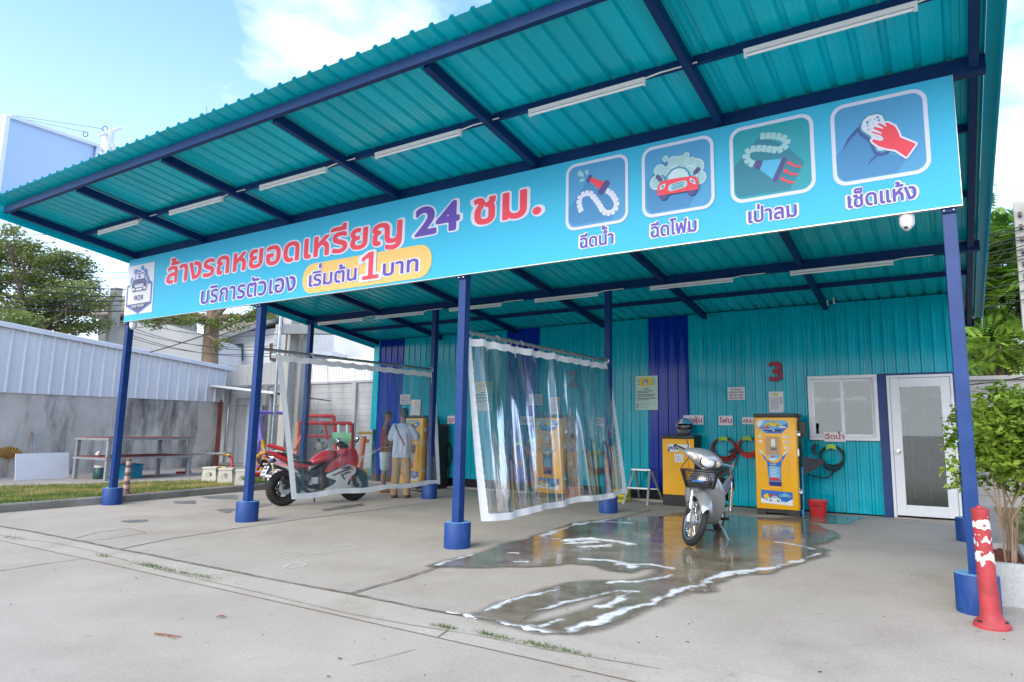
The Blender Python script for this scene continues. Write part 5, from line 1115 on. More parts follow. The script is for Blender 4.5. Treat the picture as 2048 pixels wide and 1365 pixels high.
def scooter(basket=True, body='silver'):
    T = thing('scooter', 'x', 'scooter'); B = M[body]; steer = R(38); ax = Vector((.46, 0, .75)); rake = Vector((-.42, 0, .9)).normalized()
    SM_ = Matrix.Translation(ax) @ Matrix.Rotation(steer, 4, rake) @ Matrix.Translation(-ax)      # everything that turns with the handlebar
    def st(o):
        o.data.transform(SM_)
        for c in [x for x in bpy.data.objects if x.parent == o]: c.data.transform(SM_)
        return o
    fc = (.63, 0, .285); rc = (-.62, 0, .285)
    st(wheel('front_wheel', T, fc, .285, .072, 'wire', -.062)); wheel('rear_wheel', T, rc, .282, .082, 'wire')
    for s in (-1, 1):
        mb = MB(); mb.tube([(.63, s*.085, .27), (.595, s*.085, .40), (.50, s*.085, .60)], [.021, .024, .024], 12); mb.tube([(.63, s*.085, .285), (.65, s*.085, .25)], .026, 10); st(mb.build('fork_leg', M['alu'], T, smooth=50))
    mb = MB(); mb.box((.60, -.105, .36), (.07, .03, .09), (0, .4, 0)); st(mb.build('brake_caliper', M['engine'], T, bevel=.008))
    mb = MB(); rows = []
    for i in range(17):
        a = R(38+112*i/16); Rr = .325 + .035*math.sin(math.pi*i/16); wv = .058 + .042*math.sin(math.pi*min(1, i/13)) ; row = []
        for j in range(9):
            q = -1+2*j/8; row.append((fc[0]+.01+Rr*math.cos(a)-.0*q, wv*q, fc[2]+Rr*math.sin(a) - .085*abs(q)**2.2*(.4+.6*math.sin(a))))
        rows.append(row)
    shell(mb, rows, .006, 2); st(mb.build('front_fender', B, T, smooth=60))
    mb = MB()
    rows = []
    for z, x, wv, xe in ((.86, .40, .08, .37), (.80, .44, .15, .36), (.72, .47, .20, .34), (.63, .46, .235, .31), (.54, .43, .245, .285), (.45, .39, .235, .26), (.36, .34, .215, .235), (.28, .28, .18, .20), (.21, .21, .13, .15)):
        rows.append([(xe+(x-xe)*(1-abs(q)**2.3), wv*q, z) for q in [-1+2*j/12 for j in range(13)]])
    shell(mb, rows, .02); mb.build('leg_shield', B, T, smooth=50)
    mb = MB(); loft(mb, [(.30, 0, .62, .10, .10), (.10, 0, .50, .09, .10), (-.08, 0, .50, .09, .10), (-.22, 0, .58, .10, .10)]); mb.build('frame_cover', M['black'], T, smooth=40)
    # headset cowl with lamps
    mb = MB(); rows = []
    for y in np.linspace(-.25, .25, 15):
        q = abs(y)/.25; hh = .095*(1-q**1.8)+.024; dd = .115*(1-q**1.6)+.028; cx = .36 - .05*q*q; cz = .985 + .015*q
        rows.append([(cx + dd*math.cos(t)*(1.0 if math.cos(t) > 0 else .8), y, cz + hh*math.sin(t) - .012*math.cos(t)) for t in [2*math.pi*j/16 for j in range(16)]])
    mb.grid(rows, True); mb.f += [tuple(range(16)), tuple(len(mb.v)-16+j for j in range(16))]; mb.m += [0, 0]; cw = st(mb.build('headset_cowl', B, T, smooth=60))
    mb = MB(); mb.ell((.462, 0, .968), (.042, .092, .066), 18, 12, (0, -.25, 0)); mb.mi = 0; o = mb.build('headlight', M['lens'], cw, smooth=60); o.data.transform(SM_)
    mb = MB(); mb.tube([(.476-.02*abs(math.sin(a)), .098*math.cos(a), .968+.071*math.sin(a)) for a in np.linspace(0, 2*math.pi, 25)[:-1]], .006, 6, closed=True); o = mb.build('lamp_rim', M['black'], cw, smooth=60); o.data.transform(SM_)
    for s in (-1, 1): mb = MB(); mb.ell((.425, s*.140, .978), (.038, .048, .042), 14, 9, (0, -.2, s*.35)); o = mb.build('indicator', M['amber'], cw, smooth=60); o.data.transform(SM_)
    mb = MB(); mb.tube([(.27, -.36, 1.02), (.31, -.22, 1.005), (.33, 0, 1.0), (.31, .22, 1.005), (.27, .36, 1.02)], .012, 8); hb = st(mb.build('handlebar', M['black'], T, smooth=50))
    for s in (-1, 1):
        mb = MB(); mb.cyl((.285, s*.25, 1.012), (.262, s*.385, 1.024), .018, n=12); o = mb.build('grip', M['rubber'], hb, smooth=50); o.data.transform(SM_)
        mb = MB(); mb.tube([(.34, s*.22, 1.0), (.36, s*.29, 1.005), (.335, s*.39, 1.015)], .006, 6); o = mb.build('brake_lever', M['alu'], hb, smooth=50); o.data.transform(SM_)
    s = -1; mb = MB(); mb.tube([(.31, -.22, 1.01), (.33, -.24, 1.08), (.30, -.30, 1.17)], .006, 8); mb.ell((.30, -.335, 1.205), (.022, .075, .042), 16, 10, (.25, 0, 0)); st(mb.build('mirror', M['black'], T, smooth=60))
    mb = MB(); mb.tube([(.33, -.2, .98), (.42, -.27, .86), (.44, -.2, .7), (.40, -.08, .55)], .005, 6); mb.build('brake_cable', M['black'], T, smooth=60)
    if basket:
        mb = MB(); z0, z1 = .66, .86
        def ring(z, k): return [(x, y, z) for x, y in rrect(.45, -.165*k, .45+.20*k, .165*k, .03, 3)]
        for z in np.linspace(z0, z1, 8): k = .95+.32*(z-z0)/(z1-z0); mb.tube(ring(z, k), .0028 if z < z1 else .007, 5, closed=True)
        a, b = ring(z0, .95), ring(z1, 1.27)
        for i in range(len(a)): mb.tube([a[i], b[i]], .0022, 4, False)
        for e in range(4):
            p, q = a[(e*4+3) % 16], a[(e*4+4) % 16]; p2, q2 = b[(e*4+3) % 16], b[(e*4+4) % 16]
            for t in np.linspace(.06, .94, 14): mb.tube([Vector(p).lerp(Vector(q), t), Vector(p2).lerp(Vector(q2), t)], .0022, 4, False)
        for y in np.linspace(-.15, .15, 14): mb.tube([(.455, y, z0), (.635, y, z0)], .0022, 4, False)
        mb.build('basket', M['mesh'], T)
        mb = MB(); mb.span((.47, -.13, .67), (.63, .13, .74)); mb.build('basket_tray', M['black'], T, bevel=.015)
        mb = MB(); mb.box((.668, .0, .742), (.010, .13, .014)); mb.build('basket_badge', M['d_blue'], T)
    mb = MB(); loft(mb, [(-.16, 0, .72, .07, .035), (-.22, 0, .755, .105, .05), (-.40, 0, .775, .125, .055), (-.62, 0, .785, .125, .055), (-.82, 0, .80, .105, .05), (-.92, 0, .81, .06, .03)]); mb.build('seat', M['seat'], T, smooth=60)
    for s in (-1, 1):
        mb = MB(); rows = []
        for x, zt, zb, y in ((-.05, .52, .40, .10), (-.20, .64, .46, .115), (-.40, .715, .52, .13), (-.60, .735, .58, .135), (-.80, .76, .65, .115), (-.95, .79, .73, .06)):
            rows.append([(x, s*(y + .018*math.sin(math.pi*t)), zb+(zt-zb)*t) for t in (0, .25, .5, .75, 1)])
        shell(mb, rows, s*.008, 1); sp = mb.build('side_panel', B, T, smooth=50)
        mb = MB(); mb.mi = 0; mb.grid([[(x, s*(y+.0215), z+d) for d in (0, .045)] for x, y, z in ((-.22, .115, .55), (-.42, .128, .60), (-.62, .133, .66), (-.78, .118, .70))]); mb.mi = 1; mb.grid([[(x, s*(y+.0215), z+d) for d in (0, .022)] for x, y, z in ((-.20, .113, .515), (-.40, .126, .565), (-.58, .132, .625))]); mb.build('decal', [M['print_g_blue'] if 'print_g_blue' in M else M['g_blue'], M['s_red']], sp)
        mb = MB(); pts = []
        for i in range(70): t = i/69; a = t*2*math.pi*8; pts.append((-.60+.06*t*-1+.026*math.cos(a), s*.150+.026*math.sin(a), .34+.26*t))
        mb.tube(pts, .0052, 6); sh = mb.build('shock_spring', M['spring'], T, smooth=60); mb = MB(); mb.cyl((-.60, s*.150, .29), (-.66, s*.150, .66), .012, n=10); mb.build('damper', M['chrome'], sh, smooth=50)
    mb = MB(); mb.tube([(-.62, .135, .80), (-.78, .14, .86), (-.95, .10, .88), (-1.0, 0, .885), (-.95, -.10, .88), (-.78, -.14, .86), (-.62, -.135, .80)], .014, 10); mb.build('grab_rail', M['alu'], T, smooth=60)
    mb = MB(); mb.ell((-.98, 0, .78), (.04, .08, .04), 14, 8); mb.build('tail_light', M['tail_red'], T, smooth=60)
    mb = MB(); rows = []
    for i in range(12):
        a = R(60+100*i/11); rows.append([(rc[0]+.33*math.cos(a), q*.07, rc[2]+.34*math.sin(a) - .03*abs(q)**2) for q in (-1, -.5, 0, .5, 1)])
    shell(mb, rows, .006, 2); mb.build('rear_fender', M['black'], T, smooth=60)
    mb = MB(); mb.box((-1.0, .03, .60), (.012, .20, .16), (0, .25, 0)); mb.build('number_plate', M['black'], T, bevel=.003)
    mb = MB(); loft(mb, [(.22, 0, .36, .06, .06), (.12, 0, .35, .09, .085), (-.05, 0, .33, .11, .10), (-.2, 0, .32, .10, .09), (-.28, 0, .33, .05, .05)], 12, 3); mb.ell((-.02, .12, .32), (.10, .03, .09), 14, 8); mb.ell((-.02, -.12, .32), (.10, .03, .09), 14, 8); mb.build('engine', M['engine'], T, smooth=45)
    mb = MB(); mb.bar((-.2, .11, .34), (-.66, .115, .30), .025, .05); mb.bar((-.2, -.11, .34), (-.66, -.115, .30), .025, .05); mb.build('swing_arm', M['alu'], T, bevel=.006)
    mb = MB(); mb.tube([(.1, -.10, .26), (0, -.14, .2), (-.3, -.155, .24), (-.42, -.16, .27), (-.85, -.165, .35)], [.018, .018, .022, .045, .042], 12); mb.build('exhaust', M['chrome'], T, smooth=50)
    mb = MB(); mb.tube([(.02, -.22, .26), (.02, .22, .26)], .012, 8); mb.cyl((.02, .15, .26), (.02, .25, .27), .018, n=8); mb.cyl((.02, -.15, .26), (.02, -.25, .27), .018, n=8); mb.build('footpeg', M['rubber'], T, smooth=50)
    mb = MB(); mb.tube([(-.05, .10, .22), (-.02, .20, .10), (-.0, .25, .012)], .011, 8); mb.box((.0, .262, .008), (.09, .05, .008)); mb.build('side_stand', M['greymetal'], T, smooth=50)
    mb = MB(); mb.tube([(-.05, .1, .2), (-.1, .1, .09)], .012, 8); mb.tube([(-.05, -.1, .2), (-.1, -.1, .09)], .012, 8); mb.bar((-.1, -.11, .09), (-.1, .11, .09), .02, .02); mb.build('centre_stand', M['black'], T, smooth=50)
    return T
sc = scooter(); sc['label'] = 'silver scooter with a black wire basket standing in the soapy puddle'
sc.scale = (1.05, 1.05, 1.05); sc.location = (10.17, 2.26, .005); sc.rotation_euler = (R(-3), 0, math.atan2(-1.28, .14)); 
sc2 = scooter(False, 'silver'); sc2['label'] = 'pale grey scooter without a basket parked beyond the red motorcycle'
c = at(640, 886, 'y', 3.45); sc2.location = (c.x-.34, 3.33, .005); sc2.rotation_euler = (R(-3), 0, R(20))

def redbike():
    T = thing('motorcycle', 'red and white sports motorcycle standing behind the left clear curtain', 'motorcycle', (2.79, 2.20, .005), math.atan2(1.34, .33))
    T.rotation_euler[0] = R(-3)
    fc = (.68, 0, .30); rc = (-.68, 0, .31)
    wheel('front_wheel', T, fc, .30, .105, 'alloy', -.06); wheel('rear_wheel', T, rc, .31, .135, 'alloy', -.08)
    for s in (-1, 1):
        mb = MB(); mb.tube([(.68, s*.10, .30), (.60, s*.10, .52), (.50, s*.10, .80)], [.026, .03, .022], 12); mb.box((.70, s*.10, .29), (.06, .035, .07)); mb.build('fork_leg', M['engine'], T, smooth=50)
    mb = MB(); rows = []
    for i in range(15):
        a = R(25+115*i/14); rows.append([(fc[0]+.335*math.cos(a), .075*q, fc[2]+.335*math.sin(a)-.05*abs(q)**2) for q in (-1, -.6, -.2, .2, .6, 1)])
    shell(mb, rows, .006, 2); mb.build('front_fender', M['bikered'], T, smooth=60)
    # side fairings: traced outline of the panel, bulged sideways
    def panel(name, poly, y0, bulge, m, th=.012, par=T, res=.02):
        for s in (-1, 1):
            p = np.array(poly); a, b = p.min(0)-.05, p.max(0)+.05; X_, Z_ = np.meshgrid(np.arange(a[0], b[0], res), np.arange(a[1], b[1], res)); F_ = poly_sdf(X_, Z_, p); mb = MB(); c0 = p.mean(0)
            def put(x, z, o=0.):
                d = min(1, max(0, 1-(((x-c0[0])/(b[0]-a[0])*2)**2 + ((z-c0[1])/(b[1]-a[1])*2)**2))); return (x, s*(y0+bulge*d + o), z)
            march(mb, F_, a[0], a[1], res, put, False); k = len(mb.v); f0 = list(mb.f); mb.v += [(x, y-s*th, z) for x, y, z in mb.v]; mb.f += [tuple(i+k for i in f[::-1]) for f in f0]; ed = {}
            for f in f0:
                for u, v in zip(f, f[1:]+f[:1]): ed[(u, v)] = 1
            mb.f += [(v, u, u+k, v+k) for u, v in ed if (v, u) not in ed]; mb.m = [0]*len(mb.f)
            yield s, mb.build(name, m, par, smooth=40)
    up = [(.62, .62), (.66, .80), (.60, .98), (.50, 1.0), (.34, .90), (.10, .74), (-.02, .58), (.04, .55), (.22, .62), (.40, .70), (.55, .66)]
    lo = [(.62, .60), (.54, .68), (.40, .68), (.22, .60), (.02, .52), (.02, .47), (.22, .40), (.16, .33), (.02, .27), (-.06, .18), (.05, .16), (.40, .20), (.44, .36), (.50, .46), (.60, .52)]
    list(panel('upper_fairing', up, .19, .05, M['bikered']))
    for s, o in panel('lower_fairing', lo, .195, .03, M['bikewhite']):
        for q in ([(.56, .58), (.46, .63), (.10, .50), (.14, .485), (.46, .595)], [(.50, .54), (.44, .565), (.28, .50), (.36, .40), (.38, .42), (.33, .495)], [(.54, .64), (.44, .66), (.30, .62), (.32, .605), (.50, .63)]):
            mb = MB(); mb.add([(x, s*.232, z) for x, z in q], [tuple(range(len(q)))]); mb.add([(x, s*.195, z) for x, z in q], [tuple(range(len(q)))]); mb.build('decal', M['wine'], o)
    mb = MB(); loft(mb, [(.74, 0, .80, .03, .03), (.70, 0, .83, .09, .07), (.60, 0, .88, .15, .11), (.48, 0, .93, .18, .09), (.40, 0, .93, .16, .05)], 16); nose = mb.build('nose_fairing', M['bikered'], T, smooth=50)
    for s in (-1, 1): mb = MB(); mb.ell((.675, s*.075, .85), (.045, .05, .03), 12, 8, (0, .3, s*-.5)); mb.build('headlight', M['lens'], nose, smooth=60)
    mb = MB(); rows = []
    for x, z, wv in ((.60, .97, .13), (.54, 1.04, .125), (.47, 1.10, .11), (.41, 1.13, .08)): rows.append([(x-.10*abs(q)**2, wv*q, z-.05*abs(q)**2) for q in np.linspace(-1, 1, 9)])
    shell(mb, rows, .004, 2); mb.build('windscreen', M['visor'], T, smooth=60)
    mb = MB(); loft(mb, [(.34, 0, .80, .06, .05), (.28, 0, .84, .14, .11), (.12, 0, .86, .165, .125), (-.04, 0, .82, .15, .11), (-.18, 0, .75, .10, .07), (-.24, 0, .72, .06, .04)], 18, 2.3); mb.build('fuel_tank', M['bikered'], T, smooth=60)
    mb = MB(); loft(mb, [(-.20, 0, .735, .09, .03), (-.32, 0, .745, .13, .04), (-.50, 0, .76, .13, .04), (-.60, 0, .80, .10, .045), (-.72, 0, .89, .10, .03), (-.82, 0, .93, .08, .025)], 14); mb.build('seat', M['seat'], T, smooth=50)
    mb = MB(); loft(mb, [(-.30, 0, .68, .12, .06), (-.50, 0, .70, .13, .07), (-.72, 0, .83, .12, .065), (-.90, 0, .92, .08, .04), (-1.03, 0, .97, .02, .012)], 14, 2.8); tl = mb.build('tail_fairing', M['bikered'], T, smooth=50)
    mb = MB(); mb.ell((-1.0, 0, .865), (.06, .05, .022), 12, 8, (0, .5, 0)); mb.build('tail_light', M['tail_red'], tl, smooth=60)
    mb = MB(); mb.tube([(-.85, 0, .82), (-.96, 0, .74), (-1.0, 0, .66)], [.04, .03, .02], 8); hz_ = mb.build('plate_holder', M['black'], T, smooth=50)
    mb = MB(); mb.box((-1.02, 0, .62), (.008, .22, .19), (0, .45, 0)); mb.mi = 1; mb.box((-1.026, 0, .622), (.006, .20, .17), (0, .45, 0)); pl = mb.build('number_plate', [M['plate_b'], M['plate_w']], T)
    mb = MB()
    for z, wv in ((.66, .14), (.60, .12)): mb.box((-1.030+.48*(.622-z)*-1, 0, z), (.006, wv, .03), (0, .45, 0))
    mb.build('plate_characters', M['ink'], pl)
    for s in (-1, 1): mb = MB(); mb.tube([(-.92, s*.05, .76), (-.96, s*.15, .74)], .008, 6); mb.ell((-.965, s*.17, .74), (.03, .03, .022), 10, 6); mb.build('indicator', M['amber'], T, smooth=60)
    mb = MB(); loft(mb, [(.36, 0, .48, .10, .12), (.20, 0, .46, .15, .17), (-.02, 0, .42, .17, .18), (-.22, 0, .44, .15, .16), (-.34, 0, .48, .08, .12)], 12, 3.2); mb.ell((.0, -.175, .40), (.12, .035, .11), 16, 9); mb.ell((-.02, .175, .40), (.12, .035, .11), 16, 9)
    for k in range(5): mb.box((.18, 0, .52+.03*k), (.22, .31, .010))
    mb.build('engine', M['engine'], T, smooth=45)
    mb = MB(); mb.bar((.35, .13, .85), (-.25, .14, .52), .03, .06); mb.bar((.35, -.13, .85), (-.25, -.14, .52), .03, .06); mb.bar((-.25, .12, .55), (-.70, .10, .78), .025, .03); mb.bar((-.25, -.12, .55), (-.70, -.10, .78), .025, .03); mb.build('frame', M['alloy'], T)
    mb = MB(); mb.bar((-.22, .12, .40), (-.72, .12, .31), .03, .06); mb.bar((-.22, -.12, .40), (-.72, -.12, .31), .03, .06); mb.build('swing_arm', M['alloy'], T, bevel=.006)
    mb = MB(); mb.tube([(.3, -.08, .28), (.2, -.10, .17), (-.2, -.13, .17), (-.36, -.17, .26), (-.46, -.185, .32), (-.80, -.20, .48)], [.022, .024, .026, .028, .055, .05], 12); mb.build('exhaust', M['alloy'], T, smooth=50)
    for s in (-1, 1):
        mb = MB(); mb.tube([(.46, s*.10, .90), (.38, s*.2, .93), (.30, s*.34, .92)], .014, 8); mb.cyl((.335, s*.26, .925), (.285, s*.38, .918), .019, n=10); mb.tube([(.42, s*.2, .935), (.36, s*.36, .93)], .006, 6); mb.build('handlebar', M['black'], T, smooth=50)
        mb = MB(); mb.tube([(.58, s*.13, .99), (.55, s*.25, 1.06), (.52, s*.33, 1.12)], .008, 8); mb.ell((.515, s*.37, 1.15), (.03, .085, .055), 16, 9, (s*.35, 0, 0)); mr = mb.build('mirror', M['black'], T, smooth=60)
        mb = MB(); mb.ell((.497, s*.37, 1.15), (.016, .072, .044), 16, 8, (s*.35, 0, 0)); mb.build('mirror_glass', M['chrome'], mr, smooth=60)
        mb = MB(); mb.bar((-.25, s*.13, .42), (-.30, s*.2, .36), .03, .02); mb.cyl((-.30, s*.19, .36), (-.30, s*.28, .36), .014, n=8); mb.box((-.20, s*.195, .42), (.13, .006, .12)); mb.build('footrest', M['alu'], T, smooth=50)
    mb = MB(); mb.tube([(-.05, .14, .22), (-.0, .22, .10), (.03, .27, .012)], .012, 8); mb.box((.03, .28, .008), (.09, .05, .008)); mb.build('side_stand', M['black'], T, smooth=50)
    mb = MB(); mb.tube([(-.62, 0, .42), (-.55, 0, .62)], .04, 10); mb.build('rear_shock', M['alloy'], T, smooth=50)
redbike()

# ================================================================ PEOPLE
M['skin'] = mat('skin', (.24, .115, .068), .55, var=.06, scale=8); M['hair'] = mat('black_hair', (.010, .009, .009), .5, var=.3, scale=40)
M['shirt_b'] = mat('light_blue_shirt', (.36, .46, .60), .85, var=.06, scale=5, bump=.3, bscale=12); M['shirt_r'] = mat('maroon_shirt', (.13, .018, .030), .85, var=.1, scale=5, bump=.3, bscale=12)
M['khaki'] = mat('khaki_trousers', (.33, .24, .125), .85, var=.08, scale=5, bump=.3, bscale=10); M['denim'] = mat('pale_denim', (.34, .44, .50), .85, var=.15, scale=7); M['sandal'] = mat('brown_sandal', (.16, .095, .06), .7); M['strap'] = mat('bag_strap', (.03, .03, .028), .7); M['bag'] = mat('black_bag', (.016, .016, .018), .7); M['eye'] = mat('dark_eye', (.012, .01, .01), .3)
def limb(mb, pts, rs, n=12, sub=6, sq=1.):
    P = []; Q = []
    for i in range(len(pts)-1):
        a, b = Vector(pts[i]), Vector(pts[i+1])
        for k in range(sub): t = k/sub; s = t*t*(3-2*t); P.append(a.lerp(b, t)); Q.append(rs[i]+(rs[i+1]-rs[i])*s)
    P.append(Vector(pts[-1])); Q.append(rs[-1]); mb.tube(P, Q, n, sq=sq); mb.ell(P[0], (Q[0],)*3, 12, 8); mb.ell(P[-1], (Q[-1],)*3, 12, 8)
def torso(mb, rows):
    """rows of (x, y, z, half width, half depth)"""
    n = 20; R_ = [[(x+a*math.cos(t), y+b*math.sin(t), z) for t in [2*math.pi*j/n for j in range(n)]] for x, y, z, a, b in rows]
    k = len(mb.v); mb.grid(R_, True); mb.f += [tuple(k+j for j in range(n)), tuple(k+(len(rows)-1)*n+j for j in range(n))]; mb.m += [0, 0]
def hand(mb, wrist, d, palm, side, curl=.5, ln=.185):
    """palm plus five bent fingers; d = pointing direction, palm = palm normal, side = towards the thumb"""
    d, palm, side = Vector(d).normalized(), Vector(palm).normalized(), Vector(side).normalized(); w0 = Vector(wrist)
    for q in (-.5, 0, .5): mb.tube([w0+side*q*.045, w0+d*.05+side*q*.055, w0+d*.095+side*q*.056], [.017, .020, .016], 8)
    for q, l in ((-.75, .062), (-.25, .078), (.25, .084), (.75, .074)):
        p = w0+d*.092+side*q*.036; pts = [p]; a = 0.
        for s in (.45, .32, .26): a += curl; e = d*math.cos(a)+palm*math.sin(a); p = p+e*l*s; pts.append(p)
        mb.tube(pts, [.0105, .0098, .009, .0075], 8); mb.ell(pts[-1], (.008,)*3, 8, 6)
    p = w0+d*.03+side*.026; mb.tube([p, p+side*.030+d*.028+palm*.008, p+side*.040+d*.058+palm*.02, p+side*.042+d*.078+palm*.03], [.014, .0115, .0105, .008], 8)
def head(mb, c, h=.225, yaw=0., pitch=0.):
    """head with brow, nose, lips, chin and ears; face looks along local -Y before yaw"""
    Rm = Matrix.Rotation(yaw, 3, 'Z') @ Matrix.Rotation(pitch, 3, 'X'); c = Vector(c); s = h/.225; f = lambda x, y, z: c + Rm @ Vector((x*s, y*s, z*s)); n0 = len(mb.v)
    def E(p, r): mb.ell((0, 0, 0), [q*s for q in r], 18, 12); m = len(mb.v)-18*13; mb.v[m:] = [tuple(f(*p) + Rm @ Vector(v)) for v in mb.v[m:]]
    E((0, .012, .035), (.074, .094, .082)); E((0, -.012, -.03), (.060, .074, .080)); E((0, -.048, -.078), (.032, .030, .028)); E((0, -.082, .028), (.046, .016, .014))
    E((0, -.094, -.005), (.011, .016, .022)); E((0, -.102, -.018), (.014, .012, .010)); E((0, -.080, -.050), (.024, .012, .007)); E((0, -.078, -.060), (.022, .012, .007))
    for q in (-1, 1): E((q*.076, .012, -.008), (.009, .020, .031)); E((q*.045, -.058, -.018), (.022, .022, .022))
    return f
def person(name_label, loc, rz, P):
    T = thing('person', name_label, 'person', loc, rz)
    mb = MB(); P['body'](mb); b = remesh(mb, .0085, 5).build('body', M['skin'], T, smooth=80)
    return T, b
# man in the light blue shirt: seen from behind, body turned to the machine, face to the left. local: faces -Y... built facing +Y
def man_a():
    T = thing('person', 'man in a light blue shirt and khaki trousers standing with his back to the camera', 'person', (3.33, 3.72, .004), R(22))
    mb = MB()
    torso(mb, [(0, 0, .86, .15, .10), (0, 0, .95, .17, .115), (0, .01, 1.10, .155, .10), (0, 0, 1.25, .175, .11), (0, 0, 1.38, .185, .10), (0, 0, 1.45, .13, .08), (0, 0, 1.49, .06, .055)])
    limb(mb, [(0, .0, 1.46), (-.005, .015, 1.56)], [.058, .055]); fh = head(mb, (-.01, .035, 1.66), .23, R(180+48), R(-10))
    LS, RS = (-.185, 0, 1.42), (.185, 0, 1.42)
    le, lw = (-.245, .05, 1.14), (-.19, .27, 1.03); re, rw = (.27, .10, 1.17), (.20, .34, 1.22)
    limb(mb, [LS, le, lw], [.058, .043, .027]); limb(mb, [RS, re, rw], [.058, .043, .027])
    hand(mb, lw, (-.35, .9, -.05), (.9, .3, 0), (.1, .1, 1), .75); hand(mb, rw, (-.1, 1, .1), (-.9, 0, -.2), (0, 0, 1), .35)
    for s, fx, fy in ((-1, -.13, -.02), (1, .12, .03)):
        limb(mb, [(s*.09, 0, .90), (s*.105, .01, .50), (fx, fy, .09)], [.088, .056, .038]); mb.ell((fx, fy-.01, .055), (.038, .05, .05)); mb.ell((fx-.01*0, fy+.07, .042), (.045, .11, .024))
        for k in range(5): mb.ell((fx+(k-2)*.017*1, fy+.175-.012*abs(k-1.2), .036), (.010, .022, .010), 8, 6)
    b = remesh(mb, .0085, 5).build('body', M['skin'], T, smooth=80)
    for q in (-1, 1):
        mb = MB(); p = fh(q*.030, -.078, .012); mb.ell(p, (.012, .012, .007), 8, 6); mb.build('eye', M['eye'], T, smooth=80)
    # hair cap
    mb = MB(); Rm = Matrix.Rotation(R(228), 3, 'Z'); c = Vector((-.01, .035, 1.66)); g = []
    for x, y, z, r in ((0, .03, .06, (.084, .098, .080)), (0, .075, .0, (.070, .040, .068)), (.055, .03, .02, (.028, .06, .055)), (-.055, .03, .02, (.028, .06, .055)), (0, -.045, .085, (.062, .05, .042)), (.03, -.055, .07, (.04, .035, .03)), (-.03, .01, .115, (.05, .06, .03)), (.02, .05, .11, (.05, .05, .03))): mb.ell(c + Rm @ Vector((x, y, z)), r, 14, 9, (0, 0, R(228)))
    remesh(mb, .010, 3).build('hair', M['hair'], T, smooth=80)
    # shirt with short sleeves
    mb = MB(); torso(mb, [(0, .0, .80, .205, .14), (0, .0, .83, .205, .14), (0, .0, .95, .195, .135), (0, .0, 1.12, .190, .125), (0, -.005, 1.28, .200, .128), (0, -.005, 1.40, .200, .112), (0, 0, 1.455, .135, .085), (0, .0, 1.485, .075, .068)])
    limb(mb, [(-.165, 0, 1.415), (-.215, .02, 1.31), (-.25, .05, 1.19)], [.070, .074, .082]); limb(mb, [(.165, 0, 1.415), (.215, .03, 1.31), (.262, .08, 1.21)], [.070, .074, .082])
    for a in (-.6, .2, .9): mb.tube([(.12*math.sin(a), -.115, 1.3), (.15*math.sin(a)+.02, -.125, 1.1), (.17*math.sin(a), -.135, .86)], .018, 6)
    remesh(mb, .010, 4).build('shirt', M['shirt_b'], T, smooth=80)
    mb = MB(); torso(mb, [(0, 0, .78, .175, .125), (0, 0, .88, .178, .125), (0, 0, .97, .172, .12)])
    for s, fx, fy in ((-1, -.13, -.02), (1, .12, .03)): limb(mb, [(s*.088, 0, .86), (s*.108, .012, .50), (fx, fy, .10)], [.108, .088, .074], 14); mb.ell((fx, fy, .075), (.078, .085, .03))
    remesh(mb, .010, 4).build('trousers', M['khaki'], T, smooth=80)
    mb = MB(); pts = [(-.13+.27*t, -.10-.045*math.sin(math.pi*t), 1.455-.46*t) for t in np.linspace(0, 1, 14)]; mb.tube(pts, .017, 6, sq=.35); mb.build('bag_strap', M['strap'], T, smooth=60)
    mb = MB(); loft(mb, [(.15, .10, .98, .05, .08), (.22, .11, .97, .055, .09), (.235, .11, .97, .03, .06)], 12, 4); mb.build('bag', M['bag'], T, smooth=40)
    for fx, fy in ((-.13, -.02), (.12, .03)):
        mb = MB(); mb.grid([[(fx+x*k, fy+.055+y*k, z) for x, y in disc(0, 0, .05, .145)] for z, k in ((.0, 1), (.018, 1.03))], True); n_ = 20; mb.f += [tuple(range(n_)), tuple(n_+j for j in range(n_))]; mb.m += [0, 0]; mb.tube([(fx-.048, fy+.04, .02), (fx-.02, fy+.10, .066), (fx, fy+.15, .05), (fx+.02, fy+.10, .066), (fx+.048, fy+.04, .02)], .008, 6); mb.build('sandal', M['sandal'], T, smooth=50)
    return T, lw
Ta, lwa = man_a()
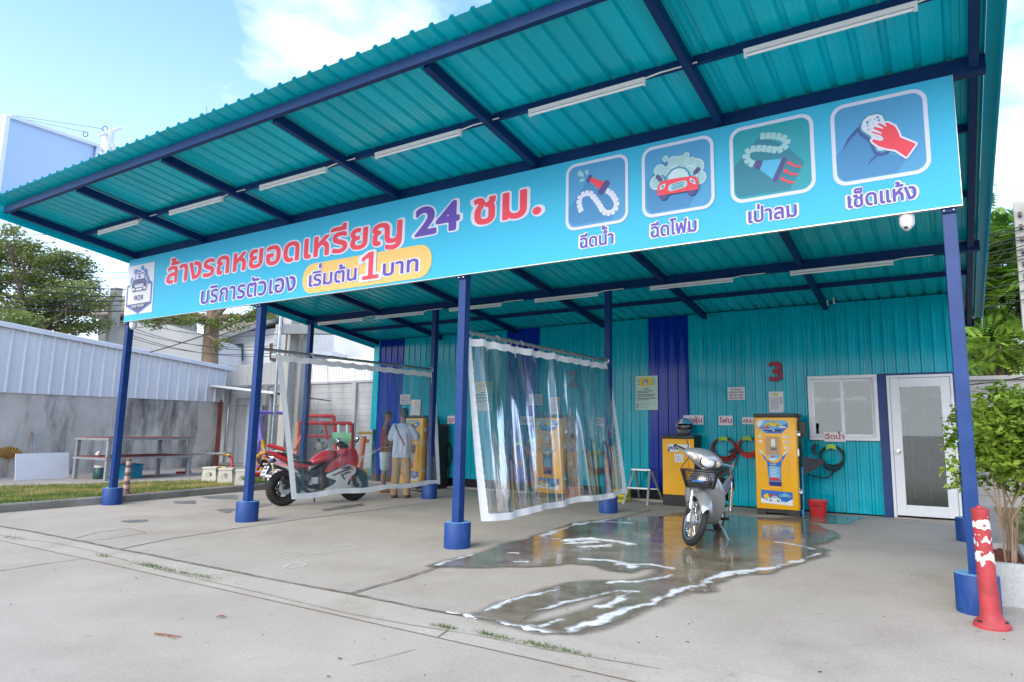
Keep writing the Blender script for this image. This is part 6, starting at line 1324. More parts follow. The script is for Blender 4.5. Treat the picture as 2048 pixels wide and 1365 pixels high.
def man_b():
    T = thing('person', 'man in a maroon shirt and pale shorts standing beside the blue wall stripe', 'person', (2.20, 4.38, .004), R(-50))
    mb = MB()
    torso(mb, [(0, 0, .86, .145, .10), (0, 0, .95, .16, .11), (0, .01, 1.10, .15, .10), (0, 0, 1.25, .17, .11), (0, 0, 1.36, .18, .10), (0, 0, 1.42, .12, .08), (0, 0, 1.46, .058, .052)])
    limb(mb, [(0, .0, 1.43), (0, .015, 1.53)], [.056, .053]); fh = head(mb, (0, .03, 1.625), .225, R(180-55), R(-18))
    limb(mb, [(-.18, 0, 1.38), (-.23, .03, 1.11), (-.16, .23, .98)], [.056, .042, .027]); limb(mb, [(.18, 0, 1.38), (.23, .04, 1.11), (.13, .25, 1.0)], [.056, .042, .027])
    hand(mb, (-.16, .23, .98), (.3, .9, -.1), (.8, -.2, 0), (0, .1, 1), .8); hand(mb, (.13, .25, 1.0), (-.3, .9, 0), (-.8, -.2, 0), (0, .1, 1), .8)
    for s in (-1, 1):
        fx, fy = s*.11, .0; limb(mb, [(s*.085, 0, .88), (s*.10, .01, .48), (s*.10, -.01, .34), (fx, fy, .08)], [.088, .054, .058, .036]); mb.ell((fx, fy-.01, .05), (.036, .048, .045)); mb.ell((fx, fy+.07, .04), (.043, .105, .024))
        for k in range(5): mb.ell((fx+(k-2)*.017, fy+.17-.012*abs(k-2), .034), (.010, .022, .010), 8, 6)
    remesh(mb, .0085, 5).build('body', M['skin'], T, smooth=80)
    for q in (-1, 1): mb = MB(); mb.ell(fh(q*.030, -.078, .012), (.012, .012, .007), 8, 6); mb.build('eye', M['eye'], T, smooth=80)
    mb = MB(); Rm = Matrix.Rotation(R(125), 3, 'Z'); c = Vector((0, .03, 1.625))
    for x, y, z, r in ((0, .03, .062, (.082, .096, .076)), (0, .075, .0, (.068, .04, .064)), (.055, .035, .02, (.026, .055, .05)), (-.055, .035, .02, (.026, .055, .05)), (0, -.045, .088, (.06, .045, .038))): mb.ell(c + Rm @ Vector((x, y, z)), r, 14, 9, (0, 0, R(125)))
    remesh(mb, .010, 3).build('hair', M['hair'], T, smooth=80)
    mb = MB(); torso(mb, [(0, .0, .86, .185, .13), (0, .0, .95, .182, .128), (0, .0, 1.12, .175, .12), (0, 0, 1.25, .188, .122), (0, 0, 1.36, .19, .11), (0, 0, 1.42, .125, .085), (0, .0, 1.45, .072, .066)])
    limb(mb, [(-.16, 0, 1.38), (-.205, .015, 1.28), (-.235, .03, 1.17)], [.066, .07, .074]); limb(mb, [(.16, 0, 1.38), (.205, .02, 1.28), (.238, .035, 1.17)], [.066, .07, .074])
    remesh(mb, .010, 4).build('shirt', M['shirt_r'], T, smooth=80)
    mb = MB(); torso(mb, [(0, 0, .76, .168, .12), (0, 0, .86, .17, .12), (0, 0, .93, .166, .118)])
    for s in (-1, 1): limb(mb, [(s*.085, 0, .84), (s*.10, .01, .55)], [.105, .10], 14)
    remesh(mb, .010, 4).build('shorts', M['denim'], T, smooth=80)
    for s in (-1, 1):
        fx, fy = s*.11, 0; mb = MB(); mb.grid([[(fx+x*k, fy+.055+y*k, z) for x, y in disc(0, 0, .048, .14)] for z, k in ((.0, 1), (.016, 1.03))], True); n_ = 20; mb.f += [tuple(range(n_)), tuple(n_+j for j in range(n_))]; mb.m += [0, 0]; mb.tube([(fx-.046, fy+.04, .02), (fx, fy+.13, .064), (fx+.046, fy+.04, .02)], .008, 6); mb.build('sandal', M['sandal'], T, smooth=50)
    return T
Tb = man_b()
# spray lance held by the man in light blue, with its hose and the jet of water
lw3 = wm(Ta) @ Vector(lwa); tip = at(752, 898, 'y', 3.55); dr_ = (Vector(tip)-lw3)
T = thing('spray_lance', 'black spray lance held by the man in the light blue shirt', 'spray lance', lw3)
g0 = lw3 + Vector((-.05, .08, 0))
mb = MB(); mb.tube([g0 + Vector((.02, .0, -.09)), g0, g0 + dr_.normalized()*.1], [.018, .02, .016], 10); mb.build('grip', M['black'], T, world=True, smooth=50)
mb = MB(); nz_ = g0 + dr_.normalized()*.38; mb.tube([g0 + dr_.normalized()*.1, nz_], .008, 8); mb.build('tube', M['steel'], T, world=True, smooth=50)
mb = MB(); mb.tube([g0+Vector((.02, 0, -.09)), g0+Vector((.05, -.02, -.5)), g0+Vector((.25, .1, -.9)), g0+Vector((.3, .6, -1.0)), (2.4, 5.2, .02), (2.45, 5.55, .3)], .010, 7); mb.build('hose', M['black'], T, world=True, smooth=60)
def mistmat():
    m = bpy.data.materials.new('water_mist'); m.use_nodes = True; t = m.node_tree; n = t.nodes; l = t.links; n.remove(n['Principled BSDF']); tr = n.new('ShaderNodeBsdfTransparent'); df = n.new('ShaderNodeBsdfDiffuse'); df.inputs[0].default_value = (.9, .9, .92, 1)
    lw = n.new('ShaderNodeLayerWeight'); lw.inputs[0].default_value = .5; r = n.new('ShaderNodeMapRange'); r.inputs[1].default_value = 0; r.inputs[2].default_value = 1; r.inputs[3].default_value = .32; r.inputs[4].default_value = .0; l.new(lw.outputs['Facing'], r.inputs[0]); mx = n.new('ShaderNodeMixShader'); l.new(r.outputs[0], mx.inputs[0]); l.new(tr.outputs[0], mx.inputs[1]); l.new(df.outputs[0], mx.inputs[2]); l.new(mx.outputs[0], n['Material Output'].inputs[0]); return m
M['mist'] = mistmat(); end = Vector(at(690, 935, 'y', 3.0))
mb = MB(); k = 12; mb.tube([nz_.lerp(end, i/k) for i in range(k+1)], [.008+.085*(i/k)**1.3 for i in range(k+1)], 20); o = mb.build('water_jet', M['mist'], smooth=80); tag(o, 'misty jet of water sprayed at the red motorcycle', 'water jet')

# ================================================================ YARD AND NEIGHBOURS ON THE LEFT
def wallcon(name, a, b, dark, sc=(1, 1, .22), lo=.47, hi=.60):
    m = bpy.data.materials.new(name); m.use_nodes = True; t = m.node_tree; n = t.nodes; l = t.links; bs = n['Principled BSDF']; tcn = n.new('ShaderNodeTexCoord')
    def nz(s, d, st): q = n.new('ShaderNodeMapping'); q.inputs['Scale'].default_value = st; l.new(tcn.outputs['Object'], q.inputs[0]); x = n.new('ShaderNodeTexNoise'); x.inputs['Scale'].default_value = s; x.inputs['Detail'].default_value = d; x.inputs['Roughness'].default_value = .65; l.new(q.outputs[0], x.inputs['Vector']); return x.outputs[0]
    def rp(v, p0, p1, c0, c1): r = n.new('ShaderNodeValToRGB'); r.color_ramp.elements[0].position = p0; r.color_ramp.elements[1].position = p1; r.color_ramp.elements[0].color = (*c0, 1); r.color_ramp.elements[1].color = (*c1, 1); l.new(v, r.inputs[0]); return r.outputs[0]
    x = n.new('ShaderNodeMix'); x.data_type = 'RGBA'; x.blend_type = 'MULTIPLY'; x.inputs[0].default_value = 1; l.new(rp(nz(1.3, 7, (1, 1, 1)), .35, .65, a, b), x.inputs[6]); l.new(rp(nz(1.1, 7, sc), lo-.16, hi-.16, dark, (1, 1, 1)), x.inputs[7])
    l.new(x.outputs[2], bs.inputs['Base Color']); bs.inputs['Roughness'].default_value = .9; return m
M['shedwall'] = wallcon('stained_render_wall', (.40, .38, .35), (.52, .50, .47), (.24, .24, .245), (1.1, 1.1, .26), .54, .70); M['clad'] = mat('grey_white_cladding', (.56, .59, .64), .4, var=.04, scale=1.5, stretch=(1, 1, .2)); M['redpost'] = mat('rusty_red_post', (.24, .05, .045), .7, var=.2)
M['block'] = wallcon('grey_block_wall', (.36, .36, .37), (.46, .46, .47), (.45, .44, .43)); M['fence'] = mat('white_fence_paint', (.82, .80, .78), .6, col2=(.68, .64, .60), scale=3, lo=.5, hi=.8, stretch=(1, 1, .2)); M['lowroof'] = mat('weathered_roof_sheet', (.09, .09, .09), .7, var=.3, scale=3)
M['wood'] = mat('raw_wood', (.30, .20, .12), .8, var=.25, scale=6, stretch=(4, 1, .4)); M['board'] = mat('white_board', (.70, .71, .73), .6, var=.03); M['straw'] = mat('straw_bristles', (.38, .22, .06), .9, var=.3, scale=30)
sa, sb = Vector((-7.0, .85, GZ)), Vector((-7.46, 6.6, GZ)); sd_ = (sb-sa).normalized(); sn = Vector((sd_.y, -sd_.x, 0))   # outward normal towards the yard
sp = lambda s, z, o=0.: Vector((sa.x, sa.y, 0)) + sd_*s + sn*o + Vector((0, 0, z))
shed = thing('storage_shed', 'long grey shed with a stained concrete wall and pale corrugated cladding at far left', 'shed', (-7.2, 2, GZ))
def slab(p0, p1, z0, z1, o0, o1, mb):
    vs = [sp(s, z, o) for s in (p0, p1) for o in (o0, o1) for z in (z0, z1)]; mb.add(vs, [(0, 1, 3, 2), (4, 6, 7, 5), (0, 4, 5, 1), (2, 3, 7, 6), (1, 5, 7, 3), (0, 2, 6, 4)])
mb = MB(); slab(-7, 5.70, 0, 2.24, -.2, 0, mb); mb.build('wall', M['shedwall'], shed, world=True)
ztop = lambda s: 3.79 - .089*s
mb = MB(); pr_ = rib_profile(-7, 5.86, .31, .05, .03, .065, .004); mb.grid([[sp(s, 2.17, .02+h) for s, h in pr_], [sp(s, ztop(s), .02+h) for s, h in pr_]]); mb.build('cladding', M['clad'], shed, world=True)
mb = MB(); mb.grid([[sp(s, ztop(s)-.06, .12), sp(s, ztop(s)+.05, .12), sp(s, ztop(s)+.12, -.2), sp(s, ztop(s)+.12, -4)] for s in (-7, 6.15)]); mb.grid([[sp(6.15, ztop(6.15)-.05, .12), sp(6.15, ztop(6.15)+.05, .12)], [sp(6.15, ztop(6.15)-.05, -4), sp(6.15, ztop(6.15)+.12, -4)]]); mb.build('roof', M['clad'], shed, world=True)
mb = MB(); slab(5.84, 5.87, 0, 3.2, -4, .0, mb); mb.build('end_wall', M['shedwall'], shed, world=True)
mb = MB(); slab(5.72, 5.80, 0, 2.24, -.1, .03, mb); mb.build('corner_post', M['redpost'], shed, world=True)
# two-tier work table
tb = thing('work_table', 'grey steel two tier work table standing against the shed wall', 'table', (-4.6, 2.7, GZ)); TA = R(3)
for x in (-.68, .62):
    for y in (-1.0, .98): mb = MB(); mb.span((x-.04, y-.04, 0), (x+.04, y+.04, .915)); mb.build('leg', M['greymetal'], tb, bevel=.004)
for z, nm in ((.92, 'table_top'), (.47, 'shelf')):
    mb = MB(); mb.mi = 0; mb.span((-.74, -1.06, z), (.68, 1.04, z+.055)); mb.mi = 1; mb.span((-.745, -1.065, z+.056), (.685, 1.045, z+.066)); mb.build(nm, [M['greymetal'], M['redpost']], tb)
tb.rotation_euler = (0, 0, TA)
M['jug'] = mat('dark_green_jug', (.02, .09, .09), .4); M['bluebox'] = mat('blue_crate_plastic', (.01, .22, .40), .45)
t = thing('water_cooler_jug', 'dark green water jug with a white lid under the work table', 'jug', (-4.75, 1.98, GZ))
mb = MB(); mb.lathe([(.12, 0), (.135, .02), (.135, .24), (.12, .26)], 22); mb.build('body', M['jug'], t, smooth=40); mb = MB(); mb.lathe([(.125, .262), (.13, .27), (.13, .31), (.10, .33), (0, .335)], 22); mb.build('lid', M['white'], t, smooth=40); mb = MB(); mb.tube(arc((0, .25), .13, 15, 165, 10), .01, 6); mb.build('handle', M['white'], t, smooth=60)
t = thing('storage_crate', 'blue plastic crate under the work table beside the jug', 'crate', (-4.55, 2.5, GZ)); mb = MB(); mb.prism(rrect(-.28, -.22, .28, .22, .04), .30); mb.build('body', M['bluebox'], t, bevel=.01); mb = MB(); mb.span((-.30, -.24, .301), (.30, .24, .335)); mb.build('rim', M['bluebox'], t, bevel=.006)
t = thing('cat_ornament', 'small white ornament on the shelf of the work table', 'ornament', (-4.65, 1.85, GZ+.54)); mb = MB(); mb.ell((0, 0, .05), (.07, .05, .05)); mb.ell((.05, 0, .09), (.035, .035, .035)); mb.ell((-.08, 0, .03), (.06, .015, .015)); remesh(mb, .012, 2).build('figure', M['board'], t, smooth=80)
# white board, broom, sticks
mb = MB(); p0, p1 = Vector((-5.50, .60, GZ)), Vector((-5.62, 1.72, GZ)); h = Vector((-.14, 0, .60)); th = Vector((-.03, 0, 0)); mb.add([p0, p1, p1+h, p0+h, p0+th, p1+th, p1+h+th, p0+h+th], [(0, 1, 2, 3), (7, 6, 5, 4), (0, 4, 5, 1), (1, 5, 6, 2), (2, 6, 7, 3), (3, 7, 4, 0)]); o = mb.build('leaning_board', M['board'], loc=tuple(p0)); tag(o, 'plain white board leaning low in front of the shed wall', 'board')
t = thing('fan_broom', 'brown fan shaped straw broom head hanging on the shed wall', 'broom', (-6.9, .25, 1.0)); mb = MB()
q = unp = at(18, 908, 'x', -6.9); rows = []
for i in range(33):
    a = R(20+140*i/32); rr = .30*(1+.05*math.sin(i*5)); rows.append([(-6.90+.02*math.sin(i*2.1), q.y+rr*k*math.cos(a), q.z-.13+rr*k*math.sin(a)) for k in (.1, .5, 1)])
mb.grid(rows); mb.v += [(x-.05, y, z) for x, y, z in mb.v]; k = len(mb.v)//2; f0 = list(mb.f); mb.f += [tuple(i+k for i in f[::-1]) for f in f0]; mb.m = [0]*len(mb.f); mb.build('bristles', M['straw'], t, world=True)
mb = MB(); mb.cyl((-6.92, q.y, q.z-.08), (-6.92, q.y-.02, q.z-.45), .02, n=8); mb.build('handle', M['wood'], t, world=True)
for nm, (px, py), (qx, qy), r_, m, lb in (('wooden_stick', (48, 930), (64, 858), .014, 'wood', 'thin wooden stick leaning on the shed wall above the white board'), ('metal_pole', (64, 935), (62, 866), .02, 'greymetal', 'left one of two grey poles leaning on the shed wall'), ('metal_pole', (71, 935), (66, 866), .02, 'greymetal', 'right one of two grey poles leaning on the shed wall')):
    a, b = at(px, py, 'x', -6.3), at(qx, qy, 'x', -6.93); a = b + (a-b)*((b.z-GZ)/max(.1, b.z-a.z)); mb = MB(); mb.cyl(a, b, r_, n=8); o = mb.build(nm, M[m], loc=tuple(a), smooth=50); tag(o, lb, 'pole')
# white cast stools with a round hole
M['cast'] = mat('white_cast_stool', (.60, .58, .52), .8, col2=(.45, .43, .38), scale=5, lo=.5, hi=.8)
def stool():
    t = thing('garden_stool', 'x', 'stool', (0, 0, 0), 0, 'white cast stools on the grass verge'); 
    for s in (-1, 1):
        mb = MB(); res = .012; X_, Z_ = np.meshgrid(np.arange(-.24, .24, res), np.arange(-.02, .42, res)); F_ = np.minimum(poly_sdf(X_, Z_, [(-.20, 0), (-.17, .36), (.17, .36), (.20, 0)]), np.hypot(X_, Z_-.19)-.085); march(mb, F_, -.24, -.02, res, lambda x, z: (s*.17, x, z)); k = len(mb.v); f0 = list(mb.f); mb.v += [(x-s*.04, y, z) for x, y, z in mb.v]; mb.f += [tuple(i+k for i in f[::-1]) for f in f0]; ed = {}
        for f in f0:
            for u, v in zip(f, f[1:]+f[:1]): ed[(u, v)] = 1
        mb.f += [(v, u, u+k, v+k) for u, v in ed if (v, u) not in ed]; mb.m = [0]*len(mb.f); mb.build('side_slab', M['cast'], t)
    mb = MB(); mb.span((-.19, -.19, .361), (.19, .19, .41)); mb.build('seat', M['cast'], t, bevel=.012); return t
s0 = stool()
for k, (px, py, lb) in enumerate(((411, 964, 'leftmost white cast stool with a round hole, on the verge'), (442, 967, 'second white cast stool from the left on the verge'), (476, 971, 'white cast stool just left of the second front post'), (532, 962, 'white cast stool right of the second front post behind the plate'))):
    c = gnd(px, py, GZ); o = s0 if k == 0 else copy_tree(s0); o.location = (c.x-.05, c.y+.15, GZ); o.rotation_euler = (0, 0, R(-50+4*k)); o['label'] = lb
    o.scale = (.8, .8, .8)
# exercise bench and playground frames
M['purple'] = mat('purple_frame', (.22, .16, .55), .45); M['playred'] = mat('play_red', (.52, .03, .03), .45); M['playyel'] = mat('play_yellow', (.62, .36, .03), .45); M['playor'] = mat('play_orange', (.62, .16, .06), .45)
def pipes(name, label, cat, parts, par_loc, group=None):
    t = thing(name, label, cat, par_loc, 0, group)
    for nm, pts, r_, m in parts: mb = MB(); mb.tube(pts, r_, 8); mb.build(nm, M[m], t, world=True, smooth=60)
    return t
g = lambda px, py: gnd(px, py, GZ)
b0, b1 = g(372, 948), g(452, 950)
t = pipes('exercise_bench', 'red and yellow exercise bench with a grey pad beside the work table', 'bench', [('frame', [b0+Vector((-.2, 0, .03)), b0+Vector((0, 0, .03)), b0+Vector((.05, 0, .3)), b0+Vector((.15, 0, .5))], .035, 'playred'), ('foot', [b0+Vector((-.2, -.15, .03)), b0+Vector((-.2, .25, .03))], .03, 'playred'), ('frame', [b1+Vector((-.1, .1, .5)), b1+Vector((.05, .1, .42)), b1+Vector((.1, .1, .05))], .035, 'playred'), ('handle', [b1+Vector((-.3, -.1, .53)), b1+Vector((.1, 0, .52))], .03, 'playyel'), ('handle', [b1+Vector((-.2, -.25, .2)), b1+Vector((.2, -.15, .2))], .03, 'playyel')], b0)
mb = MB(); mb.bar(b0+Vector((.1, 0, .52)), b1+Vector((-.05, .05, .56)), .28, .05); mb.build('pad', M['greymetal'], t, world=True, bevel=.01)
q0, q1 = g(527, 955), g(566, 945); q0 = Vector((-3.9, 5.6, GZ)); 
def W_(px, py, d): return atd(px, py, d)
D = 19.4
pipes('swing_frame', 'purple steel swing frame with slanted legs behind the second front post', 'swing frame', [('leg', [W_(516, 822, D), W_(531, 948, D)], .045, 'purple'), ('leg', [W_(521, 822, D+.6), W_(515, 930, D+.8)], .04, 'purple'), ('top_bar', [W_(514, 824, D), W_(600, 829, D+1.6)], .045, 'purple'), ('leg', [W_(598, 829, D+1.6), W_(604, 950, D+1.5)], .045, 'purple'), ('brace', [W_(518, 838, D), W_(530, 826, D+.3)], .03, 'purple')], W_(525, 945, D))
D = 18.6
pipes('seesaw', 'tangle of red yellow and purple play pipes left of the red motorcycle', 'play equipment', [('pipe', [W_(508, 930, D), W_(522, 905, D), W_(545, 915, D), W_(560, 935, D)], .05, 'playyel'), ('pipe', [W_(512, 940, D), W_(528, 925, D), W_(560, 918, D)], .05, 'playred'), ('pipe', [W_(505, 950, D-.3), W_(540, 948, D), W_(575, 945, D)], .055, 'playred'), ('pipe', [W_(518, 880, D), W_(512, 905, D), W_(516, 935, D)], .06, 'purple'), ('pipe', [W_(524, 880, D), W_(530, 905, D), W_(522, 940, D)], .05, 'playyel'), ('pipe', [W_(535, 890, D), W_(570, 900, D)], .05, 'playred'), ('wheel', [W_(522+10*math.cos(a), 920+12*math.sin(a), D-.1) for a in np.linspace(0, 6.28, 14)], .02, 'playyel'), ('pipe', [W_(560, 955, D), W_(620, 945, D)], .05, 'playor')], W_(530, 955, D))
D = 17.2
pipes('climbing_frame', 'red steel climbing frame with crossbars beyond the left clear curtain', 'climbing frame', [('post', [W_(598, 845, D), W_(590, 955, D)], .05, 'playor'), ('post', [W_(612, 832, D+1), W_(608, 945, D+1)], .05, 'playred'), ('post', [W_(667, 833, D+1), W_(673, 905, D+1)], .05, 'playred'), ('post', [W_(704, 847, D), W_(703, 960, D)], .05, 'playred'), ('crossbar', [W_(598, 846, D), W_(704, 848, D)], .05, 'playred'), ('crossbar', [W_(610, 832, D+1), W_(668, 833, D+1)], .05, 'playred'), ('crossbar', [W_(600, 872, D), W_(700, 874, D)], .03, 'playred'), ('post', [W_(650, 850, D), W_(655, 880, D)], .03, 'playred'), ('strut', [W_(590, 900, D-.5), W_(605, 870, D)], .04, 'playor')], W_(600, 955, D))
D = 16.4
pipes('spring_rider', 'orange and yellow play post right of the red climbing frame', 'play equipment', [('post', [W_(728, 873, D), W_(718, 955, D)], .06, 'playor'), ('arm', [W_(716, 866, D), W_(745, 866, D)], .03, 'playyel'), ('arm', [W_(726, 880, D), W_(738, 884, D)], .04, 'playor')], W_(720, 958, D))
M['mint'] = mat('mint_roll', (.25, .62, .36), .5); M['padwhite'] = mat('white_tube', (.72, .74, .72), .4)
t = thing('exercise_roller', 'mint green roller on two white poles beyond the red motorcycle', 'exercise machine', W_(685, 955, 16.6)); D = 16.6
mb = MB(); mb.cyl(W_(664, 876, D), W_(702, 877, D), .13, n=18); mb.build('roller', M['mint'], t, world=True, smooth=40)
for px in (678, 695): mb = MB(); mb.cyl(W_(px, 850, D+.2), W_(px, 958, D+.2), .04, n=10); mb.build('pole', M['padwhite'], t, world=True, smooth=40)
# chain-link gate and lean-to behind it
def meshmat():
    m = bpy.data.materials.new('chain_link_wire'); m.use_nodes = True; t_ = m.node_tree; n = t_.nodes; l = t_.links; b = n['Principled BSDF']; b.inputs['Base Color'].default_value = (.40, .41, .42, 1); b.inputs['Metallic'].default_value = .6; b.inputs['Roughness'].default_value = .5; return m
M['wire'] = meshmat()
gate = thing('chain_link_gate', 'grey chain link gate beside the red shed post', 'gate', (-7.3, 6.7, GZ)); GY0, GY1 = Vector((-7.35, 6.75, GZ)), Vector((-6.3, 8.75, GZ)); gd = (GY1-GY0); gl_ = gd.length; gd.normalize()
gp = lambda s, z: GY0 + gd*s + Vector((0, 0, z))
for a, b in ((0.05, gl_/2-.03), (gl_/2+.03, gl_)):
    mb = MB(); mb.tube([gp(a, .08), gp(a, 1.95), gp(b, 1.95), gp(b, .08)], .024, 8, closed=True); lf = mb.build('leaf_frame', M['steel'], gate, world=True, smooth=50)
    mb = MB(); st_ = .075; zz0, zz1 = .1, 1.93
    for k in range(int((b-a+1.85)/st_)+1):
        for sg in (1, -1):
            s0_, s1_ = a + k*st_ - (1.83 if sg > 0 else 0), a + k*st_ + (0 if sg > 0 else -1.83); z0_, z1_ = zz0, zz1
            if sg < 0: s0_, s1_ = a + k*st_, a + k*st_ - 1.83
            P_, Q_ = (s0_, z0_), (s1_, z1_)
            def clip(P, Q):
                t0, t1 = 0., 1.; d_ = Q[0]-P[0]
                for lim, s_ in ((a, 1), (b, -1)):
                    f0, f1 = s_*(P[0]-lim), s_*(Q[0]-lim)
                    if f0 < 0 and f1 < 0: return None
                    if f0 < 0: t0 = max(t0, f0/(f0-f1))
                    if f1 < 0: t1 = min(t1, f0/(f0-f1))
                return None if t1-t0 < .01 else (t0, t1)
            c_ = clip(P_, Q_)
            if c_: A_, B_ = [gp(P_[0]+(Q_[0]-P_[0])*t_, z0_+(z1_-z0_)*t_) for t_ in c_]; mb.tube([A_, B_], .0035, 3, False)
    mb.build('wire_mesh', M['wire'], lf, world=True)
mb = MB(); mb.tube([gp(gl_/2, .3), gp(gl_/2, 1.6)], .02, 6); mb.build('latch', M['steel'], gate, world=True)
lean = thing('lean_to', 'dark lean to with a weathered sheet roof behind the chain link gate', 'lean-to', (-8.4, 8.6, GZ))
a, b = atd(440, 764, 24.5), atd(566, 779, 22.0)
mb = MB(); back = Vector((-.4, 2.2, -.25)); pr_ = rib_profile(0, 1, .05, .03, .012, .02, 0); mb.grid([[a.lerp(b, s)+Vector((0, 0, -h))+o for s, h in pr_] for o in (Vector((.3, -.5, -.12)), back)]); mb.build('roof', M['lowroof'], lean, world=True)
mb = MB(); mb.bar(a+Vector((.3, -.52, -.16)), b+Vector((.3, -.52, -.14)), .04, .07); mb.build('edge_beam', M['clad'], lean, world=True)
for px, d_ in ((444, 24.4), (543, 22.2)): p = atd(px, 800, d_); mb = MB(); mb.cyl((p.x, p.y, GZ), (p.x, p.y, 2.5), .05, n=8); mb.build('post', M['greymetal'], lean, world=True)
mb = MB(); p = atd(448, 820, 24.6); q = atd(500, 860, 23.6); mb.span((min(p.x, q.x), p.y+.4, GZ), (max(p.x, q.x), p.y+.45, 2.35)); mb.build('panel', M['clad'], lean, world=True)
# boundary wall with white picket fence on top
bw = thing('boundary_wall', 'grey concrete block wall with pillars behind the playground', 'wall', (-6, 9.7, 0))
def blockwall(x0, x1, y, z1, par, ch=.2, cw=.4, coping=.08):
    mb = MB(); mb.span((x0, y, 0), (x1, y+.15, z1)); mb.build('wall', M['block'], par, world=True)
    mb = MB(); r_ = 0; z = .2
    while z < z1-.05: mb.span((x0, y-.004, z-.006), (x1, y-.001, z+.006)); z += ch
    mb.build('bed_joints', M['joint2'], par, world=True)
    mb = MB(); mb.span((x0-.02, y-.05, z1), (x1+.02, y+.2, z1+coping)); mb.build('coping', M['block'], par, world=True, bevel=.01)
    x = x0+.2
    while x < x1: mb = MB(); mb.span((x-.11, y-.10, 0), (x+.11, y-.005, z1-.001)); mb.build('pillar', M['block'], par, world=True); x += 2.4
M['joint2'] = mat('mortar_joint', (.27, .27, .28), .9)
blockwall(-14.5, .3, 9.7, 2.92, bw)
fn = thing('picket_fence', 'white picket fence on top of the boundary wall', 'fence', (-7, 9.8, 3.0))
mb = MB()
for z in (3.12, 3.62): mb.span((-17, 9.80, z), (.3, 9.83, z+.06))
mb.build('rail', M['fence'], fn, world=True)
mb = MB(); x = -17.0
while x < .3: mb.span((x, 9.765, 3.01), (x+.135, 9.798, 3.82+.01*math.sin(x*7))); x += .158
o = mb.build('pickets', M['fence'], fn, world=True); o['kind'] = 'stuff'
# the boundary wall on the right
bw2 = thing('block_wall', 'pale grey block wall behind the shrub at the right edge', 'wall', (16, 9.0, 0)); blockwall(12.6, 26, 9.0, 2.42, bw2)
for k, (y0_, y1_) in enumerate(((770, 752), (790, 770))):
    a, b = at(1936, y0_+18*k, 'y', 8.85), at(2060, y1_+6*k, 'y', 8.85); mb = MB(); mb.tube([a, a.lerp(b, .5)+Vector((0, 0, -.03)), b], .012, 5); o = mb.build('wall_cable', M['black'], loc=tuple(a)); tag(o, ('upper' if not k else 'lower') + ' black cable running across the pale block wall', 'cable')

# ================================================================ HOUSES, POLES, BILLBOARD
M['housewhite'] = mat('white_house_wall', (.80, .80, .81), .8, var=.05, scale=1); M['housegrey'] = mat('grey_house_panel', (.19, .20, .22), .8, var=.1); M['rooftile'] = mat('grey_roof_tiles', (.30, .27, .25), .8, var=.25, scale=6, stretch=(1, 1, 6)); M['teal_door'] = mat('teal_shutter', (.02, .14, .16), .5); M['brownpanel'] = mat('brown_panel', (.10, .06, .07), .7); M['winglass'] = mat('dark_window_glass', (.05, .06, .07), .08, spec=.8)
FR = Vector((RIGHT.x, RIGHT.y, 0)).normalized()
def plane_house(px0, px1, D, ang):
    """frame of a facade: origin under px0, u along the facade turned by ang from the picture plane"""
    c = atd(px0, 850, D); u = Vector((FR.x*math.cos(ang)-FR.y*math.sin(ang), FR.x*math.sin(ang)+FR.y*math.cos(ang), 0)); return Vector((c.x, c.y, 0)), u, Vector((-u.y, u.x, 0))
def onf(o, u, px, py):
    """point of the facade plane seen at a pixel -> (s, z)"""
    n = Vector((-u.y, u.x, 0)); d = ray(px, py); t_ = ((o-CAM).dot(n))/d.dot(n); p = CAM + d*t_; return (p-o).dot(u), p.z
def facade(t, o, u, n, name, pix, m, off=0., th=.08):
    q = [onf(o, u, *p) for p in pix]; mt = Matrix(((u.x, 0, n.x, o.x), (u.y, 0, n.y, o.y), (0, 1, 0, 0), (0, 0, 0, 1)))
    mb = MB(); k = len(q); mb.prism(q, th, mt @ Matrix.Translation((0, 0, off))); ob = mb.build(name, m, t, world=True); return ob
def house(name, label, D, ang, px0, pieces, depth=5.):
    o, u, n = plane_house(px0, 0, D, ang); t = thing(name, label, 'house', o)
    for nm, pix, m, off, th in pieces: facade(t, o, u, n, nm, pix, M[m], off, th)
    return t
house('house', 'white house with a grey tiled roof above the picket fence, between the first two posts', 33, R(-12), 430, [
 ('wall', [(436, 800), (436, 690), (470, 668), (560, 655), (566, 800)], 'housewhite', 0, 5), ('grey_panel', [(437, 724), (437, 698), (468, 690), (468, 724)], 'housegrey', -.12, .1),
 ('door', [(474, 722), (474, 690), (487, 688), (487, 722)], 'teal_door', -.10, .09), ('roof', [(428, 688), (470, 652), (560, 610), (566, 640), (470, 672)], 'rooftile', -.7, 6.4), ('eave', [(428, 690), (470, 674), (566, 642), (566, 650), (470, 682), (428, 697)], 'housegrey', -.72, .2), ('brown_panel', [(542, 722), (542, 688), (560, 686), (560, 722)], 'brownpanel', -.1, .09)])
hb = house('house', 'white house with a railed balcony seen behind the left curtain', 31, R(-6), 566, [
 ('wall', [(566, 800), (566, 600), (640, 620), (690, 640), (760, 672), (760, 800)], 'housewhite', 0, 5), ('window', [(626, 664), (626, 640), (660, 640), (660, 664)], 'winglass', -.08, .07), ('window', [(664, 664), (664, 640), (688, 644), (688, 664)], 'winglass', -.08, .07), ('balcony_floor', [(575, 722), (575, 714), (692, 710), (692, 718)], 'housewhite', -1.3, 1.29)])
o, u, n = plane_house(566, 0, 31, R(-6)); mt = lambda s, z, f: o + u*s + n*f + Vector((0, 0, z))
s0_, z0_ = onf(o, u, 578, 712); s1_, z1_ = onf(o, u, 692, 709); _, z2_ = onf(o, u, 620, 672)
mb = MB()
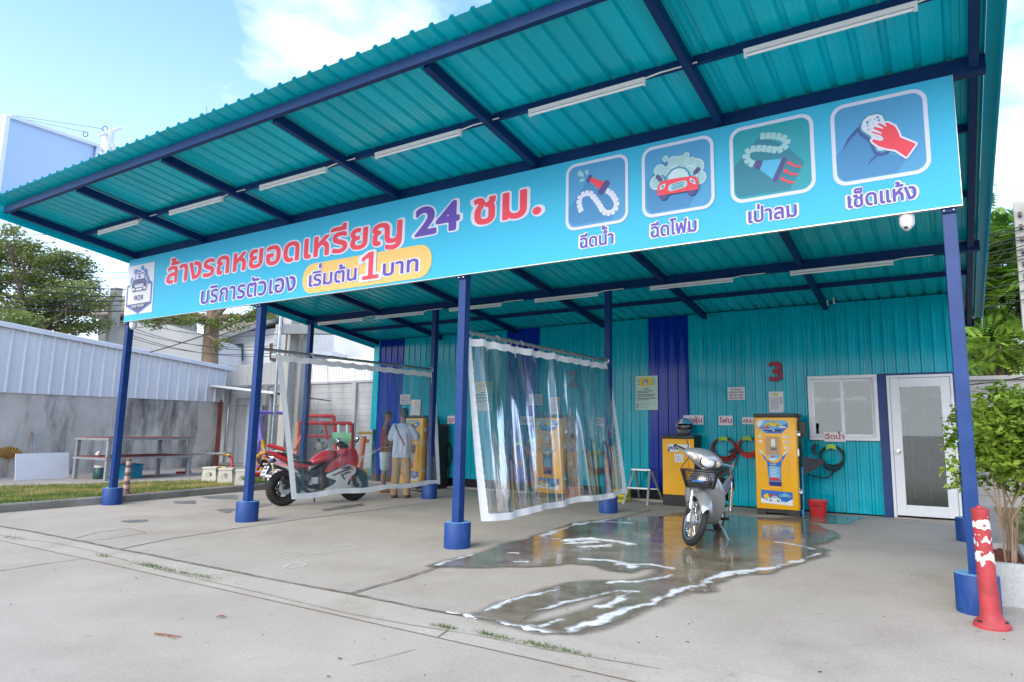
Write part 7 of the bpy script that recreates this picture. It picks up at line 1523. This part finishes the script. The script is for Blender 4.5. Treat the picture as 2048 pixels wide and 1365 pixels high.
for k in range(46): s_ = s0_ + (s1_-s0_)*k/45; mb.bar(mt(s_, z0_, -1.28), mt(s_, z2_-.05, -1.28), .035, .035, (0, 1, 0))
mb.bar(mt(s0_, z2_, -1.28), mt(s1_, z2_, -1.28), .06, .06); mb.build('balustrade', M['housewhite'], hb, world=True)
house('corrugated_building', 'white corrugated building between the first post and the tree trunk', 29, R(8), 262, [('wall', [(262, 800), (262, 640), (300, 640), (405, 668), (408, 800)], 'housewhite', 0, 5)])
house('grey_house', 'house with a tiled roof and shuttered wall left of the signboard', 31, R(0), 205, [('wall', [(196, 760), (196, 640), (262, 640), (262, 760)], 'housegrey', 0, 4), ('roof', [(165, 632), (215, 604), (268, 600), (268, 632), (200, 634)], 'rooftile', -.5, 5)])
house('far_house', 'pale gable end and roof edge peeping over the trees at right', 26, R(10), 1940, [('roof', [(1940, 430), (1960, 433), (2010, 446), (1990, 452), (1940, 447)], 'clad', -.3, 5), ('wall', [(1940, 447), (1990, 452), (1990, 760), (1940, 760)], 'housegrey', 0, 4)])
M['polecon'] = wallcon('pole_concrete', (.33, .32, .30), (.42, .41, .39), (.6, .59, .57))
up = thing('utility_pole', 'concrete double utility pole with a crossbeam behind the left curtain', 'utility pole', atd(580, 900, 21)); D = 20.5
for px, w2 in ((566, .15), (590, .13)):
    a, b = atd(px, 930, D), atd(px, 560, D); mb = MB(); mb.span((a.x-w2, a.y-w2, 0), (a.x+w2, a.y+w2, 6.6)); mb.build('column', M['polecon'], up, world=True, bevel=.02)
mb = MB(); mb.bar(atd(553, 659, D-.5), atd(672, 660, D-.1), .22, .28); mb.build('crossbeam', M['polecon'], up, world=True, bevel=.02)
for px in (574, 605): mb = MB(); mb.bar(atd(px, 668, D-.4), atd(px-4, 720, D-.2), .05, .10); mb.build('bracket', M['steel'], up, world=True)
mb = MB(); p = atd(557, 700, D-.6); mb.cyl((p.x, p.y, 0), (p.x, p.y, 6.4), .045, n=10); mb.build('conduit', M['steel'], up, world=True, smooth=50)
t = thing('utility_pole', 'short concrete pole left of the first post in front of the tiled house', 'utility pole', atd(205, 850, 27)); p = atd(205, 850, 27); mb = MB(); mb.span((p.x-.16, p.y-.13, 0), (p.x+.16, p.y+.13, 6.05)); mb.build('column', M['polecon'], t, world=True, bevel=.02)
p = at(2056, 600, 'y', 9.9); t = thing('utility_pole', 'concrete utility pole at the right edge carrying many cables', 'utility pole', (p.x, 9.9, 0)); mb = MB(); mb.add([(p.x+a, 9.9+b, z) for z, k in ((0, 1.25), (6.15, .8)) for a, b in ((-.13*k, -.1*k), (.13*k, -.1*k), (.13*k, .1*k), (-.13*k, .1*k))], [(3, 2, 1, 0), (4, 5, 6, 7), (0, 1, 5, 4), (1, 2, 6, 5), (2, 3, 7, 6), (3, 0, 4, 7)]); mb.build('column', M['polecon'], t, world=True)
for k in range(8): z = 4.05+.26*k; mb = MB(); mb.box((p.x-.02, 9.76, z), (.06, .08, .09)); mb.cyl((p.x-.02, 9.75, z-.02), (p.x-.02, 9.70, z-.02), .02, n=8); mb.build('insulator', M['engine'], t, world=True)
M['cable'] = mat('black_cable', (.02, .02, .022), .6)
def cable(a, b, sag, r_, label, group): 
    mb = MB(); mb.tube([a.lerp(b, s)+Vector((0, 0, -4*sag*s*(1-s))) for s in np.linspace(0, 1, 14)], r_, 5); o = mb.build('power_cable', M['cable'], loc=tuple(a)); tag(o, label, 'cable', group)
for k, (y0_, y1_) in enumerate(((468, 452), (475, 458), (488, 472), (495, 478), (507, 491), (514, 498), (526, 511), (533, 518), (560, 541), (580, 561), (600, 581), (615, 599))):
    cable(at(1900, y0_+6, 'y', 9.75), at(2060, y1_-3, 'y', 9.75), .06, .011, 'thin dark power cable running from the canopy edge to the right hand pole', 'cables on the right hand pole')
for k, (y0_, y1_) in enumerate(((551, 579), (566, 594), (588, 601), (607, 622), (470, 455), (520, 545), (535, 556), (596, 610))):
    cable(atd(-60, y0_, 23), atd(265, y1_, 24), .10, .016 if k < 4 else .009, 'dark power cable crossing in front of the big tree at far left', 'cables crossing the left hand tree')
for k, (y0_, y1_) in enumerate(((655, 700), (662, 690), (670, 712), (676, 705), (640, 668))): cable(atd(262, y0_, 25), atd(562, y1_, 21), .25, .010, 'thin sagging cable between the posts in front of the white houses', 'cables before the houses')
cable(atd(300, 705, 20), atd(506, 632, 14.8), .05, .014, 'pale taut cable rising to the top of the second front post', None); 
# billboard
M['bill'] = mat('billboard_sheet', (.42, .58, .85), .6, var=.03, scale=.2); M['billwire'] = mat('grey_wire', (.2, .24, .3), .6); M['billframe'] = mat('billboard_frame', (.66, .73, .82), .5)
t = thing('billboard', 'huge blank pale blue billboard on a mast, seen over the roof at far left', 'billboard', atd(150, 850, 36))
A, B, C_, D_ = atd(12, 232, 33), atd(192, 292, 38), atd(192, 396, 38), atd(2, 392, 33); A.z = A.z; D_.x, D_.y = A.x, A.y; C_.x, C_.y = B.x, B.y; n = (B-A).cross(Vector((0, 0, 1))).normalized()
mb = MB(); mb.add([p+n*s for s in (0, -.25) for p in (A, B, C_, D_)], [(0, 1, 2, 3), (7, 6, 5, 4), (0, 4, 5, 1), (1, 5, 6, 2), (2, 6, 7, 3), (3, 7, 4, 0)]); mb.build('sheet', M['bill'], t, world=True)
for nm, p, q in (('frame_edge', A, B), ('frame_edge', B, C_), ('frame_edge', C_, D_), ('frame_edge', D_, A)): mb = MB(); mb.bar(p+n*.02, q+n*.02, .35, .14); mb.build(nm, M['billframe'], t, world=True)
for px, y0_, w2 in ((209, 270, .10), (220, 262, .22)): p = atd(px, y0_, 38.5); mb = MB(); mb.cyl((p.x, p.y, 12.2), p, w2, n=12); mb.build('mast', M['billframe'], t, world=True, smooth=50)
mb = MB(); mb.bar(atd(196, 273, 38), atd(242, 256, 39), .12, .12); mb.build('mast_arm', M['billframe'], t, world=True)
for a, b in (((194, 296), (210, 302)), ((224, 288), (245, 335)), ((224, 312), (236, 340))): mb = MB(); mb.bar(atd(*a, 38.2), atd(*b, 38.6), .14, .14); mb.build('brace', M['billframe'], t, world=True)
for a, b in (((18, 230), (205, 258)), ((18, 232), (172, 265))): mb = MB(); mb.tube([atd(*a, 33), atd(*b, 38)], .012, 4); mb.build('stay_wire', M['billwire'], t, world=True)
for px, py in ((210, 258), (171, 269)): mb = MB(); mb.tube([atd(px+5*math.cos(a), py+5*math.sin(a), 38) for a in np.linspace(0, 6.28, 12)], .018, 4); mb.build('wire_loop', M['cable'], t, world=True)

# ================================================================ TREES AND PLANTS
M['bark'] = mat('tree_bark', (.15, .105, .07), .95, var=.35, scale=7, bump=.5, bscale=14, stretch=(1, 1, .4)); M['bark2'] = mat('pale_bark', (.26, .18, .12), .95, var=.25, scale=6, bump=.4, bscale=10, stretch=(1, 1, .3))
def leafmat(name, a, b, sc): return mat(name, a, .55, col2=b, scale=sc, lo=.38, hi=.62, trans=.38, spec=.35)
M['leaf_rain'] = leafmat('olive_leaves', (.12, .17, .045), (.29, .34, .11), .9); M['leaf_mid'] = leafmat('fresh_leaves', (.11, .19, .03), (.28, .36, .08), .8); M['leaf_fern'] = leafmat('pinnate_leaves', (.06, .16, .02), (.26, .44, .07), 1.1); M['leaf_bush'] = leafmat('shrub_leaves', (.10, .20, .02), (.34, .48, .06), 4.)
def leafquads(C_, size, up_bias=.5, asp=.5):
    n = len(C_); d = rng.normal(size=(n, 3)); d[:, 2] *= .45; d /= np.linalg.norm(d, axis=1)[:, None]; nn = rng.normal(size=(n, 3)); nn[:, 2] = np.abs(nn[:, 2]) + up_bias; nn -= (nn*d).sum(1)[:, None]*d; nn /= np.linalg.norm(nn, axis=1)[:, None]; s = np.cross(d, nn); L_ = size*(.6+.8*rng.random(n))[:, None]
    V = np.stack([C_, C_+d*L_*.5+s*L_*asp*.5, C_+d*L_ - nn*L_*.12, C_+d*L_*.5-s*L_*asp*.5], 1); return V.reshape(-1, 3), np.arange(4*n).reshape(n, 4)
def mesh_obj(name, V, F, m, par=None, base=None):
    me = bpy.data.meshes.new(name); V = np.asarray(V) - (np.array(base) if base is not None else 0); me.from_pydata(V.tolist(), [], F.tolist()); me.materials.append(m); o = bpy.data.objects.new(name, me); COL.objects.link(o)
    if par: o.parent = par
    return o
def tree(name, label, base, top_r, cl, leafsize, nleaf, m, bark, r0, fork, group=None, flat=.45):
    """cl: clump centres (Vector, radius). limbs run from the fork to every clump"""
    t = thing(name, label, 'tree', base, 0, group); mb = MB(); base = Vector(base)
    mb.tube([base, base.lerp(fork, .5)+Vector((.1, -.05, 0)), fork], [r0*1.15, r0*.95, r0*.8], 12); k = 0
    for c, r_ in cl:
        mid = fork.lerp(c, .5) + Vector((rng.normal()*.25, rng.normal()*.25, -.15)); mb.tube([fork, fork.lerp(mid, .5)+Vector((0, 0, .1)), mid, c], [r0*.5, r0*.32, r0*.2, r0*.05], 7)
        for q in range(5): e = c + Vector(rng.normal(size=3))*r_*.6; mb.tube([mid.lerp(c, .4+.1*q), mid.lerp(e, .6), e], [r0*.13, r0*.08, r0*.03], 5)
    mb.build('trunk', bark, t, world=True, smooth=60)
    P_ = []
    for c, r_ in cl:
        # each clump is a spray of small sub-tufts, so gaps of sky stay between them
        for q in range(max(4, int(9*r_))):
            d = rng.normal(size=3); d /= np.linalg.norm(d); s_ = np.array(c) + d*np.array([1, 1, flat])*r_*rng.random()**.5; k = max(8, int(nleaf*r_*r_/max(4, int(9*r_)))); P_.append(s_ + rng.normal(size=(k, 3))*np.array([.30, .30, .30*flat])*r_**.5*.8)
    V, F = leafquads(np.vstack(P_), leafsize); mesh_obj('crown', V, F, m, t, base); return t
D = 27.; cl = []
for px, py, r_ in ((-40, 500, 1.0), (10, 470, .5), (25, 520, .95), (60, 500, .7), (90, 520, .9), (-20, 560, 1.1), (40, 575, 1.1), (95, 560, 1.0), (140, 545, .75), (165, 525, .5), (120, 600, 1.0), (165, 585, .7), (190, 570, .4), (60, 620, 1.0), (150, 630, .8), (10, 640, .9), (100, 650, .8), (180, 655, .6), (-60, 620, 1.1), (190, 610, .4)):
    cl.append((atd(px, py, D+rng.normal()*1.0), r_))
b_ = atd(62, 850, D); tree('rain_tree', 'large spreading tree with fine olive leaves above the shed at far left', (b_.x, b_.y, 0), 0, cl, .12, 1700, M['leaf_rain'], M['bark'], .19, atd(66, 672, D))
D = 26.5; cl = []
for px, py, r_ in ((300, 640, .5), (335, 632, .6), (372, 640, .6), (310, 628, .5), (455, 648, .5), (485, 630, .7), (520, 622, .6), (545, 612, .6), (445, 690, .35), (350, 600, 1.0), (430, 560, 1.3), (500, 560, 1.2), (390, 500, 1.4), (470, 470, 1.5), (520, 500, 1.2), (420, 420, 1.4), (500, 400, 1.3), (450, 350, 1.2), (360, 440, 1.1)): cl.append((atd(px, py, D+rng.normal()*.6), r_))
for px, py, r_ in ((345, 287, .30), (352, 300, .35), (393, 262, .30), (404, 270, .35)): cl.append((atd(px, py, D), r_))
b_ = atd(415, 850, D); tree('shade_tree', 'tree with a thick pale trunk behind the picket fence and below the signboard', (b_.x, b_.y, 0), 0, cl, .12, 1000, M['leaf_mid'], M['bark2'], .30, atd(424, 640, D))
def frond(mb_, p, d, ln, nl, w_):
    d = d.normalized(); s = d.cross(Vector((0, 0, 1))); s = s.normalized() if s.length > .1 else Vector((1, 0, 0)); u = s.cross(d)
    for i in range(nl):
        t_ = (i+.8)/nl; c = p + d*ln*t_ + Vector((0, 0, -.25*ln*t_*t_)); l = ln*.30*math.sin(math.pi*(.18+.75*t_))
        for q in (-1, 1):
            e = (s*q + d*.45 - u*.15).normalized(); f = e.cross(u).normalized(); mb_.add([c, c+e*l*.5+f*w_*l, c+e*l, c+e*l*.5-f*w_*l], [(0, 1, 2, 3)])
def fern_tree(name, label, base, ctrs, n, ln, m):
    t = thing(name, label, 'tree', base); base = Vector(base); mb = MB(); fork = base + Vector((0, 0, 2.2)); mb.tube([base, fork], [.16, .12], 10)
    for c, r_ in ctrs: mb.tube([fork, fork.lerp(c, .5)+Vector((0, 0, .2)), c], [.08, .05, .015], 6)
    mb.build('trunk', M['bark'], t, world=True, smooth=60); mb = MB(); tot = sum(r_**2 for _, r_ in ctrs)
    for c, r_ in ctrs:
        for k in range(int(n*r_*r_/tot)):
            d = Vector(rng.normal(size=3)).normalized(); d.z = d.z*.6+.1; p = c + Vector((d.x, d.y, d.z*.85))*r_*rng.uniform(.25, 1.); frond(mb, p, d + Vector((rng.normal()*.4, rng.normal()*.4, -.15)), ln*rng.uniform(.7, 1.25), 9, .26)
    mb.build('crown', m, t, world=True); return t
def cr(lst, D): return [(atd(px, py, D+rng.normal()*.5), r_) for px, py, r_ in lst]
b_ = atd(1985, 850, 19.5); fern_tree('acacia_tree', 'dense green tree with long feathery leaves behind the right hand wall', (b_.x, b_.y, 0), cr([(1950, 480, .75), (2000, 470, .8), (2030, 450, .5), (1960, 540, .9), (2020, 540, .9), (2050, 480, .7), (1945, 600, .8), (1990, 620, .9), (2040, 610, .9), (1960, 680, .7), (2010, 690, .9), (2060, 690, .9), (1985, 735, .5), (1930, 720, .5), (2070, 560, 1.0), (1920, 560, .8)], 19.5), 2300, .52, M['leaf_fern'])
b_ = atd(1900, 850, 22); fern_tree('tall_acacia', 'feathery tree top peeping out beside the right edge of the roof', (b_.x, b_.y, 0), cr([(1940, 370, .35), (1962, 375, .25), (1900, 400, .9), (1870, 420, .9), (1850, 500, 1.1)], 22), 260, .55, M['leaf_fern'])
b_ = atd(2030, 850, 15.9); fern_tree('young_acacia', 'bright green feathery sapling just above the coping of the right hand wall', (b_.x, b_.y, 0), [(atd(2000, 692, 16.2), .45), (atd(2035, 700, 16.2), .4), (atd(1962, 722, 16.), .25)], 110, .55, M['leaf_bush'])
# planter with shrub
M['planter'] = concrete('planter_concrete', (.36, .37, .39), (.46, .47, .48), (.85, .85, .85), 1.5); M['mulch'] = mat('red_brown_mulch', (.16, .05, .025), .95, var=.5, scale=40, bump=.8, bscale=60)
pt = thing('planter', 'grey concrete planter box with brown mulch behind the right front post', 'planter', (13.36, .9, 0)); mb = MB()
for a, b in (((13.10, .33, 0), (13.52, .39, .34)), ((13.10, 1.49, 0), (13.52, 1.55, .34)), ((13.10, .391, 0), (13.15, 1.489, .34)), ((13.47, .391, 0), (13.52, 1.489, .34))): mb.span(a, b)
mb.build('box', M['planter'], pt, world=True); mb = MB(); mb.grid([[(x, y, .28+.012*math.sin(x*60)+.012*math.cos(y*47)) for x in np.linspace(13.151, 13.469, 10)] for y in np.linspace(.392, 1.488, 24)]); mb.build('mulch', M['mulch'], pt, world=True, smooth=60)
def shrub(name, label, base, stems, ctrs, n, size, m, cat='shrub'):
    t = thing(name, label, cat, base); base = Vector(base); mb = MB()
    for k in range(stems):
        c, r_ = ctrs[k % len(ctrs)]; a = rng.random()*6.28; p = base + Vector((.05*math.cos(a), .05*math.sin(a), 0)); e = c + Vector(rng.normal(size=3))*r_*.45; mb.tube([p, p + Vector((rng.normal()*.03, rng.normal()*.03, .4*(e.z-p.z))), p.lerp(e, .75)+Vector((0, 0, .1)), e], [.010, .009, .007, .003], 6)
    mb.build('stems', M['bark2'], t, world=True, smooth=60); P_ = []; tot = sum(r_**2 for _, r_ in ctrs)
    for c, r_ in ctrs:
        nb = int(26*r_/.3)
        for q in range(nb): d = rng.normal(size=3); d /= np.linalg.norm(d); s_ = np.array(c) + d*r_*rng.random()**.4; k = max(3, int(n*r_*r_/tot/nb)); P_.append(s_ + rng.normal(size=(k, 3))*.045)
    V, F = leafquads(np.vstack(P_), size, .4, .55); mesh_obj('leaves', V, F, m, t, base); return t
shrub('potted_shrub', 'leafy green shrub growing from the planter at the right edge', (13.38, .75, .29), 10, [(Vector((13.25, .8, 1.50)), .26), (Vector((13.52, .9, 1.42)), .30), (Vector((13.40, 1.2, 1.62)), .24), (Vector((13.62, .7, 1.28)), .26), (Vector((13.16, 1.1, 1.30)), .20), (Vector((13.75, 1.1, 1.5)), .3), (Vector((13.46, 1.0, 1.12)), .24), (Vector((13.08, .75, 1.05)), .13), (Vector((13.70, .75, .95)), .2), (Vector((13.34, .72, 1.2)), .22)], 7500, .065, M['leaf_bush'])
shrub('hedge_shrub', 'dense green bush behind the planter against the pale block wall', (14.05, 2.6, 0), 14, [(Vector((13.7, 2.2, 1.25)), .4), (Vector((14.1, 2.6, 1.35)), .5), (Vector((14.5, 2.8, 1.1)), .5), (Vector((13.9, 2.4, .7)), .4), (Vector((14.3, 2.2, .6)), .45), (Vector((13.62, 2.9, 1.55)), .3)], 7000, .07, M['leaf_bush'])
flatpoly('weedy_soil', [(13.56, .2), (30, -.5), (30, 9), (13.56, 9)], .006, M['soil'])
grass('weeds_ground', 16000, (13.62, 16.5), (.6, 6), (.02, .16), .016, M['weed'], lambda x, y: np.clip(.5+1.3*vnoise(x, y, 1.4, 3, 4), 0, 1), .006)
# flexible traffic posts
M['postred'] = mat('faded_red_post', (.40, .042, .05), .6, var=.2, scale=5, col2=None); M['tape'] = mat('worn_white_tape', (.72, .72, .72), .5); M['pinkpost'] = mat('faded_brown_post', (.20, .10, .095), .7, var=.2); M['pinktape'] = mat('faded_pink_tape', (.48, .32, .30), .7)
def tpost(loc, rz, label, m, mt_, h, bands, torn, tilt):
    t = thing('traffic_post', label, 'traffic post', loc, rz); t.rotation_euler = (tilt[0], tilt[1], rz); s = h/.76
    mb = MB(); mb.lathe([(.106, 0), (.108, .012), (.100, .03), (.072, .055), (.062, .08), (.060, .12), (.049, .56), (.049, .70), (.052, .705), (.052, .735), (.040, .742), (.018, .745), (.016, .758), (0, .76)], 36); mb.v = [(x*s, y*s, z*s) for x, y, z in mb.v]; mb.build('post', m, t, smooth=35)
    for a in (30, 150, 270): mb = MB(); mb.ell((.086*s*math.cos(R(a)), .086*s*math.sin(R(a)), .042*s), (.022*s, .012*s, .006*s), 12, 6, (0, 0, R(a+90))); mb.build('bolt_slot', M['black'], t, smooth=60)
    for z0_, z1_ in bands:
        mb = MB(); res = .006; U = np.arange(0, 2*math.pi*.052+res, res); Zv = np.arange(z0_-.01, z1_+.01, res); Ug, Zg = np.meshgrid(U, Zv); F_ = np.minimum(Zg-z0_, z1_-Zg) + (torn*vnoise(Ug*9, Zg*9, 4., 3, int(z0_*100)) - torn*.28 if torn else 0)
        march(mb, F_, 0, Zv[0], res, lambda u_, z: tuple(q*s for q in ((.0505+(.0115*(.56-z)/.44 if z < .56 else 0))*math.cos(u_/.052), (.0505+(.0115*(.56-z)/.44 if z < .56 else 0))*math.sin(u_/.052), z)), False); mb.build('tape_band', mt_, t, smooth=60)
    return t
tpost((13.17, -.42, .005), R(70), 'faded red traffic post with torn white bands before the right front post', M['postred'], M['tape'], .86, ((.60, .69), (.50, .575), (.39, .47)), .06, (R(-1), R(-2)))
tpost((-.40, .42, GZ), 0, 'faded brown and pink traffic post behind the first front post', M['pinkpost'], M['pinktape'], .66, ((.62, .70), (.46, .56), (.28, .38), (.12, .2)), 0, (0, R(1)))
